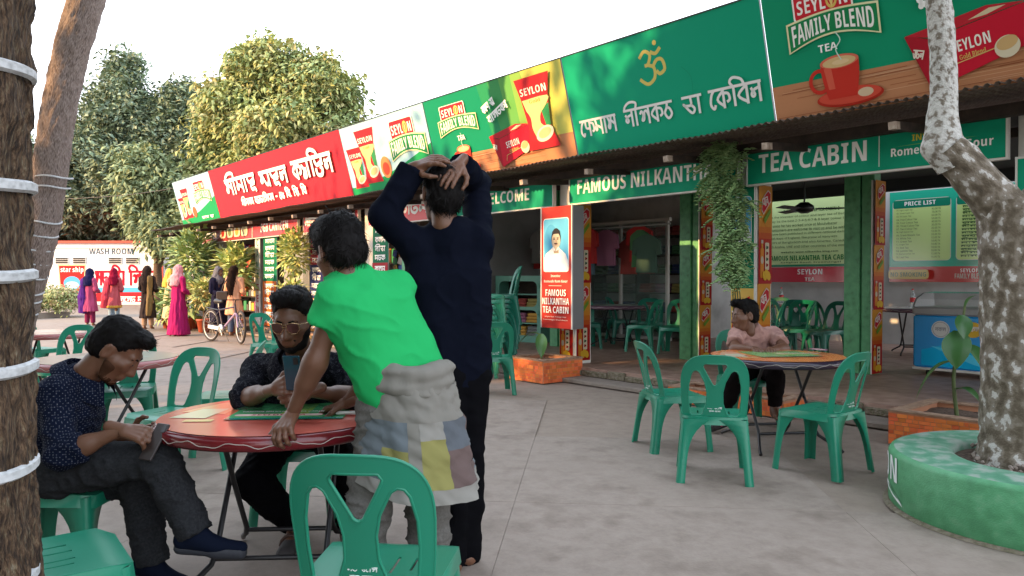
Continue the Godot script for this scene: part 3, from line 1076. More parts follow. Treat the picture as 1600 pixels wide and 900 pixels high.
func box_art(st: SurfaceTool, x: float, y: float, w: float, h: float) -> void:
	# a tea carton seen from a corner
	fill(st, V2([x, y + h * .82, x + w * .2, y, x + w * .24, y + h * .72]), lin(.36, .012, .025))
	fill(st, V2([x, y + h * .82, x + w * .22, y + h * .0, x + w * .25, y + h * .7, x + w * .02, y + h * .84]), lin(.36, .012, .025))
	fill(st, V2([x + w * .22, y, x + w, y + h * .38, x + w, y + h * .93, x + w * .25, y + h * .72]), lin(.52, .015, .035))
	fill(st, V2([x, y + h * .83, x + w * .25, y + h * .73, x + w, y + h * .94, x + w * .7, y + h]), lin(.44, .02, .035))
	fill(st, V2([x + w * .55, y + h * .86, x + w * .72, y + h * .96, x + w * .85, y + h * .95, x + w * .7, y + h * .88]), lin(.6, .5, .32))
	letters(st, "SEYLON", x + w * .4, y + h * .45, w * .32, h * .16, lin(.8, .76, .68), FONTB, .1)
	letters(st, "Gold Blend", x + w * .46, y + h * .34, w * .22, h * .07, lin(.62, .42, .12), SERIFB, .12)
	stroke(st, V2([x + w * .34, y + h * .14, x + w * .37, y + h * .28, x + w * .78, y + h * .42]), h * .015, lin(.6, .4, .15))
	bengali(st, "ch,t,n", x + w * .05, y + h * .5, w * .1, h * .12, h * .02, lin(.75, .65, .55), -.3)
	fill(st, oval(x + w * .84, y + h * .4, w * .1, h * .15, 22, .3), lin(.62, .55, .4))
	fill(st, oval(x + w * .84, y + h * .45, w * .085, h * .09, 22, .3), lin(.55, .36, .16))

func pack_art(st: SurfaceTool, x: float, y: float, w: float, h: float) -> void:
	var RD := lin(.48, .02, .03)
	fill(st, V2([x, y + h, x + w, y + h, x + w * .88, y + h * .72, x + w * .82, y + h * .3, x + w * .98, y, x + w * .1, y, x + w * .2, y + h * .3, x + w * .12, y + h * .7]), RD)
	fill(st, V2([x + w * .62, y + h * .55, x + w * .86, y + h * .6, x + w * .82, y + h * .3, x + w * .7, y + h * .28]), lin(.03, .22, .08))
	var cr := []
	for p in [[.14, .7], [.86, .7], [.78, .58], [.6, .48], [.56, .35], [.7, .27], [.62, .16], [.4, .16], [.3, .3], [.3, .45], [.18, .58]]: cr.append(Vector2(x + w * p[0], y + h * p[1]))
	fill(st, smooth_path(cr, 3).slice(0, -1), lin(.7, .52, .22))
	fill(st, oval(x + w * .62, y + h * .2, w * .26, h * .1, 22, .25), lin(.7, .6, .48))
	fill(st, oval(x + w * .62, y + h * .21, w * .19, h * .065, 22, .25), lin(.6, .4, .2))
	letters(st, "SEYLON", x + w * .13, y + h * .76, w * .74, h * .1, lin(.82, .78, .7))
	letters(st, "Gold", x + w * .34, y + h * .64, w * .32, h * .05, lin(.4, .3, .05), SERIFB)

func wood_art(st: SurfaceTool, pts: Array, x0: float, x1: float, y0: float, y1: float) -> void:
	fill(st, pts, lin(.45, .2, .1))
	for i in 26:
		var y := y0 + (y1 - y0) * fposmod(sin(i * 17.3) * 911.7, 1.0)
		var a := x0 + (x1 - x0) * fposmod(sin(i * 9.7) * 517.3, 1.0) * .6
		var l := (x1 - x0) * (.15 + .3 * fposmod(sin(i * 5.1) * 77.7, 1.0))
		stroke(st, [Vector2(a, y), Vector2(minf(a + l, x1), y + (y1 - y0) * .03)], (y1 - y0) * .018, lin(.3, .1, .045) if i % 2 else lin(.56, .3, .17))

func billboard_panel(label: String, x0: float, x1: float, base: Color, art: Callable) -> void:
	var B := Basis(Vector3.RIGHT, .262)
	var t := thing("billboard_panel", label, "billboard", Vector3((x0 + x1) * .5, 2.735, -6.39), 0, "billboard panels along the roof edge")
	t.rotation.x = .262
	var w := x1 - x0
	var h := 1.155
	var st := mb()
	# printed cloth stretched over a frame, slightly uneven
	var nx := 24
	var ny := 8
	var g := []
	var no := FastNoiseLite.new()
	no.seed = int(x0 * 10.0)
	no.frequency = 1.3
	for j in ny + 1:
		for i in nx + 1:
			var p := Vector2(-w * .5 + w * i / nx, h * j / ny)
			g.append(Vector3(p.x, p.y, 0))
	st.set_color(base.srgb_to_linear())
	for j in ny:
		for i in nx:
			quad(st, g[j * (nx + 1) + i], g[(j + 1) * (nx + 1) + i], g[(j + 1) * (nx + 1) + i + 1], g[j * (nx + 1) + i + 1])
	pz = 0.0
	art.call(st, w, h)
	print_on("printed_sheet", st, t, Transform3D(Basis.IDENTITY, Vector3(0, 0, 0)))
	var bk := mb()
	box(bk, Vector3(w - .004, h - .004, .03), Vector3(0, h * .5, -.018))
	obj("backing", bk, M.grey_metal, t)
	for i in 5:
		var p := mb()
		box(p, Vector3(.03, h - .06, .03), Vector3(-w * .5 + .1 + (w - .2) * i / 4.0, h * .5 + .02, -.05))
		obj("stay", p, M.grey_metal, t)
	var tr := mb()
	box(tr, Vector3(w, .014, .04), Vector3(0, h + .007, -.015))
	obj("top_trim", tr, M.black_metal, t)

func build_signs() -> void:
	var W := lin(.86, .86, .84)
	var sky := lin(.33, .55, .63)
	var GR := lin(.006, .3, .165)
	var GD := lin(.005, .22, .115)
	var swoosh := func(st: SurfaceTool, w: float, h: float) -> void:
		var o := [Vector2(-w * .5, 0), Vector2(w * .5, 0), Vector2(w * .5, h * .5)]
		for i in 12: o.append(Vector2(w * .5 - w * i / 11.0, h * (.5 - .38 * sin(PI * .5 * i / 11.0))))
		fill(st, o, lin(.015, .27, .09))
	billboard_panel("pale blue end panel of the billboard row with red tea packs, nearest the trees", -21.15, -18.34, lin(.33, .56, .64), func(st, w, h):
		swoosh.call(st, w, h)
		pack_art(st, -w * .46, h * .12, w * .15, h * .5)
		pack_art(st, -w * .34, h * .14, w * .2, h * .66)
		fill(st, oval(-w * .08, h * .25, w * .05, h * .12), lin(.4, .12, .05))
		seylon(st, w * .02, h * .38, w * .4, h * .52)
		bengali(st, "k,aa,p, ,ch,aa", w * .08, h * .07, w * .3, h * .05, .02, W))
	billboard_panel("long red billboard panel with large white Bengali lettering", -18.32, -11.78, lin(.52, .024, .04), func(st, w, h):
		for o in [[.035, -.02, lin(.12, .005, .01)], [0.0, 0.0, W]]:
			bengali(st, "s,ii,m,aa,nd", -w * .5 + .85 + o[0], h * .42 + o[1], 1.75, h * .29, .075, o[2])
			bengali(st, "sp,nd,n", -w * .5 + 2.85 + o[0], h * .42 + o[1], 1.35, h * .27, .072, o[2])
			bengali(st, "k,ya,aa,i,nt,n", -w * .5 + 4.45 + o[0], h * .42 + o[1], 1.65, h * .29, .072, o[2])
		bengali(st, "s,ii,m,g,l, ,b,ya,aa,t,aa,i,l,y,n, ,-, ,four,six, ,i,b,., ,i,j,., ,i,b", -w * .5 + 1.6, h * .17, 3.3, h * .12, .035, W))
	billboard_panel("pale blue billboard panel with two tea packs beside the red panel", -11.76, -9.2, sky, func(st, w, h):
		swoosh.call(st, w, h)
		pack_art(st, -w * .47, h * .1, w * .2, h * .58)
		pack_art(st, -w * .32, h * .14, w * .24, h * .76)
		fill(st, oval(-w * .02, h * .32, w * .06, h * .15), lin(.5, .2, .08))
		fill(st, oval(-w * .02, h * .3, w * .04, h * .09), lin(.45, .05, .03))
		seylon(st, w * .08, h * .34, w * .38, h * .58))
	billboard_panel("green and yellow billboard panel with cup, tea carton and tall pack", -9.18, -6.33, GD, func(st, w, h):
		var C := [lin(.02, .24, .1), lin(.05, .28, .09), lin(.11, .33, .08), lin(.2, .38, .08), lin(.32, .42, .09)]
		for i in 5: fill(st, V2([w * (.02 + .06 * i), 0, w * .5, 0, w * .5, h, w * (-.06 + .08 * i), h]), C[i])
		fill(st, V2([w * .34, 0, w * .5, 0, w * .5, h, w * .25, h]), lin(.5, .5, .11))
		wood_art(st, V2([-w * .3, 0, w * .5, 0, w * .5, h * .27, -w * .22, h * .27]), -w * .28, w * .48, .02, h * .25)
		seylon(st, -w * .4, h * .5, w * .3, h * .4)
		letters(st, "TEA", -w * .27, h * .44, w * .06, h * .06, W)
		cup_art(st, -w * .24, h * .06, h * .36)
		box_art(st, -w * .03, h * .04, w * .28, h * .44)
		pack_art(st, w * .21, h * .16, w * .22, h * .76)
		bengali(st, "k,aa,p, ,ch,aa", -w * .03, h * .66, w * .1, h * .08, .022, W, .35)
		bengali(st, "b,aa,l,t,k,aa", w * .0, h * .54, w * .16, h * .08, .022, W, .35))
	billboard_panel("plain green billboard panel with gold Om sign and white Bengali name", -6.31, -3.77, GR, func(st, w, h):
		var GO := lin(.62, .5, .13)
		var om := func(pts): stroke(st, smooth_path(V2(pts).map(func(p): return Vector2(-.02, .8) + p * .19), 5), .036, GO)
		om.call([-.75, .55, -.35, .85, .0, .6, -.2, .15, -.45, .1])
		om.call([-.3, .12, .15, -.1, .1, -.65, -.4, -.9, -.9, -.55])
		om.call([.1, -.05, .4, .25, .75, .2, .85, -.3, .5, -.5, .3, -.3])
		om.call([.05, .75, .4, .6, .75, .85])
		fill(st, oval(.06, 1.02, .026, .026, 12), GO)
		var WS := lin(.72, .72, .7)
		bengali(st, "e,f,m,aa,s", -w * .46, h * .19, .56, h * .155, .027, WS)
		bengali(st, "n,ii,l,k,th", -w * .46 + .68, h * .2, .66, h * .155, .027, WS)
		bengali(st, "ch,aa", -w * .46 + 1.46, h * .2, .24, h * .155, .027, WS)
		bengali(st, "e,k,i,b,n", -w * .46 + 1.78, h * .2, .58, h * .16, .027, WS)
		stroke(st, smooth_path(V2([.35, .72, .45, .6, .44, .42]), 3), .004, GD))
	billboard_panel("green billboard panel with red cup on saucer and red carton, nearest the pale tree", -3.75, .4, lin(.007, .26, .13), func(st, w, h):
		fill(st, V2([0, 0, w * .5, 0, w * .5, h, w * .06, h]), lin(.03, .26, .09))
		fill(st, V2([w * .12, 0, w * .5, 0, w * .5, h, w * .18, h]), lin(.06, .3, .085))
		wood_art(st, V2([-w * .5, 0, w * .5, 0, w * .5, h * .24, -w * .5, h * .28]), -w * .5, w * .49, .015, h * .25)
		seylon(st, -w * .445, h * .48, w * .185, h * .45)
		letters(st, "TEA", -w * .385, h * .46, w * .04, h * .055, W)
		cup_art(st, -w * .345, h * .06, h * .4)
		box_art(st, -w * .215, h * .05, w * .2, h * .46)
		bengali(st, "k,aa,p, ,f,aa,s,t", -w * .21, h * .68, w * .09, h * .09, .026, W, .25)
		bengali(st, "sp,nd,n, ,b,aa", -w * .18, h * .56, w * .1, h * .09, .026, W, .25)
		fill(st, oval(-w * .0, h * .66, .2, .14, 26), lin(.6, .5, .35))
		fill(st, oval(-w * .0, h * .68, .17, .1, 26), lin(.5, .3, .1))
		pack_art(st, w * .2, h * .1, w * .14, h * .8))
	# hanging signs
	var st := mb()
	pz = 0.0
	letters(st, "WELCOME", -.42, .12, 1.13, .17, W)
	sign_board("green sign reading WELCOME", -9.85, -7.47, M.sign_green, st)
	st = mb(); pz = 0.0
	letters(st, "FAMOUS NILKANTHA", -1.12, .12, 2.1, .18, W)
	sign_board("green sign reading FAMOUS NILKANTHA", -7.14, -4.62, M.sign_green, st)
	st = mb(); pz = 0.0
	letters(st, "TEA CABIN", -1.06, .11, 1.12, .19, W)
	fill(st, rect(.17, .04, .006, .33), W)
	letters(st, "INVENTOR", .46, .235, .38, .055, lin(.62, .52, .04))
	fill(st, V2([.3, .2, .7, .205, .98, .205, .7, .212]), lin(.3, .5, .06))
	letters(st, "Romesh Ram Gour", .28, .115, .82, .08, W)
	sign_board("green sign reading TEA CABIN with inventor's name at its end", -4.48, -2.1, M.sign_green, st)
	st = mb(); pz = 0.0
	bengali(st, "g,e,l,k,b", -.9, .1, 1.2, .15, .04, W)
	sign_board("green sign cut off by the picture edge behind the pale tree", -2.02, .1, M.sign_green, st, 1.88, 2.27)
	st = mb(); pz = 0.0
	fill(st, oval(-2.05, .2, .16, .15), lin(.65, .5, .4))
	bengali(st, "s,aa,t,l,i,k,ii,b,m,aa,l", -1.75, .12, 1.7, .14, .045, W)
	for i in 4:
		fill(st, rect(.25 + i * .5, .08, .42, .27, .08), lin(.66, .58, .4))
		fill(st, oval(.46 + i * .5, .21, .12, .1), [lin(.3, .03, .02), lin(.15, .2, .1), lin(.55, .3, .08), lin(.4, .35, .25)][i])
	sign_board("maroon sign with round cup pictures at the far end of the row", -22.95, -18.1, M.sign_maroon, st)
	st = mb(); pz = 0.0
	letters(st, "BGB CANTEEN", -.78, .12, 1.55, .2, W)
	sign_board("red sign reading BGB CANTEEN", -18.04, -15.53, M.sign_red, st)
	st = mb(); pz = 0.0
	bengali(st, "s,ii,m,aa,nd, ,sp,nd,n, ,k,ya,aa,i,nt,n", -1.12, .13, 2.2, .15, .045, W)
	sign_board("red sign with a white Bengali line right of the canteen sign", -15.22, -12.85, M.sign_red, st)
	st = mb(); pz = 0.0
	bengali(st, "s,b,aa,g,t,m", -.7, .12, 1.5, .17, .05, W)
	sign_board("red sign half hidden by the raised arms of the man in black", -12.45, -10.1, M.sign_red, st)

func portrait(st: SurfaceTool, x: float, y: float, w: float, h: float) -> void:
	fill(st, rect(x - .008, y - .008, w + .016, h + .016, .04), lin(.75, .72, .68))
	fill(st, rect(x, y, w, h, .035), lin(.1, .38, .6))
	fill(st, oval(x + w * .3, y + h * .55, w * .28, h * .35), lin(.07, .3, .52))
	var sh := []
	for p in [[.0, .0], [1.0, .0], [1.0, .18], [.9, .32], [.68, .42], [.6, .47], [.4, .47], [.3, .42], [.1, .34], [.0, .2]]: sh.append(Vector2(x + w * p[0], y + h * p[1]))
	fill(st, sh, lin(.72, .74, .74))
	fill(st, V2([x + w * .42, y + h * .34, x + w * .62, y + h * .34, x + w * .61, y + h * .52, x + w * .41, y + h * .52]), lin(.3, .24, .18))
	fill(st, oval(x + w * .51, y + h * .63, w * .19, h * .19, 26), lin(.02, .02, .024))
	fill(st, oval(x + w * .51, y + h * .58, w * .175, h * .16, 26), lin(.42, .36, .28))
	fill(st, V2([x + w * .33, y + h * .66, x + w * .36, y + h * .76, x + w * .5, y + h * .8, x + w * .66, y + h * .77, x + w * .7, y + h * .66, x + w * .62, y + h * .71, x + w * .42, y + h * .71]), lin(.02, .02, .024))
	for s in [-1, 1]:
		fill(st, oval(x + w * (.51 + s * .075), y + h * .61, w * .035, h * .011, 10), lin(.03, .02, .02))
		fill(st, oval(x + w * (.51 + s * .075), y + h * .635, w * .05, h * .007, 10), lin(.04, .03, .03))
		fill(st, V2([x + w * (.51 + s * .02), y + h * .38, x + w * (.51 + s * .17), y + h * .43, x + w * (.51 + s * .1), y + h * .47, x + w * (.51 + s * .02), y + h * .41]), lin(.62, .64, .65))
	fill(st, V2([x + w * .49, y + h * .61, x + w * .53, y + h * .61, x + w * .55, y + h * .545, x + w * .47, y + h * .545]), lin(.34, .28, .21))
	fill(st, oval(x + w * .51, y + h * .527, w * .075, h * .011, 12), lin(.04, .03, .03))
	fill(st, oval(x + w * .51, y + h * .505, w * .055, h * .009, 12), lin(.3, .17, .14))

func juice_ad(st: SurfaceTool, w: float, h: float, n: int) -> void:
	var m := h / n
	for i in n:
		var y := i * m
		fill(st, rect(-w * .5, y, w, m * .55), lin(.38, .01, .008))
		for k in 4: fill(st, rect(-w * .5, y + m * (.4 + .06 * k), w, m * .07), [lin(.42, .03, .01), lin(.5, .09, .012), lin(.56, .16, .015), lin(.6, .24, .02)][k])
		fill(st, rect(-w * .5, y + m * .64, w, m * .36), lin(.6, .27, .03))
		# bottle
		fill(st, rect(-w * .38, y + m * .06, w * .26, m * .3, w * .05), lin(.62, .22, .02))
		fill(st, rect(-w * .31, y + m * .35, w * .12, m * .07), lin(.6, .25, .03))
		fill(st, rect(-w * .33, y + m * .41, w * .16, m * .035), lin(.5, .45, .4))
		fill(st, oval(-w * .25, y + m * .24, w * .1, m * .04), lin(.55, .5, .4))
		# upright word
		fill(st, rect(-w * .04, y + m * .14, w * .3, m * .28, w * .06), lin(.66, .6, .45))
		for k in 4: fill(st, V2([.02 * w, y + m * (.17 + k * .06), .18 * w, y + m * (.18 + k * .06), .2 * w, y + m * (.2 + k * .06), .04 * w, y + m * (.21 + k * .06)]), lin(.05, .12, .06) if k % 2 else lin(.3, .02, .02))
		for k in 3: fill(st, oval(w * (-.08 + k * .14), y + m * (.08 + .02 * (k % 2)), w * .15, m * .05, 14, .4), lin(.68, .42, .03))
		# heart-shaped red badge
		fill(st, V2([-w * .34, y + m * .74, -w * .28, y + m * .86, -w * .05, y + m * .92, w * .14, y + m * .96, w * .34, y + m * .93, w * .36, y + m * .84, w * .1, y + m * .78, -w * .2, y + m * .7]), lin(.66, .6, .55))
		fill(st, V2([-w * .31, y + m * .75, -w * .25, y + m * .855, -w * .04, y + m * .91, w * .14, y + m * .945, w * .32, y + m * .92, w * .33, y + m * .85, w * .09, y + m * .79, -w * .19, y + m * .715]), lin(.5, .01, .02))
		bengali(st, "y,aa,n", -w * .2, y + m * .78, w * .42, m * .08, w * .05, lin(.75, .7, .66), .35)
		fill(st, V2([-w * .2, y + m * .66, w * .32, y + m * .78, w * .34, y + m * .73, -w * .1, y + m * .61]), lin(.16, .3, .03))

func poster(called: String, label: String, category: String, at: Vector3, turn: float, w: float, h: float, st: SurfaceTool, group := "", thick := .015) -> Node3D:
	var t := thing(called, label, category, at, turn, group)
	var b := mb()
	box(b, Vector3(w, h, thick), Vector3(0, h * .5, -thick * .5 - .0005))
	obj("backing_board", b, M.frame, t)
	var pr := print_on("print", st, t, Transform3D.IDENTITY)
	if category == "notice board": pr.material_override = M.board_gloss
	elif category == "advertisement": pr.material_override = M.print_dim
	return t

func build_pillar_ads() -> void:
	var st: SurfaceTool
	for q in [["orange and red juice advertisement on the front of the pillar under the portrait box", -7.3, -7.148, 0.0, .26, .5, 1], ["tall juice advertisement with portrait top on the side of the portrait box pillar", -7.148, -7.32, PI / 2, .26, 2.1, 2], ["tall red juice advertisement on the pillar side behind the seated man's shoulder", -4.448, -7.32, PI / 2, .26, 2.1, 2], ["red juice advertisement on the side of the green post left of the vine", -6.3, -8.87, PI / 2, .27, 2.3, 3], ["red juice advertisement on the side of the green post nearest the blue freezer", -4.06, -9.16, PI / 2, .27, 2.3, 3]]:
		st = mb(); pz = 0.0
		if q[6] == 1:
			fill(st, rect(-.13, 0, .26, .5), lin(.6, .33, .1))
			st.set_color(Color.WHITE)
			juice_ad(st, .25, .98, 1)
			fill(st, rect(-.13, .5, .26, .5), lin(.6, .33, .1))
		else:
			juice_ad(st, q[4], q[5], q[6])
		poster("pillar_advert", q[0], "advertisement", Vector3(q[1], .2 if q[6] < 3 else .17, q[2]), q[3], q[4], 1.0 if q[6] == 1 else q[5], st, "juice adverts on the pillars")
	# portrait panel behind the vine
	st = mb(); pz = 0.0
	fill(st, rect(-.14, 1.0, .28, 1.1), lin(.01, .2, .1))
	fill(st, rect(-.14, 0, .28, 1.0), lin(.62, .4, .1))
	portrait(st, -.105, 1.48, .21, .5)
	for k in 5: fill(st, rect(-.1 + .01 * k, 1.36 - k * .05, .2 - .02 * k, .014), lin(.5, .55, .4))
	fill(st, V2([-.12, .55, -.1, .8, .1, .92, .12, .75, 0, .6]), lin(.5, .01, .02))
	bengali(st, "y,aa,n", -.08, .66, .16, .09, .02, lin(.75, .7, .66), .4)
	poster("portrait_poster", "narrow green panel with a portrait, half behind the climbing vine", "poster", Vector3(-4.6, .2, -7.148), 0, .28, 2.1, st)
	# upright box sign with the portrait
	var t := thing("portrait_box_sign", "red upright box sign with a man's portrait and FAMOUS NILKANTHA TEA CABIN", "sign", Vector3(-7.08, .66, -6.75))
	var b := mb()
	box(b, Vector3(.56, 1.58, .22), Vector3(0, .79, -.115), Basis.IDENTITY, .006)
	obj("case", b, M.grey_metal, t)
	for s in [-1, 1]:
		b = mb()
		box(b, Vector3(.014, 1.58, .02), Vector3(s * .285, .79, -.004))
		obj("edge_strip", b, M.frame, t)
	st = mb(); pz = 0.0
	fill(st, rect(-.275, .005, .55, 1.57), lin(.43, .036, .03))
	portrait(st, -.235, .74, .46, .68)
	letters(st, "Inventor", -.09, .665, .18, .032, lin(.75, .6, .5))
	letters(st, "Romesh Ram Gour", -.22, .595, .44, .035, lin(.75, .62, .56))
	fill(st, rect(-.13, .55, .24, .006), lin(.7, .6, .5))
	letters(st, "FAMOUS", -.19, .42, .38, .085, W0())
	letters(st, "NILKANTHA", -.25, .31, .5, .085, W0())
	letters(st, "TEA CABIN", -.24, .2, .48, .085, W0())
	letters(st, "Kalighat Road, Ramnagar Bazar", -.2, .14, .4, .022, lin(.7, .5, .45))
	letters(st, "Sreemangal, Moulvibazar", -.23, .1, .46, .022, lin(.7, .5, .45))
	print_on("print", st, t, Transform3D(Basis.IDENTITY, Vector3(0, 0, .0005)))
	for y in [.35, 1.2]:
		b = mb()
		box(b, Vector3(.04, .04, .16), Vector3(-.2, y, -.29))
		obj("bracket", b, M.grey_metal, t)

func W0() -> Color: return lin(.84, .82, .79)
const ORD := ["first", "second", "third", "fourth", "fifth", "sixth", "seventh", "eighth", "ninth", "tenth", "eleventh", "twelfth"]
const CN := ["slate", "red", "dark green", "mustard", "grey", "navy", "rose", "green"]
const PN := ["red", "yellow", "green", "blue", "white", "orange", "purple", "black"]

func build_interior() -> void:
	# story board and price list on the back wall
	var st := mb()
	pz = 0.0
	var ink := lin(.03, .1, .03)
	var w := 1.9
	fill(st, rect(-w * .5, .3, w, 1.36), lin(.6, .74, .34))
	fill(st, rect(-w * .5, .3, w, .04), lin(.01, .22, .1))
	fill(st, rect(-w * .5, 1.6, w, .07), lin(.01, .22, .1))
	letters(st, "FAMOUS NILKANTHA TEA CABIN-2", -.55, 1.34, 1.12, .065, ink)
	var tx := ["He is the inventor of colour and layer tea of Bangladesh", "It may be the best 2-3-4-5-6-7 & 8 layer colour tea", "And since he has worked once at Moulvibazar", "All customers are welcome to visit us and be with the tea", "We have been published in different national dailies", "Bengal, Kapa of England. The praise of many was", "Visitors of Bangladesh and also America, Canada, Dubai", "Saudi Arabia, UAE and other countries of the world"]
	for i in tx.size(): letters(st, tx[i], -.93, 1.24 - i * .083, 1.86 - .2 * (i % 3), .055, ink, FONT)
	letters(st, "website: www.nilkantha.blog.com", -.6, .555, 1.15, .045, ink)
	letters(st, "FAMOUS NILKANTHA TEA CABIN-2", -.88, .42, 1.76, .095, lin(.01, .2, .05))
	letters(st, "Kalighat Road, Sreemangal", -.6, .36, 1.2, .035, ink)
	fill(st, rect(-w * .5 + .05, 0, w - .05, .29), lin(.55, .02, .05))
	letters(st, "SEYLON", -.25, .15, .5, .1, W0())
	letters(st, "TEA", -.1, .03, .2, .06, W0())
	poster("story_board", "yellow-green story board with red strip on the back wall", "notice board", Vector3(-7.3, 1.24, -13.62), 0, w, 1.67, st)
	st = mb(); pz = 0.0
	w = 2.3
	fill(st, rect(-w * .5, 0, w, 1.56), lin(.02, .4, .26))
	fill(st, rect(-w * .5, 0, w, .26), lin(.5, .03, .03))
	for c in 2:
		var x := -w * .5 + .05 + c * 1.02
		fill(st, rect(x, .36, .94, 1.06, .07), lin(.55, .62, .5))
		fill(st, rect(x + .012, .37, .916, .92, .05), lin(.56, .72, .26))
		fill(st, rect(x + .012, 1.27, .916, .14, .03), lin(.01, .2, .12))
		if c == 0: letters(st, "PRICE LIST", x + .2, 1.31, .5, .07, W0())
		else: bengali(st, "m,l,ya, ,t,aa,l,i,k,aa", x + .2, 1.3, .5, .07, .016, W0())
		var items := ["Eight Layer Tea", "Seven Layer Tea", "Six Layer Tea", "Five Colour Tea", "Four Colour Tea", "Three Colour Tea", "Two Colour Tea", "High Special Tea", "Green Masala Tea", "White Tea", "Green Tea", "Ginger Tea", "Red Tea", "Lemon Tea", "Special Lemon Tea", "Leaf Tea"]
		for i in 16:
			var y := 1.22 - i * .054
			if c == 0:
				letters(st, "%02d. %s" % [i + 1, items[i]], x + .07, y, 0, .034, ink, FONT)
				letters(st, "%d.00 Tk" % [[80, 70, 60, 50, 40, 30, 20, 15, 20, 15, 10, 10, 10, 10, 15, 10][i]], x + .64, y, 0, .032, ink, FONT)
			else:
				bengali(st, ["s,aa,t,l,y", "k,b,ch,aa", "n,ii,l,ch,aa", "m,aa,l,t"][i % 4], x + .1, y, .26 + .1 * fposmod(sin(i * 4.7) * 33.3, 1.0), .03, .009, ink)
				bengali(st, "four,six,.,t", x + .64, y, .16, .03, .009, ink)
	fill(st, rect(-w * .5 + .03, .05, .66, .16, .05), lin(.6, .42, .08))
	letters(st, "NO SMOKING", -w * .5 + .07, .09, .58, .075, ink)
	letters(st, "SEYLON", .02, .16, .28, .06, W0())
	letters(st, "FAMILY BLEND", -.06, .06, .44, .08, lin(.5, .5, .42))
	fill(st, rect(.8, .05, .32, .16, .05), lin(.6, .42, .08))
	poster("price_board", "green price list board with two yellow menus on the back wall", "notice board", Vector3(-4.68, 1.25, -13.62), 0, w, 1.56, st)
	# ceiling fan
	var t := thing("ceiling_fan", "black ceiling fan hanging in front of the story board", "fan", Vector3(-5.72, 2.93, -10.5), .5)
	var b := mb()
	tube(b, [Vector3(0, .02, 0), Vector3(0, -.5, 0)], .013, 8)
	obj("rod", b, M.black_metal, t)
	b = mb()
	lathe(b, [Vector2(0, -.5), Vector2(.06, -.5), Vector2(.13, -.55), Vector2(.14, -.59), Vector2(.12, -.63), Vector2(.05, -.66), Vector2(0, -.66)], 20)
	obj("motor", b, M.black_metal, t)
	for i in 3:
		b = mb()
		box(b, Vector3(.5, .008, .13), Vector3(.4, 0, 0), Basis(Vector3.RIGHT, .2))
		var o := obj("blade", b, M.black_metal, t)
		o.position = Vector3(0, -.6, 0)
		o.rotation.y = TAU * i / 3.0
	# glass shop front inside
	t = thing("glass_partition", "glass partition with pale mullions in front of stacked cloth", "partition", Vector3(-9.6, .16, -11.0))
	for x in [-1.1, -.14, .98]:
		b = mb()
		box(b, Vector3(.05, 2.2, .06), Vector3(x, 1.1, 0))
		obj("mullion", b, M.frame, t)
	for y in [.05, 2.22]:
		b = mb()
		box(b, Vector3(2.2, .06, .07), Vector3(-.05, y, 0))
		obj("rail", b, M.frame, t)
	for x in [-.62, .42]:
		b = mb()
		box(b, Vector3(.9 if x < 0 else 1.06, 2.1, .006), Vector3(x, 1.13, 0))
		obj("pane", b, M.glass, t)
	# shelves with cloth behind the glass
	t = thing("cloth_shelf", "wooden shelf unit full of folded cloth behind the glass", "shelf", Vector3(-9.7, .16, -11.6))
	for i in 6:
		b = mb()
		box(b, Vector3(2.3, .025, .4), Vector3(0, .15 + i * .36, 0))
		obj("shelf_board", b, M.dark_wood, t)
	for x in [-1.16, 0.0, 1.16]:
		b = mb()
		box(b, Vector3(.03, 2.2, .4), Vector3(x, 1.1, 0))
		obj("upright", b, M.dark_wood, t)
	var cols := [lin(.1, .16, .2), lin(.35, .06, .05), lin(.06, .12, .09), lin(.3, .25, .08), lin(.2, .2, .2), lin(.05, .08, .2), lin(.32, .12, .2), lin(.08, .22, .1)]
	M.cloths = cols.map(func(c): return mat(c, .9))
	var fold := []
	for v in 3:
		b = mb()
		for k in 3: box(b, Vector3(.3 - .02 * k, .055, .28), Vector3(.006 * (k - 1) * (v - 1), .0285 + k * .058, 0), Basis(Vector3.UP, .05 * (k - v)), .014)
		fold.append(fin(b))
	for i in 6:
		for j in 6:
			var o := put("folded_cloth", fold[(i + j) % 3], M.cloths[(i * 5 + j * 3 + i * j) % 8], self, Vector3(-10.72 + j * .39 + (.05 if j > 2 else 0.0), .16 + .15 + i * .36 + .0135, -11.55))
			tag(o, "%s pile of folded cloth behind the glass, %s shelf, %s in its row" % [CN[(i * 5 + j * 3 + i * j) % 8], ORD[i], ORD[j]], "cloth", "cloth piles behind the glass")
	# green display cabinet
	t = thing("display_cabinet", "pale green display cabinet with rounded openings and folded clothes", "cabinet", Vector3(-10.45, .16, -9.15), .25)
	b = mb()
	sheet(b, PackedVector2Array(rect(-.5, 0, 1.0, 1.2)), [PackedVector2Array(rect(-.42, .12, .84, .46, .1)), PackedVector2Array(rect(-.42, .64, .84, .46, .1))], .1, func(p): return Vector3(p.x, p.y, .2), .02)
	obj("front_frame", b, M.chair_pale, t)
	for y in [.1, .34, .6, .86, 1.19]:
		b = mb()
		box(b, Vector3(.96, .02, .36), Vector3(0, y, 0))
		obj("shelf_board", b, M.chair_pale, t)
	for x in [-.49, .49]:
		b = mb()
		box(b, Vector3(.02, 1.2, .38), Vector3(x, .6, -.0))
		obj("side", b, M.chair_pale, t)
	b = mb()
	box(b, Vector3(.96, 1.2, .015), Vector3(0, .6, -.195))
	obj("back", b, M.dark_wood, t)
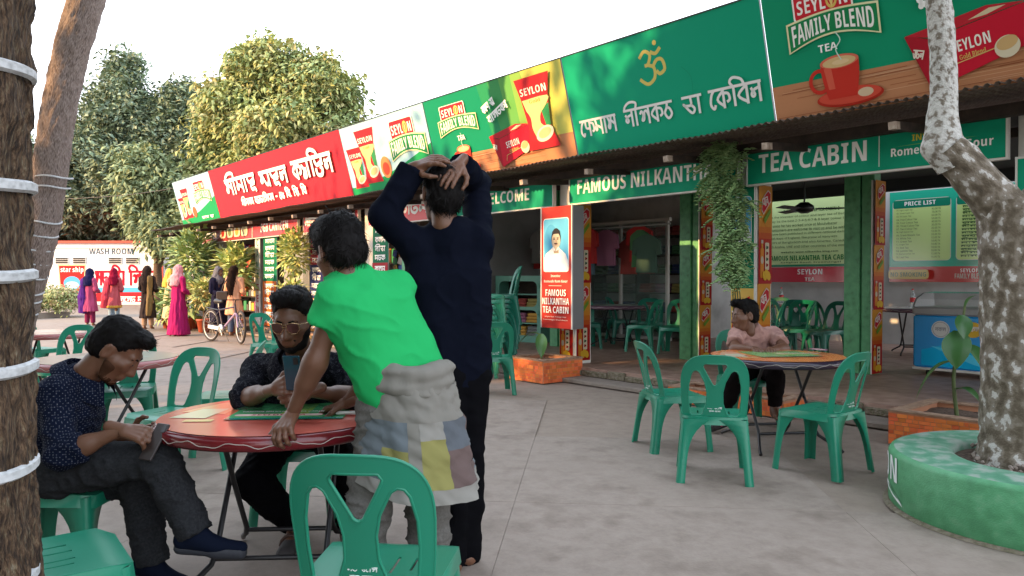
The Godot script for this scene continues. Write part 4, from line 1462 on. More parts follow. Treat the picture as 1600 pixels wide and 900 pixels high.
	for i in 9:
		var p := t.transform * Vector3(-.3 + (i % 3) * .3, [.112, .352, .612][i / 3], .02)
		var o := put("folded_garment", fold[i % 3], [M.cloth_red, M.cloth_yel, M.cloths[4], M.cloth_red, M.cloths[6], M.cloth_yel, M.cloths[7], M.cloths[1], M.cloths[3]][i], self, p, .25)
		tag(o, "folded garments in the pale green cabinet, %s shelf, %s from the left" % [ORD[i / 3], ORD[i % 3]], "clothes", "folded garments in the cabinet")
	# clothes hanging in the souvenir shop
	for i in 12:
		var o := garment(M.cloths[(i * 3 + 1) % 8] if i % 3 else M.cloth_red)
		o.position = Vector3(-10.85 + i * .26, 1.5 + .12 * sin(i * 2.2), -9.9 + .25 * sin(i * 1.3))
		o.rotation.y = .5 * sin(i * 3.1)
		tag(o, "%s garment, %s from the left on the souvenir shop rail" % [(CN[(i * 3 + 1) % 8] if i % 3 else "red"), ORD[i]], "garment", "garments hung in the souvenir shop")
	b = mb()
	tube(b, [Vector3(-11.0, 2.2, -9.9), Vector3(-7.7, 2.2, -9.9)], .015, 6)
	tag(obj("clothes_rail", b, M.metal), "steel rail of hanging garments in the souvenir shop", "rail")
	freezer()
	for q in [[-4.95, -12.4, "clear drink bottle with red label on the table behind the freezer"], [-7.3, -12.6, "clear drink bottle with red label below the story board"]]:
		t = thing("drink_bottle", q[2], "bottle", Vector3(q[0], .86, q[1]))
		b = mb()
		lathe(b, [Vector2(0, 0), Vector2(.036, 0), Vector2(.04, .02), Vector2(.04, .16), Vector2(.03, .21), Vector2(.014, .25), Vector2(.014, .28), Vector2(0, .28)], 14)
		obj("body", b, M.bottle, t)
		b = mb()
		lathe(b, [Vector2(.041, .08), Vector2(.0415, .15)], 14)
		obj("paper_label", b, M.sign_red, t)
		b = mb()
		lathe(b, [Vector2(0, .29), Vector2(.016, .29), Vector2(.016, .268)], 12)
		obj("cap", b, M.sign_red, t)

func garment(m: Material) -> Node3D:
	var b := mb()
	var o := V2([-.07, .62, -.24, .52, -.27, .3, -.18, .28, -.16, .4, -.17, 0, .17, 0, .16, .4, .18, .28, .27, .3, .24, .52, .07, .62])
	sheet(b, PackedVector2Array(o), [], .09, func(p): return Vector3(p.x, p.y, .02 * sin(p.x * 30.0) * (1.0 - p.y)), .05)
	return obj("hanging_garment", b, m)

func freezer() -> void:
	var t := thing("chest_freezer", "blue chest freezer with round badges and sloping glass lid", "freezer", Vector3(-3.16, .16, -9.85), .0)
	var b := mb()
	box(b, Vector3(1.3, .62, .6), Vector3(0, .4, -.0), Basis.IDENTITY, .02)
	obj("body", b, M.freezer_blue, t)
	b = mb()
	box(b, Vector3(1.32, .1, .62), Vector3(0, .76, 0), Basis.IDENTITY, .02)
	obj("collar", b, M.freezer_grey, t)
	b = mb()
	box(b, Vector3(1.31, .03, .61), Vector3(0, .075, 0), Basis.IDENTITY, .006)
	obj("base_trim", b, M.frame, t)
	b = mb()
	var prof := [Vector3(0, .81, .3), Vector3(0, .9, .22), Vector3(0, .97, 0), Vector3(0, .985, -.28), Vector3(0, .81, -.3)]
	for s in [-.645, .645]:
		var pl := PackedVector2Array()
		for p in prof: pl.append(Vector2(p.z, p.y))
		prism(b, pl, -.012, .012, Transform3D(Basis(Vector3(0, 0, 1), Vector3(0, 1, 0), Vector3(-1, 0, 0)), Vector3(s, 0, 0)))
	obj("lid_cheek", b, M.freezer_grey, t)
	b = mb()
	for i in 3: quad(b, Vector3(-.63, prof[i].y, prof[i].z), Vector3(-.63, prof[i + 1].y, prof[i + 1].z), Vector3(.63, prof[i + 1].y, prof[i + 1].z), Vector3(.63, prof[i].y, prof[i].z))
	obj("glass_lid", b, M.glass, t)
	for p in [[-.5, .22], [.5, .22], [-.5, -.22], [.5, -.22]]:
		b = mb()
		lathe(b, [Vector2(0, -.02), Vector2(.03, -.02), Vector2(.03, .02), Vector2(0, .02)], 12, Vector3(p[0], .03, p[1]), Basis(Vector3(0, 0, 1), PI / 2))
		obj("caster", b, M.black_metal, t)
	var st := mb()
	pz = 0.0
	fill(st, V2([-.55, .12, .55, .1, .55, .35, .1, .28, -.2, .4, -.55, .3]), lin(.01, .42, .75))
	fill(st, smooth_path(V2([-.45, .35, -.1, .3, .2, .2, .5, .33, .52, .28, .2, .13, -.15, .22]), 4), lin(.1, .6, .85))
	fill(st, oval(-.34, .55, .1, .1), lin(.62, .62, .6))
	var ring := oval(-.34, .55, .085, .085, 30)
	ring.append(ring[0])
	stroke(st, ring, .006, lin(.25, .27, .3))
	bengali(st, "n,k,l", -.4, .53, .12, .04, .008, lin(.3, .3, .32))
	fill(st, oval(0, .56, .1, .09), lin(.65, .4, .05))
	bengali(st, "n,k,l", -.075, .54, .15, .05, .012, lin(.7, .65, .6))
	fill(st, rect(.25, .5, .22, .12, .03), lin(.55, .03, .04))
	print_on("print", st, t, Transform3D(Basis.IDENTITY, Vector3(0, 0, .3005)))

# ---------------------------------------------------------------- the left shops
func build_left_shops() -> void:
	var b: SurfaceTool
	var st: SurfaceTool
	# banner strips on the pillars
	for q in [["white upright strip with dark lettering on the canteen pillar", -17.95, .3, 0], ["dark green Bengali banner above an orange advert by the canteen pillar", -17.2, .78, 1], ["green, red and blue Bengali banner on the pillar by the green post", -12.15, .55, 2], ["red and blue Bengali banner beside the green shirt's head", -14.75, .6, 3]]:
		st = mb(); pz = 0.0
		var w: float = q[2]
		if q[3] == 0:
			fill(st, rect(-w * .5, 0, w, 2.1), lin(.66, .64, .6))
			for k in 7: letters(st, "CANTEEN"[k], -.07, 1.9 - k * .27, .14, .16, lin(.35, .04, .06) if k > 3 else lin(.05, .2, .1))
		else:
			var cs: Array = [[lin(.01, .14, .07), lin(.5, .12, .03)], [lin(.01, .13, .07), lin(.35, .02, .03), lin(.02, .03, .09)], [lin(.4, .03, .04), lin(.02, .025, .1), lin(.5, .2, .04)]][q[3] - 1]
			for k in cs.size():
				var hh: float = 2.1 / cs.size()
				fill(st, rect(-w * .5, 2.1 - (k + 1) * hh, w, hh), cs[k])
				for l in (4 if cs.size() > 2 else 6): bengali(st, ["s,aa,b,n", "k,l,m", "n,ii,ch,aa", "m,t,k"][(l + k) % 4], -w * .34, 2.1 - k * hh - .16 - l * .165, w * .68, .09, .022, W0())
		poster("shop_banner", q[0], "banner", Vector3(q[1], .2, -7.13), 0, w, 2.1, st, "upright banners on the canteen pillars")
	b = mb()
	box(b, Vector3(1.3, 2.1, .06), Vector3(-15.85, 1.21, -7.2))
	tag(obj("panel_wall", b, M.grey_wall), "grey wall panel behind the potted croton bush", "wall")
	b = mb()
	box(b, Vector3(.12, 2.45, .12), Vector3(-11.38, 1.385, -7.2), Basis.IDENTITY, .005)
	tag(obj("shop_post", b, M.green_paint), "thin green post beside hanging goods in the red-signed shop", "post")
	b = mb()
	box(b, Vector3(.3, 2.2, .12), Vector3(-19.7, 1.26, -7.25), Basis.IDENTITY, .005)
	tag(obj("shop_post", b, M.green_dark), "dark green post at the far canteen doorway", "post")
	# racks of goods inside
	for q in [[-21.6, -8.6, 2.0], [-18.9, -8.8, 1.4], [-14.1, -8.3, 1.6], [-11.6, -8.2, 1.0]]:
		var t := thing("goods_rack", {-21.6: "tall goods rack in the farthest canteen shop", -18.9: "goods rack behind the two women at the bicycle", -14.1: "goods rack behind the green shirt's shoulder", -11.6: "goods rack between the green post and the man in black"}[q[0]], "rack", Vector3(q[0], .16, q[1]))
		for i in 5:
			b = mb()
			box(b, Vector3(q[2], .025, .35), Vector3(0, .2 + i * .42, 0))
			obj("shelf_board", b, M.dark_wood, t)
		for s in [-1, 1]:
			b = mb()
			box(b, Vector3(.04, 2.1, .35), Vector3(s * (q[2] * .5 + .022), 1.05, 0))
			obj("upright", b, M.dark_wood, t)
		for i in 5:
			for j in int(q[2] / .2):
				var hh := .12 + .18 * fposmod(sin(i * 7.7 + j * 3.3 + q[0]) * 91.7, 1.0)
				b = mb()
				box(b, Vector3(.15, hh, .18), Vector3(0, hh * .5, 0), Basis(Vector3.UP, .2 * sin(j * 2.0 + i)), .012)
				var o := obj("packet", b, M.packets[(i * 3 + j * 5 + int(-q[0])) % M.packets.size()])
				o.position = Vector3(q[0] - q[2] * .5 + .1 + j * .2, .16 + .213 + i * .42, q[1] + .05)
				tag(o, "%s packet, %s along the %s shelf of the %s" % [PN[(i * 3 + j * 5 + int(-q[0])) % 8], ORD[j], ORD[i], {-21.6: "farthest canteen rack", -18.9: "rack behind the bicycle", -14.1: "rack behind the green shirt", -11.6: "rack by the green post"}[q[0]]], "packet", "packets on the goods racks")
	# strings of small packets hung under the eaves
	for i in 9:
		var x := -12.0 + i * .2 if i < 5 else -14.6 + (i - 5) * .3
		var t := thing("packet_string", "%s string of small snack packets hanging in the doorway %s" % [ORD[i if i < 5 else i - 5], "by the green post" if i < 5 else "behind the green shirt"], "snacks", Vector3(x, 1.35, -7.35), .3 * sin(i * 2.0), "strings of snack packets")
		for k in 6:
			b = mb()
			box(b, Vector3(.11, .13, .03), Vector3(.02 * sin(k * 2.0 + i), k * .14, .015 * sin(k * 3.0)), Basis(Vector3(0, 0, 1), .3 * sin(k * 1.7 + i)), .01)
			obj("packet", b, M.packets[(k + i * 2) % M.packets.size()], t)
		b = mb()
		tube(b, [Vector3(0, .7, 0), Vector3(0, 1.12, 0)], .004, 4)
		obj("cord", b, M.frame, t)

func build_washroom() -> void:
	# white painted block, its front turned towards the plaza
	var A := Vector3(-40.35, 0, -11.15)
	var ux := Vector3(.647, 0, -.763)
	var t := thing("washroom_block", "long white washroom block with red trim, painted advert and WASH ROOM lettering", "building", A - ux * 4.4, atan2(.763, .647))
	var b := mb()
	box(b, Vector3(8.8, 3.1, 3.0), Vector3(0, 1.55, -1.5))
	obj("wall", b, M.white_wall, t)
	b = mb()
	box(b, Vector3(9.1, .12, 3.3), Vector3(0, 3.16, -1.5))
	obj("roof", b, M.red_trim, t)
	b = mb()
	box(b, Vector3(.22, 3.1, .06), Vector3(4.35, 1.55, .035))
	obj("corner_trim", b, M.red_trim, t)
	b = mb()
	box(b, Vector3(8.1, .05, .05), Vector3(-.25, 2.86, .03))
	obj("ledge", b, M.frame, t)
	for x in [-.52, .36, 2.15, 3.02]:
		b = mb()
		box(b, Vector3(.68, .36, .03), Vector3(x - .12, 2.22, .02))
		var o := obj("window", b, M.frame, t)
		for k in 3:
			var s := mb()
			box(s, Vector3(.6, .07, .03), Vector3(x - .12, 2.12 + k * .1, .04), Basis(Vector3.RIGHT, .5))
			obj("louvre", s, M.black_metal, o)
	var st := mb()
	pz = 0.0
	letters(st, "WASH ROOM", .72, 2.52, 2.2, .3, lin(.03, .06, .1))
	fill(st, V2([-4.35, 0, 4.22, 0, 4.22, .62, 2.5, .78, .6, .5, -.9, .4, -2.6, .8, -4.35, 1.3]), lin(.5, .02, .03))
	fill(st, V2([-4.35, 0, 4.22, 0, 4.22, .12, -4.35, .2]), lin(.6, .6, .58))
	fill(st, V2([-.85, 2.0, .55, 2.0, .45, .55, -.15, .3, -.75, .55]), lin(.7, .55, .3))
	fill(st, V2([-.8, 1.95, .5, 1.95, .4, .6, -.15, .38, -.7, .6]), lin(.5, .02, .02))
	fill(st, oval(-.15, 1.08, .42, .34), lin(.1, .35, .6))
	fill(st, oval(-.15, .98, .34, .18), lin(.45, .6, .65))
	letters(st, "star ship", -.72, 1.55, 1.15, .34, W0())
	for o in [[.0, lin(.5, .01, .03)]]:
		bengali(st, "s,t,aa,i,sp", 1.0, .95, 1.5, .7, .11, o[1])
		bengali(st, "i,l,g,p", 2.7, .95, 1.4, .7, .11, o[1])
	fill(st, rect(1.1, .62, 2.9, .24), lin(.1, .4, .6))
	bengali(st, "k,n,e,l,t, ,m,i,l,k", 2.0, .12, 2.0, .26, .05, W0())
	fill(st, V2([-2.1, 2.3, -2.0, 2.55, -1.9, 2.3, -1.75, 2.42, -1.85, 2.15, -2.15, 2.15, -2.25, 2.42]), lin(.5, .04, .04))
	print_on("painted_mural", st, t, Transform3D(Basis.IDENTITY, Vector3(0, .02, .004)))
	# red-trimmed emblem on the parapet
	# grey blocks behind
	for q in [["pale grey block with flat roof behind the washroom", -52.0, -9.5, 14.0, 4.6, 5.0, M.grey_wall], ["dark low shed with sloping roof behind the end of the shop row", -41.0, -18.5, 7.0, 3.0, 4.0, M.rust], ["tall white building glimpsed between the trees", -60.0, -16.0, 9.0, 7.5, 6.0, M.white_wall]]:
		var h := thing("distant_building", q[0], "building", Vector3(q[1], 0, q[2]), .87, "buildings behind the washroom")
		b = mb()
		box(b, Vector3(q[3], q[4], q[5]), Vector3(0, q[4] * .5, 0))
		obj("wall", b, q[6], h)
		b = mb()
		box(b, Vector3(q[3] + .5, .25, q[5] + .5), Vector3(0, q[4] + .13, 0))
		obj("roof", b, M.grey_metal if q[4] < 7 else M.grey_wall, h)
		for i in 5:
			b = mb()
			box(b, Vector3(1.0, 1.0, .06), Vector3(-q[3] * .4 + i * q[3] * .2, q[4] * .66, q[5] * .5 + .035))
			obj("window", b, M.black_metal, h)

# ---------------------------------------------------------------- leaves and trees
func leaf_shape(st: SurfaceTool, at: Vector3, dir: Vector3, up: Vector3, l: float, w: float, droop := .2, c := Color.WHITE) -> void:
	var d := dir.normalized()
	var s := d.cross(up).normalized()
	var n := s.cross(d)
	var a := at
	var m := at + d * l * .45 + n * l * .06
	var e := at + d * l - n * l * droop
	st.set_color(c)
	for t in [[a, m + s * w - n * w * .35, m], [m, m + s * w - n * w * .35, e], [a, m, m - s * w - n * w * .35], [m, e, m - s * w - n * w * .35]]:
		for p in t: st.add_vertex(p)

func leaf_cluster(seed_: int, n: int, l: float, w: float, spread: float, droop: float) -> ArrayMesh:
	var r := RandomNumberGenerator.new()
	r.seed = seed_
	var st := mb()
	for i in n:
		var d := Vector3(r.randfn(), r.randfn() * .6 - droop, r.randfn()).normalized()
		var p := Vector3(r.randfn(), r.randfn() * .8, r.randfn()) * spread
		var k := .72 + .5 * r.randf()
		leaf_shape(st, p, d, Vector3(r.randfn() * .4, 1, r.randfn() * .4).normalized(), l * (.7 + .6 * r.randf()), w * (.8 + .4 * r.randf()), .25, Color(k, k, k * .95))
	return fin(st)

func crown(parent: Node, called: String, blobs: Array, n: int, cl: Array, cols: Array, seed_: int, size := Vector2(.8, 1.3), gap := -.15) -> MultiMeshInstance3D:
	var r := RandomNumberGenerator.new()
	r.seed = seed_
	var no := FastNoiseLite.new()
	no.seed = seed_
	no.frequency = .42
	var tot := 0.0
	for b in blobs: tot += b[1].x * b[1].y * b[1].z
	var T := []
	var C := []
	for b in blobs:
		var cnt := int(n * b[1].x * b[1].y * b[1].z / tot)
		for i in cnt:
			var d := Vector3(r.randfn(), r.randfn(), r.randfn()).normalized()
			var rad := pow(r.randf(), .42) * (1.0 + .12 * r.randfn())
			var p: Vector3 = b[0] + d * b[1] * rad
			if no.get_noise_3dv(p) < gap: continue
			var s := lerpf(size.x, size.y, r.randf())
			T.append(Transform3D(Basis.from_euler(Vector3(r.randf_range(-.5, .5), r.randf() * TAU, r.randf_range(-.5, .5))) * s, p))
			var c: Color = cols[r.randi() % cols.size()]
			var v := .8 + .4 * r.randf()
			C.append(Color(c.r * v, c.g * v, c.b * v))
	var mm := MultiMesh.new()
	mm.transform_format = MultiMesh.TRANSFORM_3D
	mm.use_colors = true
	mm.mesh = cl[seed_ % cl.size()]
	mm.instance_count = T.size()
	for i in T.size():
		mm.set_instance_transform(i, T[i])
		mm.set_instance_color(i, C[i])
	var o := MultiMeshInstance3D.new()
	o.name = called
	o.multimesh = mm
	o.material_override = M.leaf
	o.set_meta("kind", "stuff")
	parent.add_child(o, true)
	return o

func limb(parent: Node, called: String, pts: Array, r0: float, r1: float, m: Material, sides := 10) -> MeshInstance3D:
	var st := mb()
	var path := smooth_path(pts, 5)
	var rr := []
	for i in path.size(): rr.append(lerpf(r0, r1, float(i) / (path.size() - 1)))
	tube(st, path, rr, sides)
	return put(called, fin(st), m, parent)

# a trunk whose bark is modelled: rings displaced by fissures
func bark_trunk(parent: Node, called: String, pts: Array, radii: Array, m: Material, amp: float, seed_: int, sides := 72, step := .02, fr := Vector3(9, 1.6, 9), knots := []) -> MeshInstance3D:
	var path := smooth_path(pts, 10)
	var rp := smooth_path(radii.map(func(r): return Vector2(r, 0)), 10)
	var dense := []
	var rad := []
	for i in path.size() - 1:
		var k := maxi(1, int(path[i].distance_to(path[i + 1]) / step))
		for j in k:
			dense.append(path[i].lerp(path[i + 1], float(j) / k))
			rad.append(lerpf(rp[i].x, rp[i + 1].x, float(j) / k))
	var no := FastNoiseLite.new()
	no.seed = seed_
	no.frequency = 1.0
	no.fractal_type = FastNoiseLite.FRACTAL_RIDGED
	no.fractal_octaves = 4
	var lump := FastNoiseLite.new()
	lump.seed = seed_ + 5
	lump.frequency = 2.5
	var st := mb()
	var rings := []
	var px := Vector3.ZERO
	var len := 0.0
	var us := []
	for i in dense.size():
		var d: Vector3 = dense[mini(i + 1, dense.size() - 1)] - dense[maxi(i - 1, 0)]
		var f := frame_at(d)
		if i > 0:
			var x := (px - f.y * px.dot(f.y)).normalized()
			f = Basis(x, f.y, x.cross(f.y))
			len += dense[i].distance_to(dense[i - 1])
		px = f.x
		var ring := []
		for j in sides + 1:
			var a := TAU * j / sides
			var dir := f.x * cos(a) - f.z * sin(a)
			var q := Vector3(cos(a) * rad[i], len, sin(a) * rad[i])
			var r: float = rad[i] * (1.0 + .05 * lump.get_noise_3dv(q * 1.2)) + amp * (no.get_noise_3dv(q * fr) - .2) + amp * .35 * no.get_noise_3dv(q * fr * 3.1)
			for k in knots:
				var dd: float = (dense[i] + dir * rad[i]).distance_to(k[0])
				r += k[2] * exp(-dd * dd / (k[1] * k[1]))
			ring.append(dense[i] + dir * r)
		rings.append(ring)
		us.append(len)
	st.set_smooth_group(0)
	for i in rings.size() - 1:
		for j in sides:
			var q := [[i, j], [i + 1, j], [i + 1, j + 1], [i, j], [i + 1, j + 1], [i, j + 1]]
			for e in q:
				st.set_uv(Vector2(float(e[1]) / sides * roundf(TAU * rad[0] / .5), us[e[0]]))
				st.add_vertex(rings[e[0]][e[1]])
	return put(called, fin(st), m, parent)

func ring_tie(parent: Node, called: String, at: Vector3, r: float, tilt: Basis, wid: float, th: float, m: Material) -> void:
	var st := mb()
	var pts := []
	for i in 41:
		var a := TAU * i / 40.0
		pts.append(at + tilt * Vector3(cos(a) * r * (1.0 + .02 * sin(a * 5.0)), .006 * sin(a * 3.0), sin(a) * r))
	# flat band
	var rings := []
	for i in pts.size():
		var o: Vector3 = (pts[i] - at).normalized()
		rings.append([pts[i] + Vector3(0, wid * .5, 0), pts[i] + Vector3(0, wid * .3, 0) + o * th, pts[i] - Vector3(0, wid * .3, 0) + o * th, pts[i] - Vector3(0, wid * .5, 0)])
	loft(st, rings, false, false)
	put(called, fin(st), m, parent)

func build_trees() -> void:
	var cl_big := [leaf_cluster(1, 16, .42, .085, .34, .35), leaf_cluster(2, 16, .4, .09, .36, .3), leaf_cluster(3, 15, .45, .08, .34, .4)]
	var cl_mid := [leaf_cluster(4, 16, .3, .07, .26, .2), leaf_cluster(5, 16, .28, .075, .28, .15)]
	var cl_shade := [leaf_cluster(6, 14, .2, .05, .3, .1)]
	M.cl_big = cl_big
	M.cl_mid = cl_mid
	# near trunk with wound bands
	var t := thing("tree", "thick rough-barked trunk wound with white bands at the picture's left edge", "tree", Vector3(-2.51, 0, -.143))
	bark_trunk(t, "trunk", [Vector3(0, -.05, 0), Vector3(.0, .6, 0), Vector3(-.005, 1.5, .005), Vector3(-.01, 2.6, 0), Vector3(.05, 4.0, .1)], [.26, .2, .192, .185, .17], M.bark, .03, 11, 120, .014, Vector3(10, 1.8, 10))
	for y in [.2, .48, .78, 1.05, 1.3, 1.54, 1.85, 2.2]:
		ring_tie(t, "band", Vector3(-.003, y, 0), .206, Basis(Vector3(.6, 0, .8).normalized(), .05), .034, .012, M.rope)
	for q in [[Vector3(.05, 3.9, .1), Vector3(.8, 5.2, .9), Vector3(1.4, 6.6, 2.2)], [Vector3(.05, 3.9, .1), Vector3(-.7, 5.4, 1.2), Vector3(-1.2, 6.8, 2.4)]]: limb(t, "limb", q, .13, .04, M.bark_plain)
	crown(t, "crown", [[Vector3(.8, 7.0, 2.4), Vector3(2.6, 1.7, 2.4)], [Vector3(-1.6, 6.8, 2.8), Vector3(2.2, 1.5, 2.2)]], 1500, cl_shade, [lin(.05, .1, .02), lin(.06, .11, .02)], 6, Vector2(1.0, 1.8))
	# leaning trunk behind
	t = thing("tree", "leaning scaly trunk with thin white bands behind the seated man", "tree", Vector3(-9.04, 0, -1.08))
	bark_trunk(t, "trunk", [Vector3(-.08, -.05, .1), Vector3(.0, .76, .0), Vector3(.12, 1.45, -.15), Vector3(.18, 1.76, -.21), Vector3(.23, 2.24, -.28), Vector3(.29, 2.82, -.34), Vector3(.37, 3.46, -.44), Vector3(.49, 4.11, -.58), Vector3(.64, 4.88, -.76)], [.2, .17, .16, .155, .15, .15, .152, .158, .15], M.bark_scaly, .02, 21, 64, .03, Vector3(11, 4, 11))
	for y in [.55, .75, .95, 1.09, 1.18, 1.33, 1.46, 1.59, 1.74, 1.89, 2.22, 2.32]:
		var x: float = .12 + (y - 1.45) * .17
		ring_tie(t, "band", Vector3(x, y, -x * 1.2), .166, Basis(Vector3(.3, 0, .95).normalized(), -.14 + .08 * sin(y * 9.0)), .018, .008, M.rope)
	for q in [[Vector3(.64, 4.85, -.75), Vector3(.3, 6.6, .4), Vector3(-.2, 8.0, 1.6)], [Vector3(.64, 4.85, -.75), Vector3(1.2, 6.4, .6), Vector3(1.8, 7.8, 1.9)]]: limb(t, "limb", q, .14, .05, M.bark_plain)
	crown(t, "crown", [[Vector3(.2, 8.6, 2.2), Vector3(2.8, 1.8, 2.4)], [Vector3(2.6, 8.2, 2.6), Vector3(2.2, 1.6, 2.2)]], 1500, cl_shade, [lin(.05, .1, .02), lin(.06, .11, .02)], 12, Vector2(1.0, 1.8))
	# pale forked tree in the round planter
	t = thing("tree", "blotchy pale-barked forked tree growing from the round green planter", "tree", Vector3(-1.36, .3, -4.93))
	bark_trunk(t, "trunk", [Vector3(0, -.1, 0), Vector3(.0, .12, 0), Vector3(-.02, .5, .01), Vector3(-.04, 1.0, .02), Vector3(-.05, 1.34, .03), Vector3(-.05, 1.46, .04)], [.27, .22, .195, .18, .185, .17], M.bark_pale, .014, 31, 72, .02, Vector3(6, 5, 6))
	bark_trunk(t, "branch", [Vector3(-.02, 1.2, .02), Vector3(-.11, 1.4, .08), Vector3(-.24, 1.62, .2), Vector3(-.33, 1.75, .27)], [.15, .125, .108, .098], M.bark_pale, .012, 32, 56, .02, Vector3(6, 5, 6))
	bark_trunk(t, "upper_branch", [Vector3(-.29, 1.64, .235), Vector3(-.335, 1.76, .27), Vector3(-.345, 1.92, .272), Vector3(-.34, 2.12, .265), Vector3(-.355, 2.5, .29), Vector3(-.39, 2.9, .34), Vector3(-.45, 3.4, .4)], [.09, .098, .08, .07, .065, .06, .05], M.bark_white, .006, 33, 40, .02, Vector3(6, 6, 6), [[Vector3(-.4, 1.74, .33), .06, .03], [Vector3(-.31, 2.36, .34), .04, .012]])
	bark_trunk(t, "branch", [Vector3(-.05, 1.22, .02), Vector3(.05, 1.44, -.06), Vector3(.18, 1.62, -.16), Vector3(.32, 1.95, -.3), Vector3(.4, 2.6, -.4), Vector3(.5, 3.4, -.3)], [.14, .11, .09, .08, .07, .055], M.bark_pale, .01, 34, 48, .025, Vector3(6, 5, 6))
	for q in [[Vector3(-.45, 3.4, .4), Vector3(-.9, 4.4, 1.0), Vector3(-1.4, 5.2, 1.8)], [Vector3(.5, 3.4, -.3), Vector3(.9, 4.4, .4), Vector3(1.2, 5.3, 1.2)]]: limb(t, "limb", q, .05, .02, M.bark_plain)
	crown(t, "crown", [[Vector3(-1.2, 5.4, 1.8), Vector3(1.6, 1.0, 1.4)], [Vector3(1.2, 5.5, 1.4), Vector3(1.6, 1.0, 1.4)]], 700, cl_shade, [lin(.05, .1, .02), lin(.06, .11, .02)], 18, Vector2(.9, 1.5))
	# background trees
	var dk := [lin(.03, .05, .022), lin(.036, .056, .025), lin(.045, .06, .028), lin(.03, .052, .032)]
	var yl := [lin(.11, .135, .022), lin(.15, .155, .028), lin(.08, .115, .022), lin(.18, .15, .036), lin(.05, .085, .02)]
	var mdc := [lin(.05, .075, .024), lin(.07, .09, .028), lin(.042, .065, .024)]
	for q in [
		["tall dark tree with a pointed crown behind the washroom", Vector3(-45.8, 0, -10.9), 9.5, [[Vector3(0, 12.0, 0), Vector3(1.2, 2.0, 1.2)], [Vector3(.2, 9.9, 0), Vector3(2.3, 2.2, 2.3)], [Vector3(-.6, 7.2, .6), Vector3(3.5, 2.4, 3.2)], [Vector3(.9, 7.6, -2.0), Vector3(2.6, 2.0, 2.4)], [Vector3(-1.8, 5.6, 2.0), Vector3(2.6, 1.7, 2.4)]], 5200, cl_mid, dk, 4],
		["sunlit yellow-green mango tree behind the red billboard", Vector3(-34.6, 0, -14.7), 7.5, [[Vector3(-.3, 11.0, .2), Vector3(1.9, 1.6, 1.9)], [Vector3(1.3, 10.2, -1.6), Vector3(1.9, 1.7, 1.9)], [Vector3(-1.4, 8.9, 1.6), Vector3(1.9, 1.8, 1.9)], [Vector3(.6, 8.0, -.6), Vector3(2.9, 1.9, 2.9)], [Vector3(2.0, 7.4, -2.3), Vector3(1.9, 1.8, 1.9)], [Vector3(-1.9, 6.2, 1.7), Vector3(1.6, 1.9, 1.7)], [Vector3(-.2, 5.8, 0), Vector3(2.4, 1.6, 2.4)]], 6000, cl_mid, yl, 7],
		["dark middle tree between the pointed tree and the mango tree", Vector3(-43.6, 0, -13.3), 8.0, [[Vector3(.2, 10.6, 0), Vector3(1.5, 1.5, 1.5)], [Vector3(-.2, 8.4, .4), Vector3(2.3, 2.2, 2.3)], [Vector3(.5, 5.8, -.5), Vector3(2.6, 2.2, 2.6)]], 2900, cl_mid, dk, 8],
		["small pale green tree in front of the washroom roof", Vector3(-36.5, 0, -9.9), 4.0, [[Vector3(-.4, 6.0, .5), Vector3(1.2, 1.2, 1.2)], [Vector3(.2, 4.5, -.2), Vector3(1.7, 1.4, 1.7)], [Vector3(.4, 3.3, -.6), Vector3(1.3, .9, 1.3)]], 1300, cl_mid, mdc, 9],
		["dense dark tree low behind the pointed tree's right side", Vector3(-46.5, 0, -12.6), 7.0, [[Vector3(.4, 8.6, 0), Vector3(1.8, 1.8, 1.8)], [Vector3(-.2, 6.4, .6), Vector3(2.4, 2.2, 2.4)], [Vector3(0, 4.2, 0), Vector3(2.6, 1.7, 2.6)]], 2600, cl_mid, dk, 22],
		["dark round tree low between the pointed tree and the leaning trunk", Vector3(-49.5, 0, -7.0), 6.0, [[Vector3(0, 6.6, 0), Vector3(2.6, 2.2, 2.6)], [Vector3(0, 4.6, .6), Vector3(2.8, 1.8, 2.8)]], 2300, cl_mid, dk, 24],
		["low leafy tree at the end of the shop row", Vector3(-33.5, 0, -11.4), 3.4, [[Vector3(0, 4.4, 0), Vector3(1.1, 1.3, 1.1)], [Vector3(-.3, 2.9, .4), Vector3(1.0, 1.0, 1.0)]], 800, cl_mid, mdc, 10],
		["distant grey-green tree at the left behind the leaning trunk", Vector3(-54, 0, -4.4), 8.0, [[Vector3(0, 8.4, 0), Vector3(2.8, 2.6, 2.8)], [Vector3(-.5, 5.0, .5), Vector3(3.2, 2.4, 3.2)], [Vector3(1.5, 6.0, -2.8), Vector3(2.6, 2.4, 2.6)]], 3000, cl_mid, dk, 14],
		["far tree top showing between the trunks at the left edge", Vector3(-58, 0, .6), 8.0, [[Vector3(0, 8.0, 0), Vector3(3.0, 2.6, 3.0)], [Vector3(0, 5.0, 0), Vector3(3.4, 2.2, 3.4)]], 1800, cl_mid, dk, 16],
		["thin twiggy tree top peeping over the blue billboard panel", Vector3(-20, 0, -16.5), 5.6, [[Vector3(0, 6.2, 0), Vector3(1.2, .7, 1.2)]], 160, cl_mid, yl, 17]]:
		t = thing("tree", q[0], "tree", q[1], 0, "trees beyond the plaza")
		var h: float = q[2]
		limb(t, "trunk", [Vector3(0, -.1, 0), Vector3(.1, h * .4, .05), Vector3(0, h, 0)], .3, .07, M.bark_plain)
		for i in mini(5, q[3].size()):
			var c: Vector3 = q[3][i][0]
			limb(t, "limb", [Vector3(.05, minf(c.y * .55, h * .8), 0), Vector3(c.x * .5, c.y * .8, c.z * .5), c], .12, .03, M.bark_plain, 6)
		crown(t, "crown", q[3], int(q[4] * 1.6), q[5], q[6], q[7], Vector2(.75, 1.3), -.12)
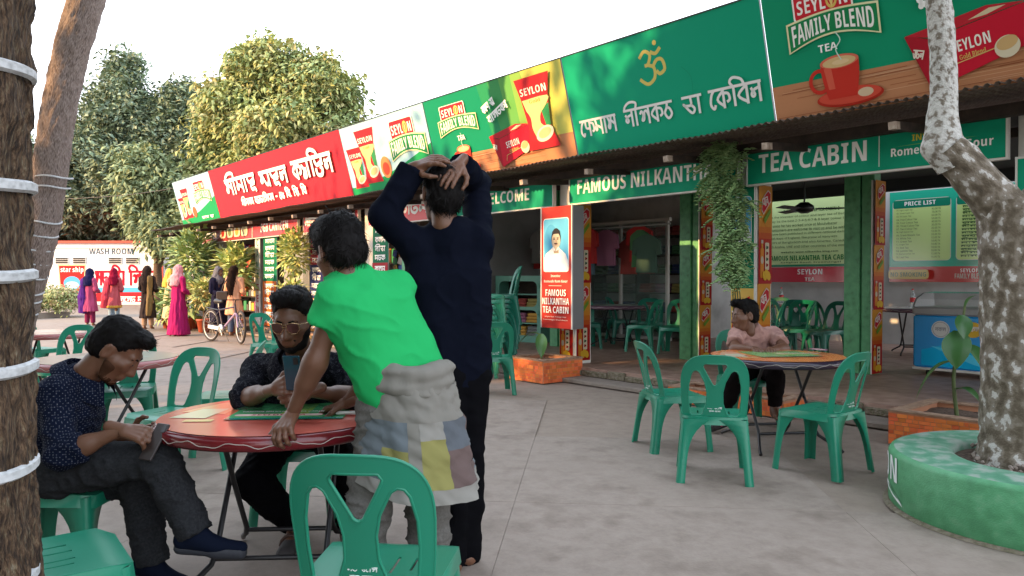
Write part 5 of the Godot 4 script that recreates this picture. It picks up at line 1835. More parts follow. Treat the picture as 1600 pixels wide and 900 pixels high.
	# the grove across the plaza, left of the camera, whose shade lies over the tables
	for i in SHADE.size():
		var q: Array = SHADE[i]
		t = thing("tree", "%s unseen broad shade tree of the grove across the plaza from the shops" % ORD[i], "tree", Vector3(q[0], 0, q[1]), 0, "shade trees across the plaza")
		limb(t, "trunk", [Vector3(0, -.1, 0), Vector3(.1, 1.5, 0), Vector3(0, q[2], 0)], .22, .08, M.bark_plain)
		var bl := []
		for b in q[3]: bl.append([Vector3(b[0], b[1], b[2]), Vector3(b[3], b[4], b[5])])
		for b in bl: limb(t, "limb", [Vector3(0, 1.6, 0), b[0] * .6, b[0]], .1, .03, M.bark_plain, 6)
		crown(t, "crown", bl, q[4], cl_shade, [lin(.05, .1, .02), lin(.06, .11, .02)], int(absf(q[0]) * 6) * 6, Vector2(1.2, 2.2), -.35)

const SHADE := [
	[-7.0, 8.5, 3.5, [[0, 3.2, 0, 3.0, 2.2, 2.2], [.5, 5.8, 0, 2.6, 1.8, 2.0]], 2600],
	[-2.0, 9.0, 3.5, [[0, 3.0, 0, 3.0, 2.2, 2.2], [0, 6.0, 0, 2.8, 2.0, 2.0]], 2600],
	[3.0, 9.5, 3.5, [[0, 3.2, 0, 3.0, 2.4, 2.2], [0, 6.2, 0, 2.8, 2.0, 2.0]], 2600],
	[-13.3, 8.5, 3.2, [[0, 4.7, 0, 2.2, 1.5, 1.8]], 1500],  # unseen tree added so its crown keeps low sun out of the shop
	[.5, 5.5, 3.0, [[0, 3.0, 0, 2.0, 1.3, 1.6]], 1000],
]

# ---------------------------------------------------------------- hedge, bushes, potted plants, vine
func bush(parent: Node, called: String, c: Vector3, r: Vector3, n: int, l: float, w: float, cols: Array, seed_: int, up := .2) -> MeshInstance3D:
	var rr := RandomNumberGenerator.new()
	rr.seed = seed_
	var st := mb()
	for i in n:
		var d := Vector3(rr.randfn(), rr.randfn(), rr.randfn()).normalized()
		var p := c + d * r * pow(rr.randf(), .5)
		var col: Color = cols[rr.randi() % cols.size()]
		var k := .75 + .5 * rr.randf()
		leaf_shape(st, p, (d + Vector3(rr.randfn() * .5, up, rr.randfn() * .5)).normalized(), Vector3(rr.randfn() * .3, 1, rr.randfn() * .3), l * (.6 + .7 * rr.randf()), w * (.7 + .6 * rr.randf()), .35, Color(col.r * k, col.g * k, col.b * k))
	return put(called, fin(st), M.leaf, parent)

func tiled_planter(label: String, x0: float, x1: float, z0: float, z1: float, h: float) -> Node3D:
	var t := thing("tiled_planter", label, "planter", Vector3((x0 + x1) * .5, 0, (z0 + z1) * .5), 0, "orange tiled planters along the platform")
	var w := x1 - x0
	var d := z1 - z0
	var b := mb()
	for q in [[0, d * .5 - .04, w, .08], [0, -d * .5 + .04, w, .08]]: box(b, Vector3(q[2], h - .012, q[3]), Vector3(q[0], (h - .012) * .5, q[1]))
	for q in [[w * .5 - .04, 0, .08, d - .16], [-w * .5 + .04, 0, .08, d - .16]]: box(b, Vector3(q[2], h - .012, q[3]), Vector3(q[0], (h - .012) * .5, q[1]))
	obj("wall", b, M.grout, t)
	var st := mb()
	var rr := RandomNumberGenerator.new()
	rr.seed = int(x0 * 77)
	# small cut tiles, proud of the grout
	for f in [[Vector3(0, 0, d * .5), Vector3(1, 0, 0), w], [Vector3(w * .5, 0, 0), Vector3(0, 0, -1), d], [Vector3(-w * .5, 0, 0), Vector3(0, 0, 1), d]]:
		var y := .004
		var n: Vector3 = f[1].cross(Vector3.UP) * -1.0
		while y < h - .03:
			var hh := minf(rr.randf_range(.028, .05), h - .014 - y)
			var u: float = -f[2] * .5 + .003
			while u < f[2] * .5 - .01:
				var ww := minf(rr.randf_range(.03, .085), f[2] * .5 - .003 - u)
				var k := .75 + .4 * rr.randf()
				st.set_color(Color(.72 * k, .17 * k * rr.randf_range(.8, 1.3), .058 * k))
				var o: Vector3 = f[0] + Vector3(0, y, 0) + f[1] * u + Vector3(f[1].cross(Vector3.UP)) * -.0
				var nn: Vector3 = Vector3.UP.cross(f[1]) * -1.0
				if nn.dot(f[0]) < 0: nn = -nn
				nn *= .004
				var a := o + nn
				quad(st, a, a + Vector3(0, hh - .004, 0), a + Vector3(0, hh - .004, 0) + f[1] * (ww - .004), a + f[1] * (ww - .004))
				quad(st, o, o + Vector3(0, hh - .004, 0), a + Vector3(0, hh - .004, 0), a)
				quad(st, a + Vector3(0, hh - .004, 0), o + Vector3(0, hh - .004, 0), o + Vector3(0, hh - .004, 0) + f[1] * (ww - .004), a + Vector3(0, hh - .004, 0) + f[1] * (ww - .004))
				u += ww
			y += hh
	var o := put("tiles", fin(st), M.print, t)
	o.set_meta("kind", "stuff")
	b = mb()
	for q in [[0, d * .5 - .045, w + .012, .1], [0, -d * .5 + .045, w + .012, .1]]: box(b, Vector3(q[2], .014, q[3]), Vector3(q[0], h - .005, q[1]))
	for q in [[w * .5 - .045, 0, .1, d - .19], [-w * .5 + .045, 0, .1, d - .19]]: box(b, Vector3(q[2], .014, q[3]), Vector3(q[0], h - .005, q[1]))
	obj("coping", b, M.coping, t)
	b = mb()
	var g := []
	var no := FastNoiseLite.new()
	no.frequency = 5.0
	for i in 13:
		for j in 13: g.append(Vector3(-w * .5 + .075 + (w - .15) * i / 12.0, h - .05 + .03 * no.get_noise_2d(i * .2 + x0, j * .2), -d * .5 + .075 + (d - .15) * j / 12.0))
	for i in 12:
		for j in 12: quad(b, g[i * 13 + j], g[(i + 1) * 13 + j], g[(i + 1) * 13 + j + 1], g[i * 13 + j + 1])
	obj("soil", b, M.soil, t)
	return t

func broad_leaf(parent: Node, at: Vector3, dir: Vector3, l: float, w: float, droop: float) -> void:
	var st := mb()
	var d := dir.normalized()
	var s := d.cross(Vector3.UP)
	s = s.normalized() if s.length() > .05 else Vector3.RIGHT
	var n := s.cross(d)
	var rows := []
	for i in 11:
		var q := i / 10.0
		var c := at + d * l * q + n * (.1 * l * sin(q * PI)) + Vector3(0, -droop * l * q * q, 0)
		var ww := w * pow(sin(PI * clampf(q * .93 + .06, 0, 1)), .8) * (1.0 - .25 * q)
		rows.append([c + s * ww + n * ww * .3, c + s * ww * .5 + n * ww * .12, c, c - s * ww * .5 + n * ww * .12, c - s * ww + n * ww * .3])
	st.set_smooth_group(0)
	loft(st, rows, false, false, false)
	put("leaf", fin(st), M.big_leaf, parent)

func build_plants() -> void:
	var p1 := tiled_planter("orange tiled planter at the foot of the portrait box sign", -7.6, -6.87, -7.02, -6.33, .29)
	var p2 := tiled_planter("orange tiled planter behind the round green planter", -2.62, -1.3, -6.95, -6.12, .27)
	tiled_planter("orange tiled planter seen between the chairs at the far table", -5.05, -3.72, -6.9, -6.46, .17)
	var t := thing("broad_leaf_plant", "young plant with one hanging broad leaf in the planter by the portrait sign", "plant", Vector3(-7.15, .26, -6.55))
	limb(t, "stem", [Vector3(0, -.02, 0), Vector3(.01, .18, 0), Vector3(.02, .34, .01)], .012, .008, M.stem)
	broad_leaf(t, Vector3(.02, .34, .02), Vector3(.35, -.9, .3), .33, .085, .0)
	broad_leaf(t, Vector3(.0, .3, 0), Vector3(-.8, .35, .3), .36, .035, .7)
	broad_leaf(t, Vector3(.0, .26, 0), Vector3(-.5, .5, .5), .3, .03, 1.0)
	t = thing("broad_leaf_plant", "tall plant with heart-shaped leaves in front of the blue freezer", "plant", Vector3(-2.24, .24, -6.45))
	limb(t, "stem", [Vector3(0, -.02, 0), Vector3(-.02, .3, .02), Vector3(.02, .6, 0), Vector3(.05, .86, .0)], .016, .008, M.stem)
	broad_leaf(t, Vector3(.02, .66, .04), Vector3(.05, -.8, .25), .3, .115, .0)
	broad_leaf(t, Vector3(.03, .78, .02), Vector3(.2, -.7, .3), .2, .07, .0)
	broad_leaf(t, Vector3(-.02, .42, .03), Vector3(-.8, -.5, .3), .3, .075, .6)
	broad_leaf(t, Vector3(.02, .55, .0), Vector3(.7, -.3, .3), .3, .08, .6)
	broad_leaf(t, Vector3(.05, .84, .0), Vector3(.5, .7, .1), .16, .03, .2)
	broad_leaf(t, Vector3(.0, .2, .03), Vector3(.9, .1, .2), .2, .06, .5)
	# round planter
	t = thing("round_planter", "round concrete planter painted green with white letters ON", "planter", Vector3(-1.24, 0, -4.93))
	var b := mb()
	var R := .8
	lathe(b, [Vector2(R - .012, 0), Vector2(R, .02), Vector2(R, .29), Vector2(R - .01, .308), Vector2(R - .03, .317)], 96)
	obj("wall", b, M.planter_side, t)
	b = mb()
	lathe(b, [Vector2(R - .03, .317), Vector2(R - .15, .323), Vector2(.5, .32), Vector2(.47, .31), Vector2(.46, .25)], 96)
	obj("rim", b, M.planter_top, t)
	b = mb()
	lathe(b, [Vector2(R + .03, .002), Vector2(R + .012, .012), Vector2(R - .005, .014)], 96)
	obj("dirt_line", b, M.stone, t)
	b = mb()
	var prof := []
	for i in 10: prof.append(Vector2(.465 * i / 9.0 + .001, .27 + .03 * sin(i * 1.7) * .3 + (.05 if i < 6 else 0.0) * (1 - i / 6.0)))
	lathe(b, prof, 40)
	obj("soil", b, M.soil, t)
	b = mb()
	for q in [["O", 2.545, .13], ["N", 2.64, .1]]: pass
	pz = 0.0
	letters(b, "SEYLON", -.62, .15, .72, .14, lin(.72, .74, .72))
	fill(b, smooth_path(V2([-.2, .11, 0, .075, .14, .045, .17, .04, .1, .08, -.05, .12]), 4), lin(.72, .74, .72))
	b.generate_normals()
	var m := b.commit()
	# bend the painted word round the wall
	var arr := m.surface_get_arrays(0)
	var v: PackedVector3Array = arr[0]
	var nn: PackedVector3Array = arr[1]
	var a0 := 2.52
	for i in v.size():
		var a := a0 - v[i].x / R
		nn[i] = Vector3(cos(a), 0, sin(a))
		v[i] = Vector3(cos(a) * (R + .003 + v[i].z), v[i].y, sin(a) * (R + .003 + v[i].z))
	arr[0] = v
	arr[1] = nn
	var am := ArrayMesh.new()
	am.add_surface_from_arrays(Mesh.PRIMITIVE_TRIANGLES, arr)
	put("painted_lettering", am, M.print, t)
	# climbing vine on the pillar
	t = thing("climbing_vine", "feathery green vine hanging down the tea cabin pillar", "vine", Vector3(-4.6, 2.72, -6.95))
	for k in 4:
		limb(t, "stem", [Vector3(-.05 + .05 * k, .02, -.02), Vector3(-.1 + .07 * k, -.6, .0), Vector3(-.02 + .04 * k, -1.2, .03 * k), Vector3(.02 + .03 * k, -1.7, 0), Vector3(.0 + .03 * k, -2.53, -.02)], .008, .006, M.stem, 5)
	var gcol := [lin(.06, .155, .03), lin(.085, .19, .036), lin(.045, .115, .025), lin(.11, .21, .045)]
	var rr := RandomNumberGenerator.new()
	rr.seed = 5
	var fr := mb()
	for i in 480:
		var y := -pow(rr.randf(), 1.15) * 1.5
		var wd := .3 if y > -.28 else (.17 if y < -1.1 else .22)
		var p := Vector3(rr.randfn() * wd * .45 - .06 + (.12 if y < -.6 else 0.0), y + .04, rr.randf() * .16 - .02)
		var d := Vector3(rr.randfn() * .8, -.45 + rr.randfn() * .35, .5 + rr.randfn() * .4).normalized()
		# a feathered frond: paired leaflets on a rib
		var s := d.cross(Vector3.UP).normalized()
		for k in 6:
			var q := p + d * .026 * k + Vector3(0, -.002 * k * k, 0)
			var ll := .082 * (1.0 - .1 * k)
			var c: Color = gcol[rr.randi() % 4]
			for sg in [-1.0, 1.0]: leaf_shape(fr, q, (s * sg + d * .5).normalized(), Vector3.UP, ll, .021, .2, c)
	put("foliage", fin(fr), M.leaf, t)
	# hedge
	t = thing("clipped_hedge", "low clipped hedge on the far side of the plaza", "hedge", Vector3(-30.2, 0, -4.4))
	crown(t, "foliage", [[Vector3(.4, .62, -.5), Vector3(.9, .42, .8)], [Vector3(-.2, .6, .6), Vector3(.9, .4, .9)], [Vector3(-.6, .6, 1.6), Vector3(.9, .4, .9)]], 900, [leaf_cluster(41, 14, .13, .03, .13, 0)], [lin(.11, .15, .03), lin(.16, .17, .04), lin(.07, .11, .025), lin(.2, .13, .05)], 41, Vector2(.7, 1.1), -.6)
	b = mb()
	box(b, Vector3(3.4, .18, .14), Vector3(.3, .09, 0), Basis(Vector3.UP, 2.28))
	tag(obj("kerb", b, M.concrete_c), "low kerb in front of the hedge", "kerb").position = Vector3(-29.2, 0, -3.9)
	# potted crotons and bushes in front of the left shops
	var cy := [lin(.26, .26, .03), lin(.16, .22, .03), lin(.1, .17, .025), lin(.34, .3, .05)]
	var cg := [lin(.06, .12, .025), lin(.09, .16, .03), lin(.16, .2, .035)]
	var ct := [lin(.12, .17, .03), lin(.16, .18, .035), lin(.3, .22, .05)]
	for q in [["tall leafy green bush on a pole at the far end of the canteen", -20.6, -6.5, 1.85, .55, .85, cg, .26, 700], ["yellow spiky plant behind the two women at the bicycle", -18.2, -6.7, 1.55, .4, .5, cy, .3, 320], ["yellow croton bush before the grey wall panel", -15.0, -6.75, 1.85, .3, .5, cy, .17, 520], ["small low croton under the yellow croton bush", -14.6, -6.5, 1.05, .3, .2, cy, .15, 200], ["broad potted plant left of the bicycle", -20.0, -6.1, .75, .45, .5, cg, .3, 300], ["small potted plant behind the bicycle's rear wheel", -19.0, -6.2, .95, .3, .35, ct, .22, 240], ["low potted plant under the tall bush", -21.2, -6.0, .6, .35, .4, cg, .25, 240]]:
		t = thing("potted_shrub", q[0], "plant", Vector3(q[1], 0, q[2]), 0, "potted plants before the canteen")
		b = mb()
		lathe(b, [Vector2(0, 0), Vector2(.12, 0), Vector2(.17, .28), Vector2(.185, .28), Vector2(.185, .32), Vector2(.16, .32), Vector2(.15, .27), Vector2(0, .27)], 18)
		obj("pot", b, M.tile[1], t)
		limb(t, "stem", [Vector3(0, .26, 0), Vector3(.02, q[3] * .6, 0), Vector3(0, q[3] + .1, 0)], .03, .015, M.bark_plain, 7)
		bush(t, "foliage", Vector3(0, q[3], 0), Vector3(q[4], q[5], q[4]), q[8], q[7], q[7] * .22, q[6], int(-q[1] * 10), .5)
	# dry leaf and pebbles in the round planter
	t = thing("fallen_leaf", "yellow-green fallen leaf on the soil of the round planter", "leaf", Vector3(-1.55, .31, -4.78), .4)
	broad_leaf(t, Vector3.ZERO, Vector3(.8, .1, -.3), .12, .03, .1)
	var pb := mb()
	for i in 90:
		var a := rr.randf() * TAU
		var r := .26 + .19 * rr.randf()
		box(pb, Vector3(.02, .014, .018) * rr.randf_range(.5, 1.4), Vector3(-1.24 + cos(a) * r, .3, -4.93 + sin(a) * r), Basis.from_euler(Vector3(rr.randf(), rr.randf() * 6, rr.randf())), .003)
	tag(obj("pebbles", pb, M.concrete_c), "loose gravel and clods on the soil of the round planter", "gravel", "", "stuff")

# ---------------------------------------------------------------- chairs and tables where they stand
const CAM_YAW := .8678
func build_furniture() -> void:
	var c0 := chair_proto("plastic_chair", "", M.chair[0])
	var dk := chair_proto("plastic_chair", "", M.chair[3])
	var md := chair_proto("plastic_chair", "", M.chair[1])
	var lt := chair_proto("plastic_chair", "", M.chair[2])
	var protos := [c0, dk, md, lt]
	var fresh := [true, true, true, true]
	var place := func(k: int, at: Vector3, turn: float, label: String, group: String) -> Node3D:
		var o: Node3D
		if fresh[k]:
			fresh[k] = false
			o = protos[k]
			o.position = at
			o.rotation.y = turn
			o.set_meta("label", label)
			o.set_meta("group", group)
		else:
			o = copy(protos[k], at, turn, label, group)
		return o
	for q in CHAIRS: place.call(q[0], Vector3(q[1], q[4] if q.size() > 6 else 0.0, q[2]), deg_to_rad(q[3]), q[-1], "green plastic chairs on the plaza")
	# the tall stacks by the shop front
	for s in [[-7.95, -6.15, 11, " green plastic chair from the ground in the tall stack behind the man in black", 150.0], [-8.35, -6.75, 10, " dark green plastic chair from the ground in the stack before the display cabinet", -30.0]]:
		for i in s[2]:
			var o: Node3D = place.call(0 if s[0] > -8 else 1, Vector3(s[0] + .012 * i, (.0 if s[0] > -8 else .05) + i * .068, s[1] - .004 * i), deg_to_rad(s[4] + 1.5 * sin(i * 2.0)), ORD[i] + s[3], "stacked green plastic chairs")
			o.rotation.x = 0
	for q in INNER: place.call(q[3], Vector3(q[0], .16, q[1]), deg_to_rad(q[2]), q[4], "green plastic chairs inside the tea cabin")
	var t := table_proto("round folding table with glossy red printed top in the foreground", "round folding tables", 0)
	t.position = TABLES[0][0]
	t.rotation.y = TABLES[0][1]
	t = table_proto("round folding table with orange printed top before the seated man in pink", "round folding tables", 1)
	t.position = TABLES[1][0]
	t.rotation.y = TABLES[1][1]
	var t2 := table_proto("round folding table behind the man in the dotted shirt", "round folding tables", 2)
	t2.position = TABLES[2][0]
	t2.rotation.y = TABLES[2][1]
	copy(t2, TABLES[3][0], 1.0, "round folding table at the far left beyond the trunk")
	var t3 := table_proto("round dark table inside below the story board", "round folding tables", 3)
	t3.position = Vector3(-7.3, .16, -12.4)
	copy(t3, Vector3(-4.75, .16, -12.1), .6, "round dark table inside behind the blue freezer")
	copy(t3, Vector3(-8.6, .16, -9.6), .3, "round dark table inside before the glass partition")

# kind, x, z, turn (0 faces the plaza), label
const TABLES := [[Vector3(-3.24, 0, -1.39), 0.93], [Vector3(-3.19, 0, -5.44), 1.0], [Vector3(-6.4, 0, -1.36), .5], [Vector3(-9.95, 0, -1.56), 0.0]]
const CHAIRS := [
	[0, -2.04, -1.2, 223.7, 0, "green plastic chair in the foreground with its back to the camera"],
	[0, -2.77, -0.42, 176.6, 0, "green plastic chair at the bottom left with an empty slotted seat"],
	[2, -3.76, -0.64, 139.7, 0, "green plastic chair under the man in the dotted shirt"],
	[0, -5.27, -1.51, 27.7, 0, "green plastic chair facing the red table, right of the dotted shirt man"],
	[0, -5.8, -2.05, -25.3, 0, "green plastic chair seen sideways just left of the sunglasses man"],
	[2, -3.88, -1.8, 49.7, 0, "green plastic chair under the man in sunglasses"],
	[3, -8.73, -1.46, 41.7, 0, "green plastic chair behind the seated man's collar, left of his head"],
	[0, -11.21, -1.63, 209.7, 0, "green plastic chair farthest back at the left edge"],
	[2, -6.78, -1.59, 69.7, 0, "green plastic chair half hidden behind the seated man's phone"],
	[0, -10.17, -4.24, 109.7, 0, "green plastic chair beside the bicycle's front wheel"],
	[0, -6.32, -0.89, 149.7, 0, "green plastic chair just showing behind the seated man's shoulder"],
	[0, -3.66, -4.74, 150.0, 0, "green plastic chair left of the orange table"],
	[0, -2.95, -4.25, 217.0, 0, "green plastic chair before the orange table with its back to the camera"],
	[0, -2.56, -4.94, -92.0, 0, "green plastic chair right of the orange table"],
	[2, -3.85, -6.05, 54.7, 0, "green plastic chair under the seated man in pink"],
	[2, -6.74, -5.42, 239.7, 0, "single green plastic chair in front of the tall stack"],
]
# x, z, turn, kind, label
const INNER := [
	[-8.75, -9.0, 60.0, 1, "green chair inside just right of the portrait box pillar"],
	[-8.2, -10.0, -140.0, 1, "dark green chair inside behind the glass-side table"],
	[-9.0, -10.2, 150.0, 1, "dark green chair inside against the glass partition"],
	[-7.75, -9.3, -75.0, 0, "green chair inside facing the table left of the green post"],
	[-7.2, -9.4, 20.0, 0, "green chair inside directly left of the green post"],
	[-6.0, -9.9, -60.0, 0, "green chair inside between the green post and the vine pillar"],
	[-5.9, -10.6, 30.0, 1, "dark green chair inside deep behind the vine pillar"],
	[-6.5, -11.4, 100.0, 1, "dark green chair inside left of the table under the story board"],
	[-6.0, -11.0, -150.0, 0, "green chair inside nearest below the story board"],
	[-5.75, -10.3, -60.0, 0, "green chair inside behind the seated man's shoulder"],
	[-5.45, -10.9, 130.0, 1, "dark green chair inside beside the second green post"],
	[-6.9, -11.7, 10.0, 1, "dark green chair inside before the red strip of the story board"],
	[-5.3, -10.3, -20.0, 1, "dark green chair inside just left of the second green post"],
]

# joints of the five men, in metres
const PD := {
	"a": {"hf": Vector3(0.396, -0.672, -0.625), "pel": Vector3(-3.7, 0.503, -0.614), "che": Vector3(-3.662, 0.733, -0.629), "nek": Vector3(-3.634, 0.881, -0.677), "hed": Vector3(-3.525, 0.994, -0.79), "sR": Vector3(-3.532, 0.833, -0.566), "eR": Vector3(-3.392, 0.61, -0.561), "wR": Vector3(-3.291, 0.7, -0.756), "sL": Vector3(-3.8, 0.782, -0.713), "eL": Vector3(-3.855, 0.52, -0.741), "wL": Vector3(-3.515, 0.629, -0.833), "hR": Vector3(-3.574, 0.507, -0.577), "hL": Vector3(-3.829, 0.44, -0.648), "kR": Vector3(-3.265, 0.574, -0.88), "aR": Vector3(-3.132, 0.268, -0.991), "tR": Vector3(-3.052, 0.211, -1.132), "kL": Vector3(-3.487, 0.421, -0.866), "aL": Vector3(-3.452, 0.077, -0.908), "tL": Vector3(-3.349, 0.02, -0.997)},
	"b": {"hf": Vector3(0.692, -0.361, 0.626), "pel": Vector3(-3.745, 0.531, -1.737), "che": Vector3(-3.511, 0.751, -1.611), "nek": Vector3(-3.328, 0.924, -1.518), "hed": Vector3(-3.214, 1.117, -1.436), "sR": Vector3(-3.645, 0.846, -1.453), "eR": Vector3(-3.468, 0.748, -1.321), "wR": Vector3(-3.151, 0.825, -1.324), "sL": Vector3(-3.389, 0.854, -1.77), "eL": Vector3(-3.138, 0.754, -1.711), "wL": Vector3(-3.036, 0.817, -1.429), "hR": Vector3(-3.793, 0.51, -1.634), "hL": Vector3(-3.659, 0.506, -1.822), "kR": Vector3(-3.547, 0.336, -1.383), "aR": Vector3(-3.622, 0.037, -1.635), "tR": Vector3(-3.397, 0.018, -1.483), "kL": Vector3(-3.204, 0.385, -1.71), "aL": Vector3(-3.358, 0.039, -1.792), "tL": Vector3(-3.169, 0.042, -1.674)},
	"c": {"hf": Vector3(-0.954, -0.301, 0.008), "pel": Vector3(-2.541, 0.861, -1.611), "che": Vector3(-2.615, 1.165, -1.493), "nek": Vector3(-2.675, 1.3, -1.422), "hed": Vector3(-2.696, 1.4, -1.397), "sL": Vector3(-2.611, 1.227, -1.342), "eL": Vector3(-2.671, 0.994, -1.288), "wL": Vector3(-2.789, 0.774, -1.241), "sR": Vector3(-2.674, 1.258, -1.639), "eR": Vector3(-2.879, 0.953, -1.707), "wR": Vector3(-3.006, 0.754, -1.588), "hL": Vector3(-2.578, 0.788, -1.537), "hR": Vector3(-2.529, 0.788, -1.687), "kL": Vector3(-2.598, 0.416, -1.466), "aL": Vector3(-2.68, 0.064, -1.478), "tL": Vector3(-2.804, -0.02, -1.424), "kR": Vector3(-2.506, 0.4, -1.684), "aR": Vector3(-2.516, 0.056, -1.703), "tR": Vector3(-2.654, -0.046, -1.694)},
	"d": {"hf": Vector3(-0.921, -0.05, -0.386), "pel": Vector3(-2.785, 0.923, -2.003), "che": Vector3(-2.78, 1.288, -1.978), "nek": Vector3(-2.776, 1.536, -1.983), "hed": Vector3(-2.789, 1.679, -1.953), "sL": Vector3(-2.839, 1.448, -1.846), "eL": Vector3(-2.846, 1.571, -1.684), "wL": Vector3(-2.792, 1.787, -1.809), "sR": Vector3(-2.718, 1.469, -2.098), "eR": Vector3(-2.902, 1.759, -2.236), "wR": Vector3(-2.698, 1.807, -1.982), "hL": Vector3(-2.79, 0.882, -1.936), "hR": Vector3(-2.772, 0.872, -2.08), "kL": Vector3(-2.756, 0.444, -1.975), "aL": Vector3(-2.736, 0.07, -1.968), "tL": Vector3(-2.898, -0.024, -2.025), "kR": Vector3(-2.768, 0.435, -2.07), "aR": Vector3(-2.772, 0.039, -2.08), "tR": Vector3(-2.916, -0.056, -2.158)},
	"e": {"hf": Vector3(-0.474, -0.121, 0.872), "pel": Vector3(-3.794, 0.509, -6.134), "che": Vector3(-3.735, 0.676, -6.049), "nek": Vector3(-3.724, 0.847, -5.938), "hed": Vector3(-3.734, 0.975, -5.834), "sR": Vector3(-3.774, 0.806, -5.787), "eR": Vector3(-3.677, 0.702, -5.591), "wR": Vector3(-3.483, 0.715, -5.603), "sL": Vector3(-3.628, 0.803, -6.144), "eL": Vector3(-3.431, 0.701, -5.974), "wL": Vector3(-3.393, 0.711, -5.678), "hR": Vector3(-3.832, 0.477, -6.058), "hL": Vector3(-3.741, 0.474, -6.196), "kR": Vector3(-3.69, 0.446, -5.638), "aR": Vector3(-3.813, 0.101, -5.632), "tR": Vector3(-3.79, 0.06, -5.458), "kL": Vector3(-3.459, 0.47, -5.879), "aL": Vector3(-3.492, 0.176, -5.934), "tL": Vector3(-3.374, 0.127, -5.794)},
}

# ---------------------------------------------------------------- people
var HEAD_MESH: Array
func head_arrays() -> Array:
	if HEAD_MESH.is_empty():
		var B := Basis.IDENTITY
		HEAD_MESH = surface([
			["e", Vector3(0, .035, -.018), Vector3(.075, .088, .096), B], ["e", Vector3(0, -.025, .026), Vector3(.06, .085, .068), B],
			["c", Vector3(-.03, -.085, .042), .026, Vector3(.03, -.085, .042), .026], ["c", Vector3(0, -.098, .06), .022, Vector3(0, -.09, .055), .022],
			["c", Vector3(-.045, -.02, .03), .03, Vector3(-.032, -.08, .03), .026], ["c", Vector3(.045, -.02, .03), .03, Vector3(.032, -.08, .03), .026],
			["c", Vector3(-.032, .03, .072), .014, Vector3(.032, .03, .072), .014],
			["c", Vector3(-.044, -.012, .062), .017, Vector3(-.036, -.02, .066), .016], ["c", Vector3(.044, -.012, .062), .017, Vector3(.036, -.02, .066), .016],
			["-e", Vector3(-.031, .008, .093), Vector3(.017, .012, .014), B], ["-e", Vector3(.031, .008, .093), Vector3(.017, .012, .014), B],
			["e", Vector3(-.031, .007, .077), Vector3(.0135, .0115, .012), B], ["e", Vector3(.031, .007, .077), Vector3(.0135, .0115, .012), B],
			["c", Vector3(0, .012, .088), .008, Vector3(0, -.032, .105), .0125], ["c", Vector3(-.011, -.036, .093), .008, Vector3(.011, -.036, .093), .008],
			["c", Vector3(-.02, -.0605, .084), .0065, Vector3(.02, -.0605, .084), .0065], ["c", Vector3(-.017, -.073, .082), .0075, Vector3(.017, -.073, .082), .0075],
			["e", Vector3(-.079, -.002, -.012), Vector3(.009, .033, .019), Basis(Vector3(0, 1, 0), .35)], ["e", Vector3(.079, -.002, -.012), Vector3(.009, .033, .019), Basis(Vector3(0, 1, 0), -.35)],
			["-e", Vector3(-.09, .002, -.006), Vector3(.008, .018, .009), B], ["-e", Vector3(.09, .002, -.006), Vector3(.008, .018, .009), B],
			["c", Vector3(0, -.06, -.022), .052, Vector3(0, -.13, -.026), .05]], .0042, .016)
	return HEAD_MESH

func head_frame(c: Vector3, f: Vector3, up: Vector3, s := 1.0) -> Transform3D:
	var z := f.normalized()
	var y := (up - z * up.dot(z)).normalized()
	return Transform3D(Basis(y.cross(z), y, z) * s, c)

func hand_arrays(side: float, curl: Array, spread := .05, thumb := Vector3(.7, .6, -.35)) -> Array:
	# wrist at 0, fingers along +y, back of the hand +z, thumb on the +x*side side
	var p := []
	p.append(["c", Vector3(0, -.05, 0), .024, Vector3(0, .012, 0), .025])
	for i in 4:
		var x: float = side * (.03 - .02 * i)
		p.append(["c", Vector3(x * .6, .012, 0), .015, Vector3(x, .082, .002), .0118])
	p.append(["e", Vector3(side * .022, .035, -.01), Vector3(.019, .032, .014), Basis.IDENTITY])
	var ln := [.07, .078, .073, .058]
	for i in 4:
		var b := Vector3(side * (.031 - .0207 * i), .086 - .006 * absf(i - 1.2), .002)
		var a := 0.0
		var yaw: float = side * (1.4 - i) * spread
		for k in 3:
			a += curl[i] * [.8, 1.0, .7][k]
			var l: float = ln[i] * [.46, .3, .24][k]
			var d := Vector3(sin(yaw) * cos(a), cos(yaw) * cos(a), -sin(a))
			var e := b + d * l
			p.append(["c", b, .0093 - .0009 * k, e, .0086 - .0009 * k])
			b = e
	var tb := Vector3(side * .03, .02, -.008)
	var td := Vector3(thumb.x * side, thumb.y, thumb.z).normalized()
	p.append(["c", tb, .013, tb + td * .038, .0105])
	var td2 := (td + Vector3(-side * .25 - side * curl[4] * .5, .35, -.3 * curl[4])).normalized()
	p.append(["c", tb + td * .038, .0105, tb + td * .038 + td2 * .032, .009])
	p.append(["c", tb + td * .038 + td2 * .032, .009, tb + td * .038 + (td2 + Vector3(-side * .2, .1, -.1)).normalized() * .058, .0075])
	return surface(p, .0036, .008)

func hand_frame(w: Vector3, dir: Vector3, back: Vector3, s := 1.0) -> Transform3D:
	var y := dir.normalized()
	var z := (back - y * back.dot(y)).normalized()
	return Transform3D(Basis(y.cross(z), y, z) * s, w)

func cp(a: Vector3, ra: float, b: Vector3, rb: float, flat := 0) -> Array: return ["c", a, ra, b, rb, flat]

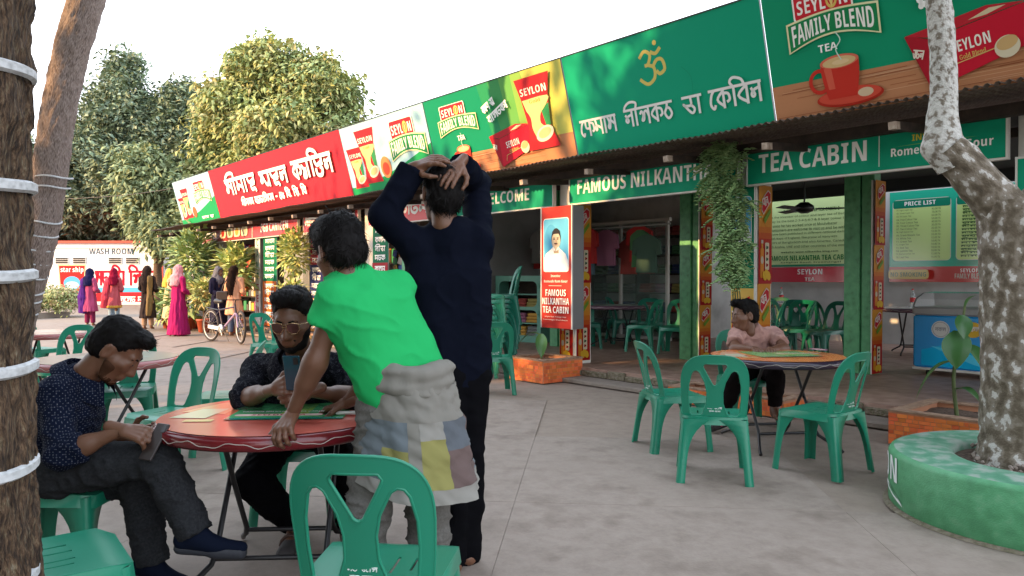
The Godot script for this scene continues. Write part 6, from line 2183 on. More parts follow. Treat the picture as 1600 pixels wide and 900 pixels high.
func torso_prims(P: Dictionary, g: float, s := 1.0, hem := -1.0) -> Array:
	# columns from the hips to the chest, then shoulders; g widens it for clothing
	var o := []
	var hl: Vector3 = (P.hL - P.hR).normalized()
	var sl: Vector3 = (P.sL - P.sR).normalized()
	var dn: Vector3 = (P.pel - P.che).normalized()
	var hw := .072 * s
	for q in [-1.0, 1.0]:
		var a: Vector3 = P.pel + hl * hw * q + (dn * hem if hem > 0 else Vector3.ZERO)
		o.append(cp(a, .088 * s + g * (1.25 if hem > 0 else 1.0), P.che + sl * .082 * s * q, .102 * s + g, 1 if hem > 0 else 0))
		var S: Vector3 = P.sL if q > 0 else P.sR
		o.append(cp(P.nek - (P.nek - P.che).normalized() * .035, .058 * s + g * .8, S, .052 * s + g))
		o.append(cp(P.che + sl * .07 * q, .09 * s + g, S, .05 * s + g))
	o.append(cp(P.pel + (dn * hem if hem > 0 else Vector3.ZERO), .09 * s + g, P.che, .1 * s + g, 1 if hem > 0 else 0))
	o.append(cp(P.che, .1 * s + g, P.nek - (P.nek - P.che) * .15, .07 * s + g))
	return o

func leg_prims(P: Dictionary, g: float, s: float, cuff := 1.0, flare := 0.0) -> Array:
	var o := []
	for q in ["L", "R"]:
		var h: Vector3 = P["h" + q]
		var k: Vector3 = P["k" + q]
		var a: Vector3 = P["a" + q]
		o.append(cp(h, .086 * s + g, k, .056 * s + g))
		o.append(cp(k, .056 * s + g, k.lerp(a, cuff), (lerpf(.056, .036, cuff)) * s + g + flare, 2 if cuff <= 1.0 and g > 0 else 0))
		if g == 0.0 or true: o.append(cp(k.lerp(a, .1), .05 * s + g, k.lerp(a, .45), .05 * s + g))
	return o

func arm_prims(P: Dictionary, q: String, g: float, upto := 2.0, flare := 0.0) -> Array:
	var S: Vector3 = P["s" + q]
	var E: Vector3 = P["e" + q]
	var Wr: Vector3 = P["w" + q]
	if upto <= 1.0: return [cp(S, .05 + g, S.lerp(E, upto), lerpf(.05, .04, upto) + g + flare, 2)]
	if upto >= 2.0: return [cp(S, .047 + g, E, .038 + g), cp(E, .039 + g, Wr, .025 + g), cp(E.lerp(Wr, .12), .04 + g, E.lerp(Wr, .4), .036 + g)]
	return [cp(S, .05 + g, E, .04 + g), cp(E, .041 + g, E.lerp(Wr, upto - 1.0), .038 + g + flare, 2)]

func man_body(t: Node3D, P: Dictionary, skin: Material, s: float, hands: Array, feet := true, head_s := 1.05, up := Vector3.UP) -> Transform3D:
	var pr := torso_prims(P, 0.0, s) + leg_prims(P, 0.0, s) + arm_prims(P, "L", 0.0) + arm_prims(P, "R", 0.0)
	var hf := head_frame(P.hed, P.hf, up, head_s)
	pr.append(cp(P.nek - (P.nek - P.che).normalized() * .03, .06, hf * Vector3(0, -.085, -.03), .05))
	if feet:
		for q in ["L", "R"]:
			var a: Vector3 = P["a" + q]
			var tt: Vector3 = P["t" + q]
			var fd := (tt - a)
			fd.y = 0
			fd = fd.normalized()
			var hb := a - fd * .03
			hb.y = maxf(a.y - .045, .028)
			pr.append(cp(a, .034, hb, .028))
			pr.append(cp(hb, .028, tt, .024))
			pr.append(cp(a, .032, a.lerp(tt, .6), .026))
	var parts := [[surface(pr, .012, .035)], [head_arrays(), hf]]
	for h in hands: parts.append([hand_arrays(h[0], h[1], h[2], h[6] if h.size() > 6 else Vector3(.7, .6, -.35)), hand_frame(h[3], h[4], h[5], 1.04)])
	put("body", blend_meshes(parts), skin, t)
	return hf

func garment_mesh(t: Node3D, called: String, pr: Array, cell: float, m: Material, folds := [], k := .03) -> MeshInstance3D:
	return put(called, blend_meshes([[surface(pr, cell, k, folds)]]), m, t)

func hair_mesh(t: Node3D, hf: Transform3D, prims: Array, n: int, ln: float, wid: float, comb: Vector3, seed_: int, m: Material, lift := .45, rough := .006, cell := .0075) -> void:
	var arr := surface(prims, cell, .012, [{"a": rough, "f": Vector3(32, 24, 32), "seed": seed_}])
	var V: PackedVector3Array = arr[0]
	var N: PackedVector3Array = arr[2]
	var r := RandomNumberGenerator.new()
	r.seed = seed_
	var st := mb()
	st.set_smooth_group(0)
	for i in n:
		var j := r.randi() % V.size()
		var nrm := N[j]
		var p := V[j] - nrm * .006
		var cmb := comb + Vector3(r.randfn(), r.randfn(), r.randfn()) * .35
		cmb = (cmb - nrm * cmb.dot(nrm)).normalized()
		var d := (cmb + nrm * (lift + .25 * r.randfn())).normalized()
		var L := ln * (.6 + .7 * r.randf())
		var sd := d.cross(nrm).normalized() * wid * (.6 + .8 * r.randf())
		var prev := [p - sd, p + sd]
		for k in 3:
			var q := (k + 1) / 3.0
			var c := p + d * L * q - nrm * L * .45 * q * q
			var w := sd * (1.0 - q * .85)
			quad(st, hf * prev[0], hf * (c - w), hf * (c + w), hf * prev[1])
			prev = [c - w, c + w]
	st.generate_normals()
	var am: ArrayMesh = st.commit()
	var sa := am.surface_get_arrays(0)
	var idx: PackedInt32Array = sa[Mesh.ARRAY_INDEX] if sa[Mesh.ARRAY_INDEX] != null else PackedInt32Array(range(sa[0].size()))
	put("hair", blend_meshes([[arr, hf], [[sa[0], idx, sa[1]]]]), m, t)

const SHORT_HAIR := [["e", Vector3(0, .052, -.026), Vector3(.082, .086, .1)], ["e", Vector3(0, .0, -.055), Vector3(.074, .085, .068)], ["-e", Vector3(0, -.03, .087), Vector3(.085, .118, .078)], ["-e", Vector3(0, -.13, -.02), Vector3(.12, .075, .14)], ["-e", Vector3(.085, -.02, .0), Vector3(.02, .045, .032)], ["-e", Vector3(-.085, -.02, .0), Vector3(.02, .045, .032)]]

func eyes(t: Node3D, hf: Transform3D, white: Material, half := false) -> void:
	for s in [-1.0, 1.0]:
		var st := mb()
		lathe(st, [Vector2(0, -.0045), Vector2(.0045, -.003), Vector2(.0055, 0), Vector2(.0045, .003), Vector2(0, .0045)], 10)
		var o := put("eye", fin(st), M.black_metal, t)
		o.transform = hf * Transform3D(Basis.IDENTITY, Vector3(s * .031, .007, .0866))

func brows(t: Node3D, hf: Transform3D) -> void:
	for s in [-1.0, 1.0]:
		var st := mb()
		tube(st, [hf * Vector3(s * .013, .027, .089), hf * Vector3(s * .03, .032, .086), hf * Vector3(s * .047, .025, .075)], [.004, .0045, .0025], 6)
		put("eyebrow", fin(st), M.hair, t)

func beard(t: Node3D, hf: Transform3D, full: bool, seed_: int) -> void:
	# follows the jaw, chin and upper lip a little above the skin
	var e := .0045 if full else .0012
	var pr := [["c", Vector3(-.03, -.085, .042), .026 + e, Vector3(.03, -.085, .042), .026 + e], ["c", Vector3(0, -.098, .06), .022 + e * 1.2, Vector3(0, -.09, .055), .022 + e], ["c", Vector3(-.045, -.035, .028), .03 + e, Vector3(-.032, -.08, .03), .026 + e], ["c", Vector3(.045, -.035, .028), .03 + e, Vector3(.032, -.08, .03), .026 + e], ["c", Vector3(-.021, -.053, .083), .006 + e, Vector3(.021, -.053, .083), .006 + e], ["-e", Vector3(0, -.0665, .1), Vector3(.023, .0115, .032)], ["-e", Vector3(0, -.015, .08), Vector3(.075, .033, .05)]]
	hair_mesh_named(t, hf, pr, 600 if full else 160, .011 if full else .003, .0013, seed_)

func hair_mesh_named(t: Node3D, hf: Transform3D, pr: Array, n: int, ln: float, wid: float, seed_: int) -> void:
	hair_mesh(t, hf, pr, n, ln, wid, Vector3(0, -1, .1), seed_, M.hair if n > 300 else M.stubble, .4, .0025 if n > 300 else .0006, .005)
	t.get_child(t.get_child_count() - 1).name = "beard"

func shoe(t: Node3D, a: Vector3, tt: Vector3, upper: Material, sole: Material) -> void:
	var d := (tt - a)
	var f := Vector3(d.x, d.y, d.z).normalized()
	var up := Vector3.UP - f * f.y
	up = up.normalized()
	var heel := a - f * .045 - up * .035
	var toe := tt + f * .01
	put("shoe", blend_meshes([[surface([cp(heel, .036, toe, .024), cp(a, .04, a.lerp(tt, .5) - up * .02, .031), cp(heel + up * .03, .034, a, .04)], .008, .025)]]), upper, t)
	put("sole", blend_meshes([[surface([cp(heel - up * .03, .026, toe - up * .022, .024), cp(heel.lerp(toe, .6) - up * .026, .03, toe - up * .022, .024)], .008, .02)]]), sole, t)

func build_people() -> void:
	var P: Dictionary
	var t: Node3D
	var hf: Transform3D
	var cl: Callable = M.cloth
	var rt := Vector3(.647, 0, -.763)
	var fw := Vector3(-.763, 0, -.647)
	# --- the man in the dotted shirt, legs crossed, looking at his phone
	P = PD.a
	t = thing("person", "seated person in navy dotted shirt and grey jeans, legs crossed, looking down at a phone", "person", Vector3(P.pel.x, 0, P.pel.z))
	t = at_origin(t)
	hf = man_body(t, P, M.skin, .95, [[-1.0, [.5, .55, .6, .7, .3], .03, P.wR, (rt + Vector3(0, -.25, 0)), (Vector3(0, .9, 0) - fw * .5)], [1.0, [.6, .6, .6, .6, .4], .03, P.wL, rt + Vector3(0, .1, 0), Vector3(0, -.4, 0) + fw]], false, 1.06, Vector3.UP)
	hair_mesh(t, hf, SHORT_HAIR + [["e", Vector3(0, .104, .045), Vector3(.06, .032, .05)]], 2600, .032, .002, Vector3(.1, .15, .9), 61, M.hair, .3)
	beard(t, hf, false, 62)
	brows(t, hf)
	eyes(t, hf, M.frame)
	garment_mesh(t, "shirt", torso_prims(P, .018, .97, .1) + arm_prims(P, "R", .016, 1.35, .006) + arm_prims(P, "L", .016, 1.35, .006), .009, M.shirt_dots, [{"a": .009, "f": Vector3(4, 8, 4), "seed": 4, "oct": 2, "crease": true}, {"a": .004, "f": Vector3(20, 14, 20), "seed": 8}])
	collar(t, P, hf, M.shirt_dots)
	garment_mesh(t, "jeans", [cp(P.hL, .1, P.hR, .1), cp(P.pel, .105, P.pel + Vector3(0, .06, 0), .1)] + leg_prims(P, .017, .98, .97, .012), .009, M.jeans_black, [{"a": .012, "f": Vector3(7, 7, 7), "seed": 14, "oct": 2, "crease": true}])
	shoe(t, P.aR, P.tR, M.shoe_navy, M.shoe_sole)
	shoe(t, P.aL, P.tL, M.shoe_navy, M.shoe_sole)
	var ph := thing("mobile_phone", "dark mobile phone in the hands of the man in the dotted shirt", "phone", Vector3(-3.195, .655, -.85))
	phone(ph, Basis.looking_at((fw * .9 + Vector3(0, -.7, 0) + rt * .5), Vector3.UP), M.leather, M.black_metal)
	# --- the man in sunglasses behind the table
	P = PD.b
	t = at_origin(thing("person", "seated bearded person in sunglasses and black patterned shirt, elbows on the red table", "person"))
	hf = man_body(t, P, M.skin_mid, .98, [[-1.0, [.5, .5, .55, .6, .4], .04, P.wR, Vector3(-3.02, .86, -1.35) - P.wR, -rt * .9 - fw * .5], [1.0, [.75, .75, .75, .8, .5], .02, P.wL, Vector3(-3.06, .8, -1.37) - P.wL, rt * .5 - fw * .8 + Vector3(0, .2, 0)]], true, 1.08)
	hair_mesh(t, hf, SHORT_HAIR + [["e", Vector3(0, .115, .045), Vector3(.066, .036, .055)]], 2400, .032, .002, Vector3(.2, .8, -.5), 63, M.hair, .4)
	beard(t, hf, true, 64)
	brows(t, hf)
	sunglasses(t, hf)
	garment_mesh(t, "shirt", torso_prims(P, .022, 1.0, .12) + arm_prims(P, "R", .026, 1.12, .006) + arm_prims(P, "L", .026, 1.12, .006), .0095, M.shirt_black, [{"a": .01, "f": Vector3(6, 7, 6), "seed": 5, "oct": 2, "crease": true}, {"a": .004, "f": Vector3(20, 14, 20), "seed": 9}])
	collar(t, P, hf, M.shirt_black)
	var ts := mb()
	var cv := -fw
	fillet(ts, P.nek + cv * .07 + Vector3(0, -.02, 0), P.che + cv * .118 + Vector3(0, .03, 0), rt, .035)
	put("undershirt", fin(ts), M.white_cloth, t)
	garment_mesh(t, "trousers", [cp(P.hL, .1, P.hR, .1)] + leg_prims(P, .02, 1.0, .9, .0), .012, M.black_cloth, [{"a": .01, "f": Vector3(11, 9, 11), "seed": 15, "ridge": true}])
	for q in ["L", "R"]: sandal(t, P["a" + q], P["t" + q], M.brown_strap)
	ph = thing("mobile_phone", "dark blue mobile phone held up by the man in sunglasses", "phone", Vector3(-3.01, .905, -1.345))
	phone(ph, Basis.looking_at((fw * 1.0 + Vector3(0, .25, 0) + rt * .15), Vector3.UP), M.phone_blue, M.black_metal)
	# --- the man in the green shirt leaning on the table
	P = PD.c
	t = at_origin(thing("person", "standing person in bright green T-shirt leaning on the red table, jacket tied at the waist", "person"))
	hf = man_body(t, P, M.skin_mid, .97, [[1.0, [.72, .75, .78, .8, .3], .12, P.wL, Vector3(-2.736, .725, -1.179) - P.wL, -fw * .35 - rt * .25 + Vector3(0, .9, 0), Vector3(.8, .45, -.3)], [-1.0, [.4, .4, .4, .4, .3], .05, P.wR, Vector3(-.5, -.2, .3), Vector3.UP]], true, 1.06, Vector3(0, 1, 0) - rt * .1)
	hair_mesh(t, hf, [["e", Vector3(0, .06, -.024), Vector3(.088, .09, .106)], ["e", Vector3(0, .0, -.06), Vector3(.078, .085, .07)], ["e", Vector3(0, .1, .03), Vector3(.075, .06, .07)], ["-e", Vector3(0, -.035, .09), Vector3(.085, .095, .07)], ["-e", Vector3(0, -.13, -.02), Vector3(.12, .07, .14)], ["-e", Vector3(.088, -.02, .002), Vector3(.02, .045, .032)], ["-e", Vector3(-.088, -.02, .002), Vector3(.02, .045, .032)]], 3600, .055, .0024, Vector3(.1, -.5, .3), 65, M.hair, .28)
	garment_mesh(t, "tshirt", torso_prims(P, .02, 1.0, .09) + arm_prims(P, "L", .02, .46, .014) + arm_prims(P, "R", .02, .46, .014) + [neckline(P)], .0085, M.green_shirt, [{"a": .009, "f": Vector3(2.6, 5.5, 2.6), "seed": 6, "oct": 2, "crease": true, "b": Basis(Vector3(0, 0, 1), .6)}, {"a": .002, "f": Vector3(20, 14, 20), "seed": 10}])
	garment_mesh(t, "jeans", [cp(P.hL, .1, P.hR, .1), cp(P.pel, .112, P.pel + Vector3(0, .05, 0), .108)] + leg_prims(P, .026, 1.0, 1.0, .014), .0095, M.jeans_grey, [{"a": .014, "f": Vector3(4, 12, 4), "seed": 16, "oct": 2, "crease": true}])
	for q in ["L", "R"]: sandal(t, P["a" + q], P["t" + q], M.brown_strap)
	jacket(t, P)
	# --- the man in black with his hands on his head
	P = PD.d
	t = at_origin(thing("person", "standing person in black long-sleeved shirt seen from behind, both hands on the head", "person"))
	var top := Vector3(P.hed) + Vector3(0, .13, 0)
	hf = man_body(t, P, M.skin, .98, [[-1.0, [.22, .25, .28, .3, .2], .06, P.wR, Vector3(-2.638, 1.696, -1.837) - P.wR, Vector3(0, .5, 0) - fw * .85], [1.0, [.3, .3, .3, .3, .2], .05, P.wL, Vector3(-2.694, 1.819, -1.863) - P.wL, Vector3(0, .8, 0) - fw * .6]], true, 1.07)
	hair_mesh(t, hf, [["e", Vector3(0, .052, -.026), Vector3(.084, .086, .102)], ["e", Vector3(0, -.01, -.058), Vector3(.077, .09, .07)], ["-e", Vector3(0, -.03, .09), Vector3(.085, .095, .07)], ["-e", Vector3(0, -.145, -.02), Vector3(.12, .07, .14)], ["-e", Vector3(.086, -.02, .002), Vector3(.018, .04, .03)], ["-e", Vector3(-.086, -.02, .002), Vector3(.018, .04, .03)]], 3200, .05, .0022, Vector3(0, -.7, -.2), 67, M.hair, .3)
	garment_mesh(t, "shirt", torso_prims(P, .02, .98, .1) + arm_prims(P, "L", .02, 1.95, .004) + arm_prims(P, "R", .02, 1.93, .004) + [neckline(P)], .0085, M.navy_cloth, [{"a": .009, "f": Vector3(3.5, 5.5, 3.5), "seed": 7, "oct": 2, "crease": true, "b": Basis(Vector3(0, 0, 1), -.5)}, {"a": .002, "f": Vector3(20, 16, 20), "seed": 12}])
	garment_mesh(t, "trousers", [cp(P.hL, .105, P.hR, .105)] + leg_prims(P, .022, 1.0, 1.02, .004), .011, M.black_cloth, [{"a": 0.0114, "f": Vector3(8, 9, 8), "seed": 17, "oct": 2}])
	# --- the man at the far table
	P = PD.e
	t = at_origin(thing("person", "seated person in washed pink T-shirt and dark trousers at the orange table, looking aside", "person"))
	hf = man_body(t, P, M.skin_dark, .98, [[-1.0, [.25, .25, .3, .3, .2], .06, P.wR, Vector3(-3.2, .715, -5.35) - P.wR, Vector3.UP], [1.0, [.25, .25, .3, .3, .2], .06, P.wL, Vector3(-3.3, .715, -5.55) - P.wL, Vector3.UP]], true, 1.1)
	hair_mesh(t, hf, SHORT_HAIR + [["e", Vector3(0, .11, .05), Vector3(.06, .034, .05)]], 1500, .035, .003, Vector3(.1, .5, .5), 69, M.hair, .5)
	brows(t, hf)
	eyes(t, hf, M.frame)
	garment_mesh(t, "tshirt", torso_prims(P, .014, .93, .08) + arm_prims(P, "L", .015, .62, .014) + arm_prims(P, "R", .015, .62, .014) + [neckline(P)], .011, M.pink_shirt, [{"a": .011, "f": Vector3(5, 7, 5), "seed": 26, "oct": 2, "crease": true}])
	garment_mesh(t, "trousers", [cp(P.hL, .1, P.hR, .1)] + leg_prims(P, .018, .98, .88, .0), .014, M.brown_cloth, [{"a": 0.0114, "f": Vector3(9, 9, 9), "seed": 27, "oct": 2}])
	sandal(t, P.aR, P.tR, M.red_strap)
	# --- the women farther off
	for w in WOMEN: woman(w)

func neckline(P: Dictionary) -> Array:
	var d: Vector3 = (P.hed - P.nek).normalized().lerp((P.nek - P.che).normalized(), .5).normalized()
	return cp(P.nek - d * .07, .1, P.nek + d * .034, .073, 2)

func at_origin(t: Node3D) -> Node3D:
	t.position = Vector3.ZERO
	return t

func collar(t: Node3D, P: Dictionary, hf: Transform3D, m: Material) -> void:
	var st := mb()
	st.set_smooth_group(0)
	var c: Vector3 = P.nek + (P.nek - P.che).normalized() * -.005
	var ax: Vector3 = (hf * Vector3(0, -.085, -.03) - P.nek).normalized().lerp((P.nek - P.che).normalized(), .6).normalized()
	var f := hf.basis.z.normalized()
	f = (f - ax * f.dot(ax)).normalized()
	var s := ax.cross(f)
	var rows := []
	for i in 25:
		var a := lerpf(.35, TAU - .35, i / 24.0)
		var d := f * cos(a) + s * sin(a)
		var open := 1.0 + .35 * maxf(cos(a), 0.0)
		var lo := c + d * .09 * open - ax * .005
		var hi := c + d * .08 * open + ax * .05
		var ou := c + d * .125 * open - ax * (.0 + .035 * maxf(cos(a), 0.0))
		rows.append([lo, hi, hi + d * .005, ou, ou - ax * .004])
	loft(st, rows, false, false, false)
	put("collar", fin(st), m, t)

func fillet(st: SurfaceTool, a: Vector3, b: Vector3, side: Vector3, w: float) -> void:
	st.set_smooth_group(0)
	var rows := []
	for i in 6:
		var p := a.lerp(b, i / 5.0)
		rows.append([p - side * w, p - side * w * .4 + (a - b).cross(side).normalized() * -.008, p + side * w * .4, p + side * w])
	loft(st, rows, false, false, false)

func phone(t: Node3D, b: Basis, back: Material, glass: Material) -> void:
	t.basis = b
	var st := mb()
	box(st, Vector3(.074, .155, .008), Vector3.ZERO, Basis.IDENTITY, .0025)
	obj("case", st, back, t)
	st = mb()
	box(st, Vector3(.068, .148, .001), Vector3(0, 0, -.0046))
	obj("screen", st, glass, t)
	st = mb()
	box(st, Vector3(.022, .03, .002), Vector3(.02, .055, .005), Basis.IDENTITY, .0008)
	obj("camera_bump", st, glass, t)

func sunglasses(t: Node3D, hf: Transform3D) -> void:
	for s in [-1.0, 1.0]:
		var o := []
		for p in [[.008, .02], [.03, .024], [.056, .018], [.056, -.008], [.044, -.024], [.022, -.024], [.009, -.006]]: o.append(Vector2(s * p[0], p[1]))
		var poly := rounded(o, .004)
		var st := mb()
		var xf := hf * Transform3D(Basis(Vector3.UP, s * .18), Vector3(0, .006, .103))
		prism(st, poly, -.001, .001, xf)
		put("lens", fin(st), M.shades, t)
		var rim := mb()
		var pts := []
		for p in poly: pts.append(xf * Vector3(p.x, p.y, 0))
		pts.append(pts[0])
		tube(rim, pts, .0018, 6, false)
		tube(rim, [xf * Vector3(s * .056, .014, 0), hf * Vector3(s * .078, .014, .06), hf * Vector3(s * .084, .012, -.01)], .002, 6)
		put("temple", fin(rim), M.gold, t)
	var br := mb()
	tube(br, [hf * Vector3(-.01, .014, .105), hf * Vector3(.01, .014, .105)], .002, 6)
	tube(br, [hf * Vector3(-.012, .024, .104), hf * Vector3(.012, .024, .104)], .0018, 6)
	put("bridge", fin(br), M.gold, t)

func sandal(t: Node3D, a: Vector3, tt: Vector3, m: Material) -> void:
	var d := tt - a
	d.y = 0
	d = d.normalized()
	var s := d.cross(Vector3.UP)
	var lo := a - d * .05
	var y := maxf(minf(a.y - .07, tt.y - .024), .0)
	lo.y = y + .009
	var hi := tt + d * .025
	hi.y = y + .009
	put("sandal_sole", blend_meshes([[surface([cp(lo, .03, hi, .036), cp(lo + s * .012, .024, hi + s * .012, .03), cp(lo - s * .012, .024, hi - s * .012, .03)].map(func(q): return q), .01, .02)]]), M.rubber, t).scale = Vector3(1, 1, 1)
	var st := mb()
	var c := lo.lerp(hi, .66)
	var pts := []
	for i in 7:
		var q := PI * i / 6.0
		pts.append(c + s * cos(q) * .046 + Vector3(0, sin(q) * .05, 0))
	tube(st, pts, .009, 6, true)
	put("sandal_strap", fin(st), m, t)

func jacket(t: Node3D, P: Dictionary) -> void:
	# a patchwork sweatshirt tied by its sleeves, hanging over the back of the hips
	var fw := Vector3(-.763, 0, -.647)
	var rt := Vector3(.647, 0, -.763)
	var ax: Vector3 = Vector3(P.pel) + Vector3(0, -.02, 0) + rt * .015
	var o := rt * .75 - fw * .66
	var s := o.cross(Vector3.UP) * -1.0
	var no := FastNoiseLite.new()
	no.frequency = 1.0
	var at := func(u: float, v: float) -> Vector3:
		var a := lerpf(-1.95, 1.75, u)
		var r := lerpf(.172, .245, v) + .012 * sin(u * 21.0 + v * 2.0) * v + .02 * no.get_noise_2d(u * 9.0, v * 6.0)
		var d := o * cos(a) + s * sin(a)
		var drop := lerpf(.05, .43 + .05 * cos(a), v)
		return ax + d * r + Vector3(0, .1 - drop, 0) + rt * (.03 * v)
	var cols := [lin(.19, .18, .16), lin(.13, .15, .165), lin(.22, .205, .075), lin(.12, .085, .08), lin(.095, .105, .12), lin(.23, .22, .2)]
	for q in [[0, 1, 0, .3, 0], [0, 1, .87, 1, 5], [0, .16, .3, .87, 1], [.16, .3, .3, .55, 1], [.16, .3, .55, .87, 2], [.3, .36, .3, .87, 0], [.36, .5, .3, .45, 5], [.36, .5, .45, .87, 2], [.5, .7, .3, .55, 4], [.5, .7, .55, .87, 3], [.7, .75, .3, .87, 3], [.75, .93, .3, .87, 1], [.93, 1, .3, .87, 0]]:
		var st := mb()
		st.set_smooth_group(0)
		var nu := maxi(2, int((q[1] - q[0]) * 48))
		var nv := maxi(2, int((q[3] - q[2]) * 30))
		for i in nu:
			for j in nv:
				var c := []
				for e in [[0, 0], [0, 1], [1, 1], [1, 0]]: c.append(at.call(lerpf(q[0], q[1], float(i + e[0]) / nu), lerpf(q[2], q[3], float(j + e[1]) / nv)))
				quad(st, c[0], c[1], c[2], c[3])
		put("jacket_panel", fin(st), M.cloth.call(cols[q[4]]), t)
	# rolled body and sleeves round the waist
	var roll := []
	for i in 19:
		var a := TAU * i / 18.0
		var d := o * cos(a) + s * sin(a)
		roll.append(ax + d * (.148 if cos(a) > -.2 else .14) + Vector3(0, .1 + .012 * sin(a * 3.0), 0) + rt * -.01)
	var pr := []
	for i in 18: pr.append(cp(roll[i], .034, roll[i + 1], .034))
	for i in 18: pr.append(cp(roll[i] + Vector3(0, -.05, 0), .034, roll[i + 1] + Vector3(0, -.05, 0), .034))
	put("jacket_roll", blend_meshes([[surface(pr, .009, .02, [{"a": .009, "f": Vector3(4, 26, 4), "seed": 33, "oct": 1}])]]), M.cloth.call(cols[0]), t)
	var kn: Vector3 = ax - o * .16 + Vector3(0, .05, 0)
	put("jacket_sleeve", blend_meshes([[surface([cp(kn, .05, kn + Vector3(0, -.1, 0) - o * .02, .045), cp(kn, .045, kn - o * .04 - rt * .03 + Vector3(0, -.3, 0), .035)], .011, .02)]]), M.cloth.call(cols[0]), t)

# x, z, height, yaw, hijab colour, top colour, lower colour, hem height, label, extras
const WOMEN := [
	[-23.3, -4.56, 1.58, 212.0, [.012, .012, .05], [.35, .06, .14], [.16, .02, .06], .42, "leftmost walking figure, in blue headscarf, long purple scarf and pink tunic", "stole"],
	[-23.5, -5.2, 1.6, 240.0, [.2, .008, .03], [.45, .09, .11], [.25, .35, .45], .5, "figure in maroon headscarf and rose tunic with golden hem and pale jeans", "veil"],
	[-20.85, -5.4, 1.64, 225.0, [.03, .02, .018], [.03, .022, .022], [.3, .2, .14], .3, "figure with long loose brown hair and dark gold-patterned dress, third of the walking group", "hair"],
	[-20.5, -5.85, 1.55, 160.0, [.62, .4, .08], [.55, .46, .3], [.6, .4, .15], .3, "figure in yellow headscarf and cream flowered dress behind the magenta gown", ""],
	[-18.3, -5.4, 1.62, 195.0, [.6, .28, .32], [.3, .015, .1], [.3, .015, .1], .02, "figure in pale pink headscarf and long magenta gown", "gown"],
	[-17.7, -6.1, 1.58, 110.0, [.12, .12, .14], [.012, .012, .03], [.012, .012, .03], .3, "figure in patterned headscarf and navy clothes behind the bicycle", ""],
	[-17.1, -6.25, 1.6, 215.0, [.02, .012, .01], [.62, .32, .2], [.08, .1, .16], .5, "figure with long dark hair and peach tunic carrying a black bag behind the bicycle", "hairbag"],
]

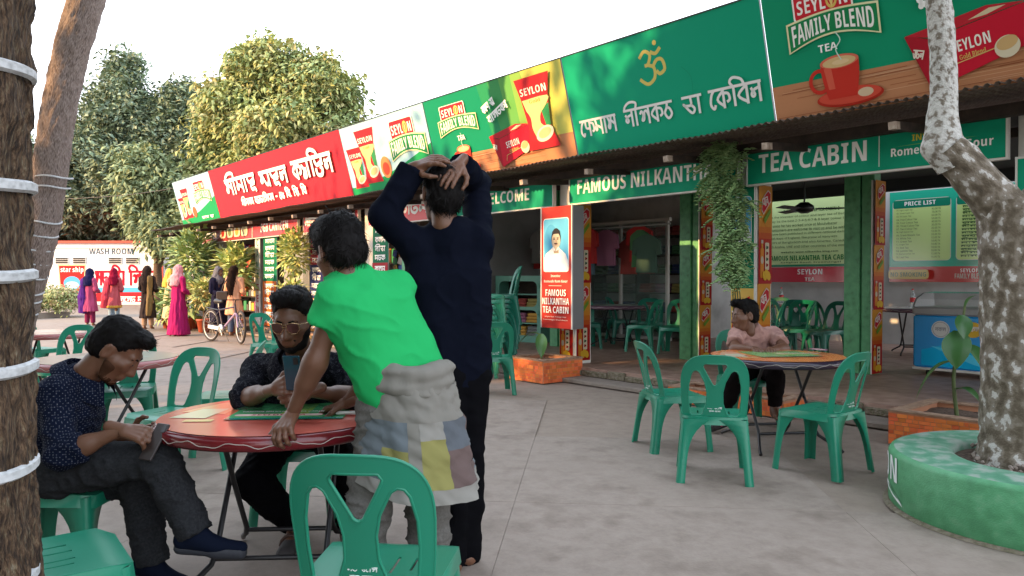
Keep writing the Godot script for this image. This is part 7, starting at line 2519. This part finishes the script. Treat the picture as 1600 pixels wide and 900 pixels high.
func woman(w: Array) -> void:
	var t := thing("person", w[8], "person", Vector3(w[0], 0, w[1]), deg_to_rad(w[3]), "people walking across the plaza")
	var h: float = w[2] / 1.6
	var H := func(x: float, y: float, z: float) -> Vector3: return Vector3(x, y, z) * h
	var cl: Callable = M.cloth
	var hijab: Material = cl.call(lin(w[4][0], w[4][1], w[4][2]))
	var topm: Material = cl.call(lin(w[5][0], w[5][1], w[5][2]))
	var low: Material = cl.call(lin(w[6][0], w[6][1], w[6][2]))
	# body
	var b := []
	for s in [-1.0, 1.0]:
		b.append(cp(H.call(s * .07, .82, 0), .075, H.call(s * .075, .45, .02 * s), .05))
		b.append(cp(H.call(s * .075, .45, .02 * s), .05, H.call(s * .075, .07, -.03 * s), .034))
		b.append(cp(H.call(s * .075, .05, -.03 * s), .03, H.call(s * .08, .03, .1 - .03 * s), .024))
		b.append(cp(H.call(s * .15, 1.28, 0), .045, H.call(s * .2, 1.03, .02), .036))
		b.append(cp(H.call(s * .2, 1.03, .02), .036, H.call(s * .14, .95, .18), .026))
		b.append(cp(H.call(s * .14, .95, .18), .026, H.call(s * .1, .94, .25), .02))
	b.append(cp(H.call(0, .85, 0), .11, H.call(0, 1.25, 0), .11))
	b.append(cp(H.call(0, 1.3, 0), .05, H.call(0, 1.44, .01), .05))
	put("body", blend_meshes([[surface(b, .016, .03)], [head_arrays(), Transform3D(Basis.IDENTITY.scaled(Vector3.ONE * .95), H.call(0, 1.475, .02))]]), M.skin, t)
	# dress or tunic
	var hem: float = w[7]
	var d := [cp(H.call(0, 1.25, 0), .125, H.call(0, .9, 0), .125), cp(H.call(0, .98, 0), .135, H.call(0, hem, 0), .25 if hem < .1 else .2, 2), cp(H.call(-.13, 1.29, 0), .062, H.call(.13, 1.29, 0), .062)]
	for s in [-1.0, 1.0]:
		d.append(cp(H.call(s * .15, 1.28, 0), .062, H.call(s * .2, 1.03, .02), .055))
		d.append(cp(H.call(s * .2, 1.03, .02), .055, H.call(s * .15, .96, .15), .05, 2))
	garment_mesh(t, "dress" if hem < .1 else "tunic", d, .017, topm, [{"a": .03, "f": Vector3(11, 1.6, 11), "seed": int(-w[0] * 3)}])
	if hem > .1:
		var l := []
		for s in [-1.0, 1.0]: l.append(cp(H.call(s * .075, .7, .01 * s), .085, H.call(s * .075, .1, -.03 * s), .06, 2))
		garment_mesh(t, "trousers", l, .018, low)
	var k: String = w[9]
	if k.begins_with("hair"):
		hair_mesh(t, Transform3D(Basis.IDENTITY, Vector3.ZERO), [["e", H.call(0, 1.51, -.01), Vector3(.092, .1, .105)], ["c", H.call(0, 1.47, -.06), .085, H.call(.01, 1.18, -.11), .1], ["c", H.call(.01, 1.18, -.11), .1, H.call(.0, .98, -.12), .06], ["-e", H.call(0, 1.46, .13), Vector3(.09, .12, .09)]], 420, .12, .008, Vector3(0, -1, 0), 71, cl.call(lin(w[4][0], w[4][1], w[4][2])), .2)
	else:
		var hp := [["e", H.call(0, 1.5, 0), Vector3(.098, .118, .115)], ["c", H.call(0, 1.42, -.02), .1, H.call(0, 1.28, -.01), .15], ["c", H.call(0, 1.3, -.06), .12, H.call(0, 1.12, -.08), .12, 2], ["-e", H.call(0, 1.46, .15), Vector3(.07, .1, .1)]]
		garment_mesh(t, "headscarf", hp, .014, hijab, [{"a": .02, "f": Vector3(10, 5, 10), "seed": 31}], .04)
	if k == "stole":
		garment_mesh(t, "stole", [cp(H.call(.1, 1.27, -.1), .08, H.call(.12, .8, -.13), .1), cp(H.call(.12, .8, -.13), .1, H.call(.13, .38, -.12), .11, 2)], .018, cl.call(lin(.07, .02, .16)), [{"a": .03, "f": Vector3(9, 2, 9), "seed": 51}])
	elif k == "veil":
		garment_mesh(t, "veil", [cp(H.call(.14, 1.2, -.08), .08, H.call(.2, .75, -.08), .09), cp(H.call(.2, .75, -.08), .09, H.call(.24, .5, -.06), .08, 2)], .018, cl.call(lin(.5, .06, .1)), [{"a": .03, "f": Vector3(9, 2, 9), "seed": 52}])
		garment_mesh(t, "hem_band", [cp(H.call(0, .56, 0), .199, H.call(0, hem - .008, 0), .207, 3)], .018, cl.call(lin(.5, .27, .05)), [{"a": .03, "f": Vector3(11, 1.6, 11), "seed": int(-w[0] * 3)}])
	elif k == "hair":
		garment_mesh(t, "scarf", [cp(H.call(-.1, 1.3, -.08), .06, H.call(-.12, .75, -.13), .07), cp(H.call(-.12, .75, -.13), .07, H.call(-.1, .35, -.14), .06, 2)], .017, cl.call(lin(.16, .11, .05)), [{"a": .025, "f": Vector3(12, 2, 12), "seed": 53}])
	if k == "hairbag" or k == "gown":
		var st := mb()
		box(st, Vector3(.26, .2, .1) * h, H.call(.24 if k == "gown" else .2, .93, .06 if k == "gown" else -.14), Basis(Vector3.UP, .3), .02)
		tube(st, [H.call(.12, 1.36, -.05), H.call(.18, 1.15, -.14), H.call(.24, 1.02, -.12 if k != "gown" else .05)], .012, 6)
		obj("shoulder_bag", st, M.leather, t)

func build_misc() -> void:
	bicycle(Vector3(-16.17, 0, -5.42), Vector3(-15.03, 0, -5.62))
	var st := mb()
	tube(st, smooth_path([Vector3(-25.5, 3.62, -4.1), Vector3(-23.5, 3.7, -5.6), Vector3(-21.6, 3.95, -7.0)], 6), .01, 5)
	tag(obj("overhead_wire", st, M.black_metal), "thin overhead wire running to the end of the billboard row", "wire")
	var t := thing("marker_pen", "black and white marker pen lying on the red table", "pen", Vector3(-2.98, .7135, -1.6), .95)
	st = mb()
	tube(st, [Vector3(-.065, 0, 0), Vector3(.02, 0, 0)], .008, 10)
	obj("barrel", st, M.white_plain, t)
	st = mb()
	tube(st, [Vector3(.02, 0, 0), Vector3(.07, 0, 0)], .0088, 10)
	obj("cap", st, M.black_metal, t)

func bicycle(rear: Vector3, front: Vector3) -> void:
	var d := front - rear
	var L := d.length()
	var t := thing("bicycle", "dark bicycle standing on the plaza before the canteen", "bicycle", rear, atan2(-d.z, d.x))
	var R := .335
	for x in [0.0, L]:
		var w := Node3D.new()
		w.name = "wheel"
		t.add_child(w, true)
		w.position = Vector3(x, R, 0)
		if x > 0: w.rotation.y = -.25
		for q in [["tyre", R - .022, .024, M.rubber], ["rim", R - .05, .011, M.metal]]:
			var st := mb()
			var pts := []
			for i in 41: pts.append(Vector3(cos(TAU * i / 40.0) * q[1], sin(TAU * i / 40.0) * q[1], 0))
			tube(st, pts, q[2], 8, false)
			put(q[0], fin(st), q[3], w)
		for i in 18:
			var st := mb()
			var a := TAU * i / 18.0
			tube(st, [Vector3(cos(a + .5) * .02, sin(a + .5) * .02, .02 * (1 if i % 2 else -1)), Vector3(cos(a) * (R - .05), sin(a) * (R - .05), 0)], .0018, 4, false)
			put("spoke", fin(st), M.metal, w)
		var hb := mb()
		tube(hb, [Vector3(0, 0, -.045), Vector3(0, 0, .045)], .02, 10)
		put("hub", fin(hb), M.grey_metal, w)
	var bb := Vector3(L * .42, .28, 0)
	var seat := Vector3(L * .28, .72, 0)
	var hd := Vector3(L * .82, .74, 0)
	var hl := Vector3(L * .85, .62, 0)
	for q in [["top_tube", [seat + Vector3(.02, -.06, 0), hd], .017, M.bike], ["down_tube", [bb, hl], .021, M.bike_light], ["seat_tube", [bb, seat], .016, M.bike], ["chain_stay", [Vector3(0, R, .05), bb], .01, M.bike], ["seat_stay", [Vector3(0, R, .05), seat + Vector3(.01, -.08, 0)], .009, M.bike], ["head_tube", [hd + Vector3(-.01, .06, 0), hl], .021, M.bike], ["fork", [hl, Vector3(L, R, .06)], .012, M.bike_light], ["fork", [hl, Vector3(L, R, -.06)], .012, M.bike_light], ["stem", [hd + Vector3(-.01, .05, 0), hd + Vector3(.03, .14, 0)], .012, M.black_metal], ["seat_post", [seat, seat + Vector3(-.02, .1, 0)], .012, M.metal], ["handlebar", [hd + Vector3(.0, .15, -.3), hd + Vector3(.03, .14, -.1), hd + Vector3(.03, .14, .1), hd + Vector3(.0, .15, .3)], .011, M.black_metal], ["crank", [bb + Vector3(0, 0, .07), bb + Vector3(.1, -.13, .08)], .009, M.metal], ["carrier", [Vector3(-.18, .7, 0), seat + Vector3(-.02, -.06, 0)], .012, M.black_metal]]:
		var st := mb()
		tube(st, q[1], q[2], 10)
		put(q[0], fin(st), q[3], t)
	var st := mb()
	lathe(st, [Vector2(0, -.004), Vector2(.095, -.004), Vector2(.095, .004), Vector2(0, .004)], 28, bb + Vector3(0, 0, .055), Basis(Vector3.RIGHT, PI / 2))
	put("chainring", fin(st), M.metal, t)
	st = mb()
	box(st, Vector3(.42, .075, .012), Vector3(L * .2, .3, .075), Basis(Vector3(0, 0, 1), -.06), .004)
	put("chain_guard", fin(st), M.white_plain, t)
	put("saddle", blend_meshes([[surface([cp(seat + Vector3(-.1, .12, 0), .055, seat + Vector3(.12, .115, 0), .025)], .012, .02)]]), M.black_metal, t)
	st = mb()
	tube(st, [bb + Vector3(-.08, -.02, -.04), Vector3(L * .3, .01, -.2)], .008, 6)
	put("kickstand", fin(st), M.metal, t)

func _ready() -> void:
	rng.seed = 7
	# camera
	var cam := Camera3D.new()
	cam.name = "camera"
	cam.fov = 41.75
	cam.far = 600
	cam.near = .05
	add_child(cam)
	cam.position = Vector3(0, 1.3, 0)
	cam.rotation_degrees = Vector3(-.68, FACADE_YAW, 0)
	cam.current = true
	# sky, sun, exposure
	var env := Environment.new()
	env.background_mode = Environment.BG_SKY
	var sm := ProceduralSkyMaterial.new()
	sm.sky_top_color = Color(.85, .9, .97)
	sm.sky_horizon_color = Color(.98, .98, .98)
	sm.sky_curve = .25
	sm.ground_bottom_color = Color(.35, .32, .3)
	sm.ground_horizon_color = Color(.8, .8, .78)
	sm.sky_energy_multiplier = 1.0
	sm.sun_angle_max = 1.0
	var sky := Sky.new()
	sky.sky_material = sm
	env.sky = sky
	env.background_energy_multiplier = 1.0
	env.tonemap_mode = Environment.TONE_MAPPER_LINEAR
	env.tonemap_exposure = 3.4
	env.sdfgi_enabled = true
	env.ssao_enabled = true
	env.ssil_enabled = true
	var we := WorldEnvironment.new()
	we.name = "world_environment"
	we.environment = env
	add_child(we)
	var sun := DirectionalLight3D.new()
	sun.name = "sun"
	sun.light_energy = .95
	sun.light_color = Color(1.0, .8, .56)
	sun.light_angular_distance = .6
	sun.shadow_enabled = true
	add_child(sun)
	var to_sun := Vector3(-.2, .25, .98).normalized()
	sun.look_at_from_position(to_sun * 50.0, Vector3.ZERO, Vector3.UP)
	make_materials()
	var T := Time.get_ticks_msec()
	build_ground()
	build_platform()
	build_building()
	build_signs()
	build_washroom()
	print("setting ", Time.get_ticks_msec() - T)
	build_trees()
	build_plants()
	print("plants ", Time.get_ticks_msec() - T)
	build_pillar_ads()
	build_interior()
	build_left_shops()
	print("shops ", Time.get_ticks_msec() - T)
	build_furniture()
	print("furniture ", Time.get_ticks_msec() - T)
	build_people()
	build_misc()
	print("people ", Time.get_ticks_msec() - T)
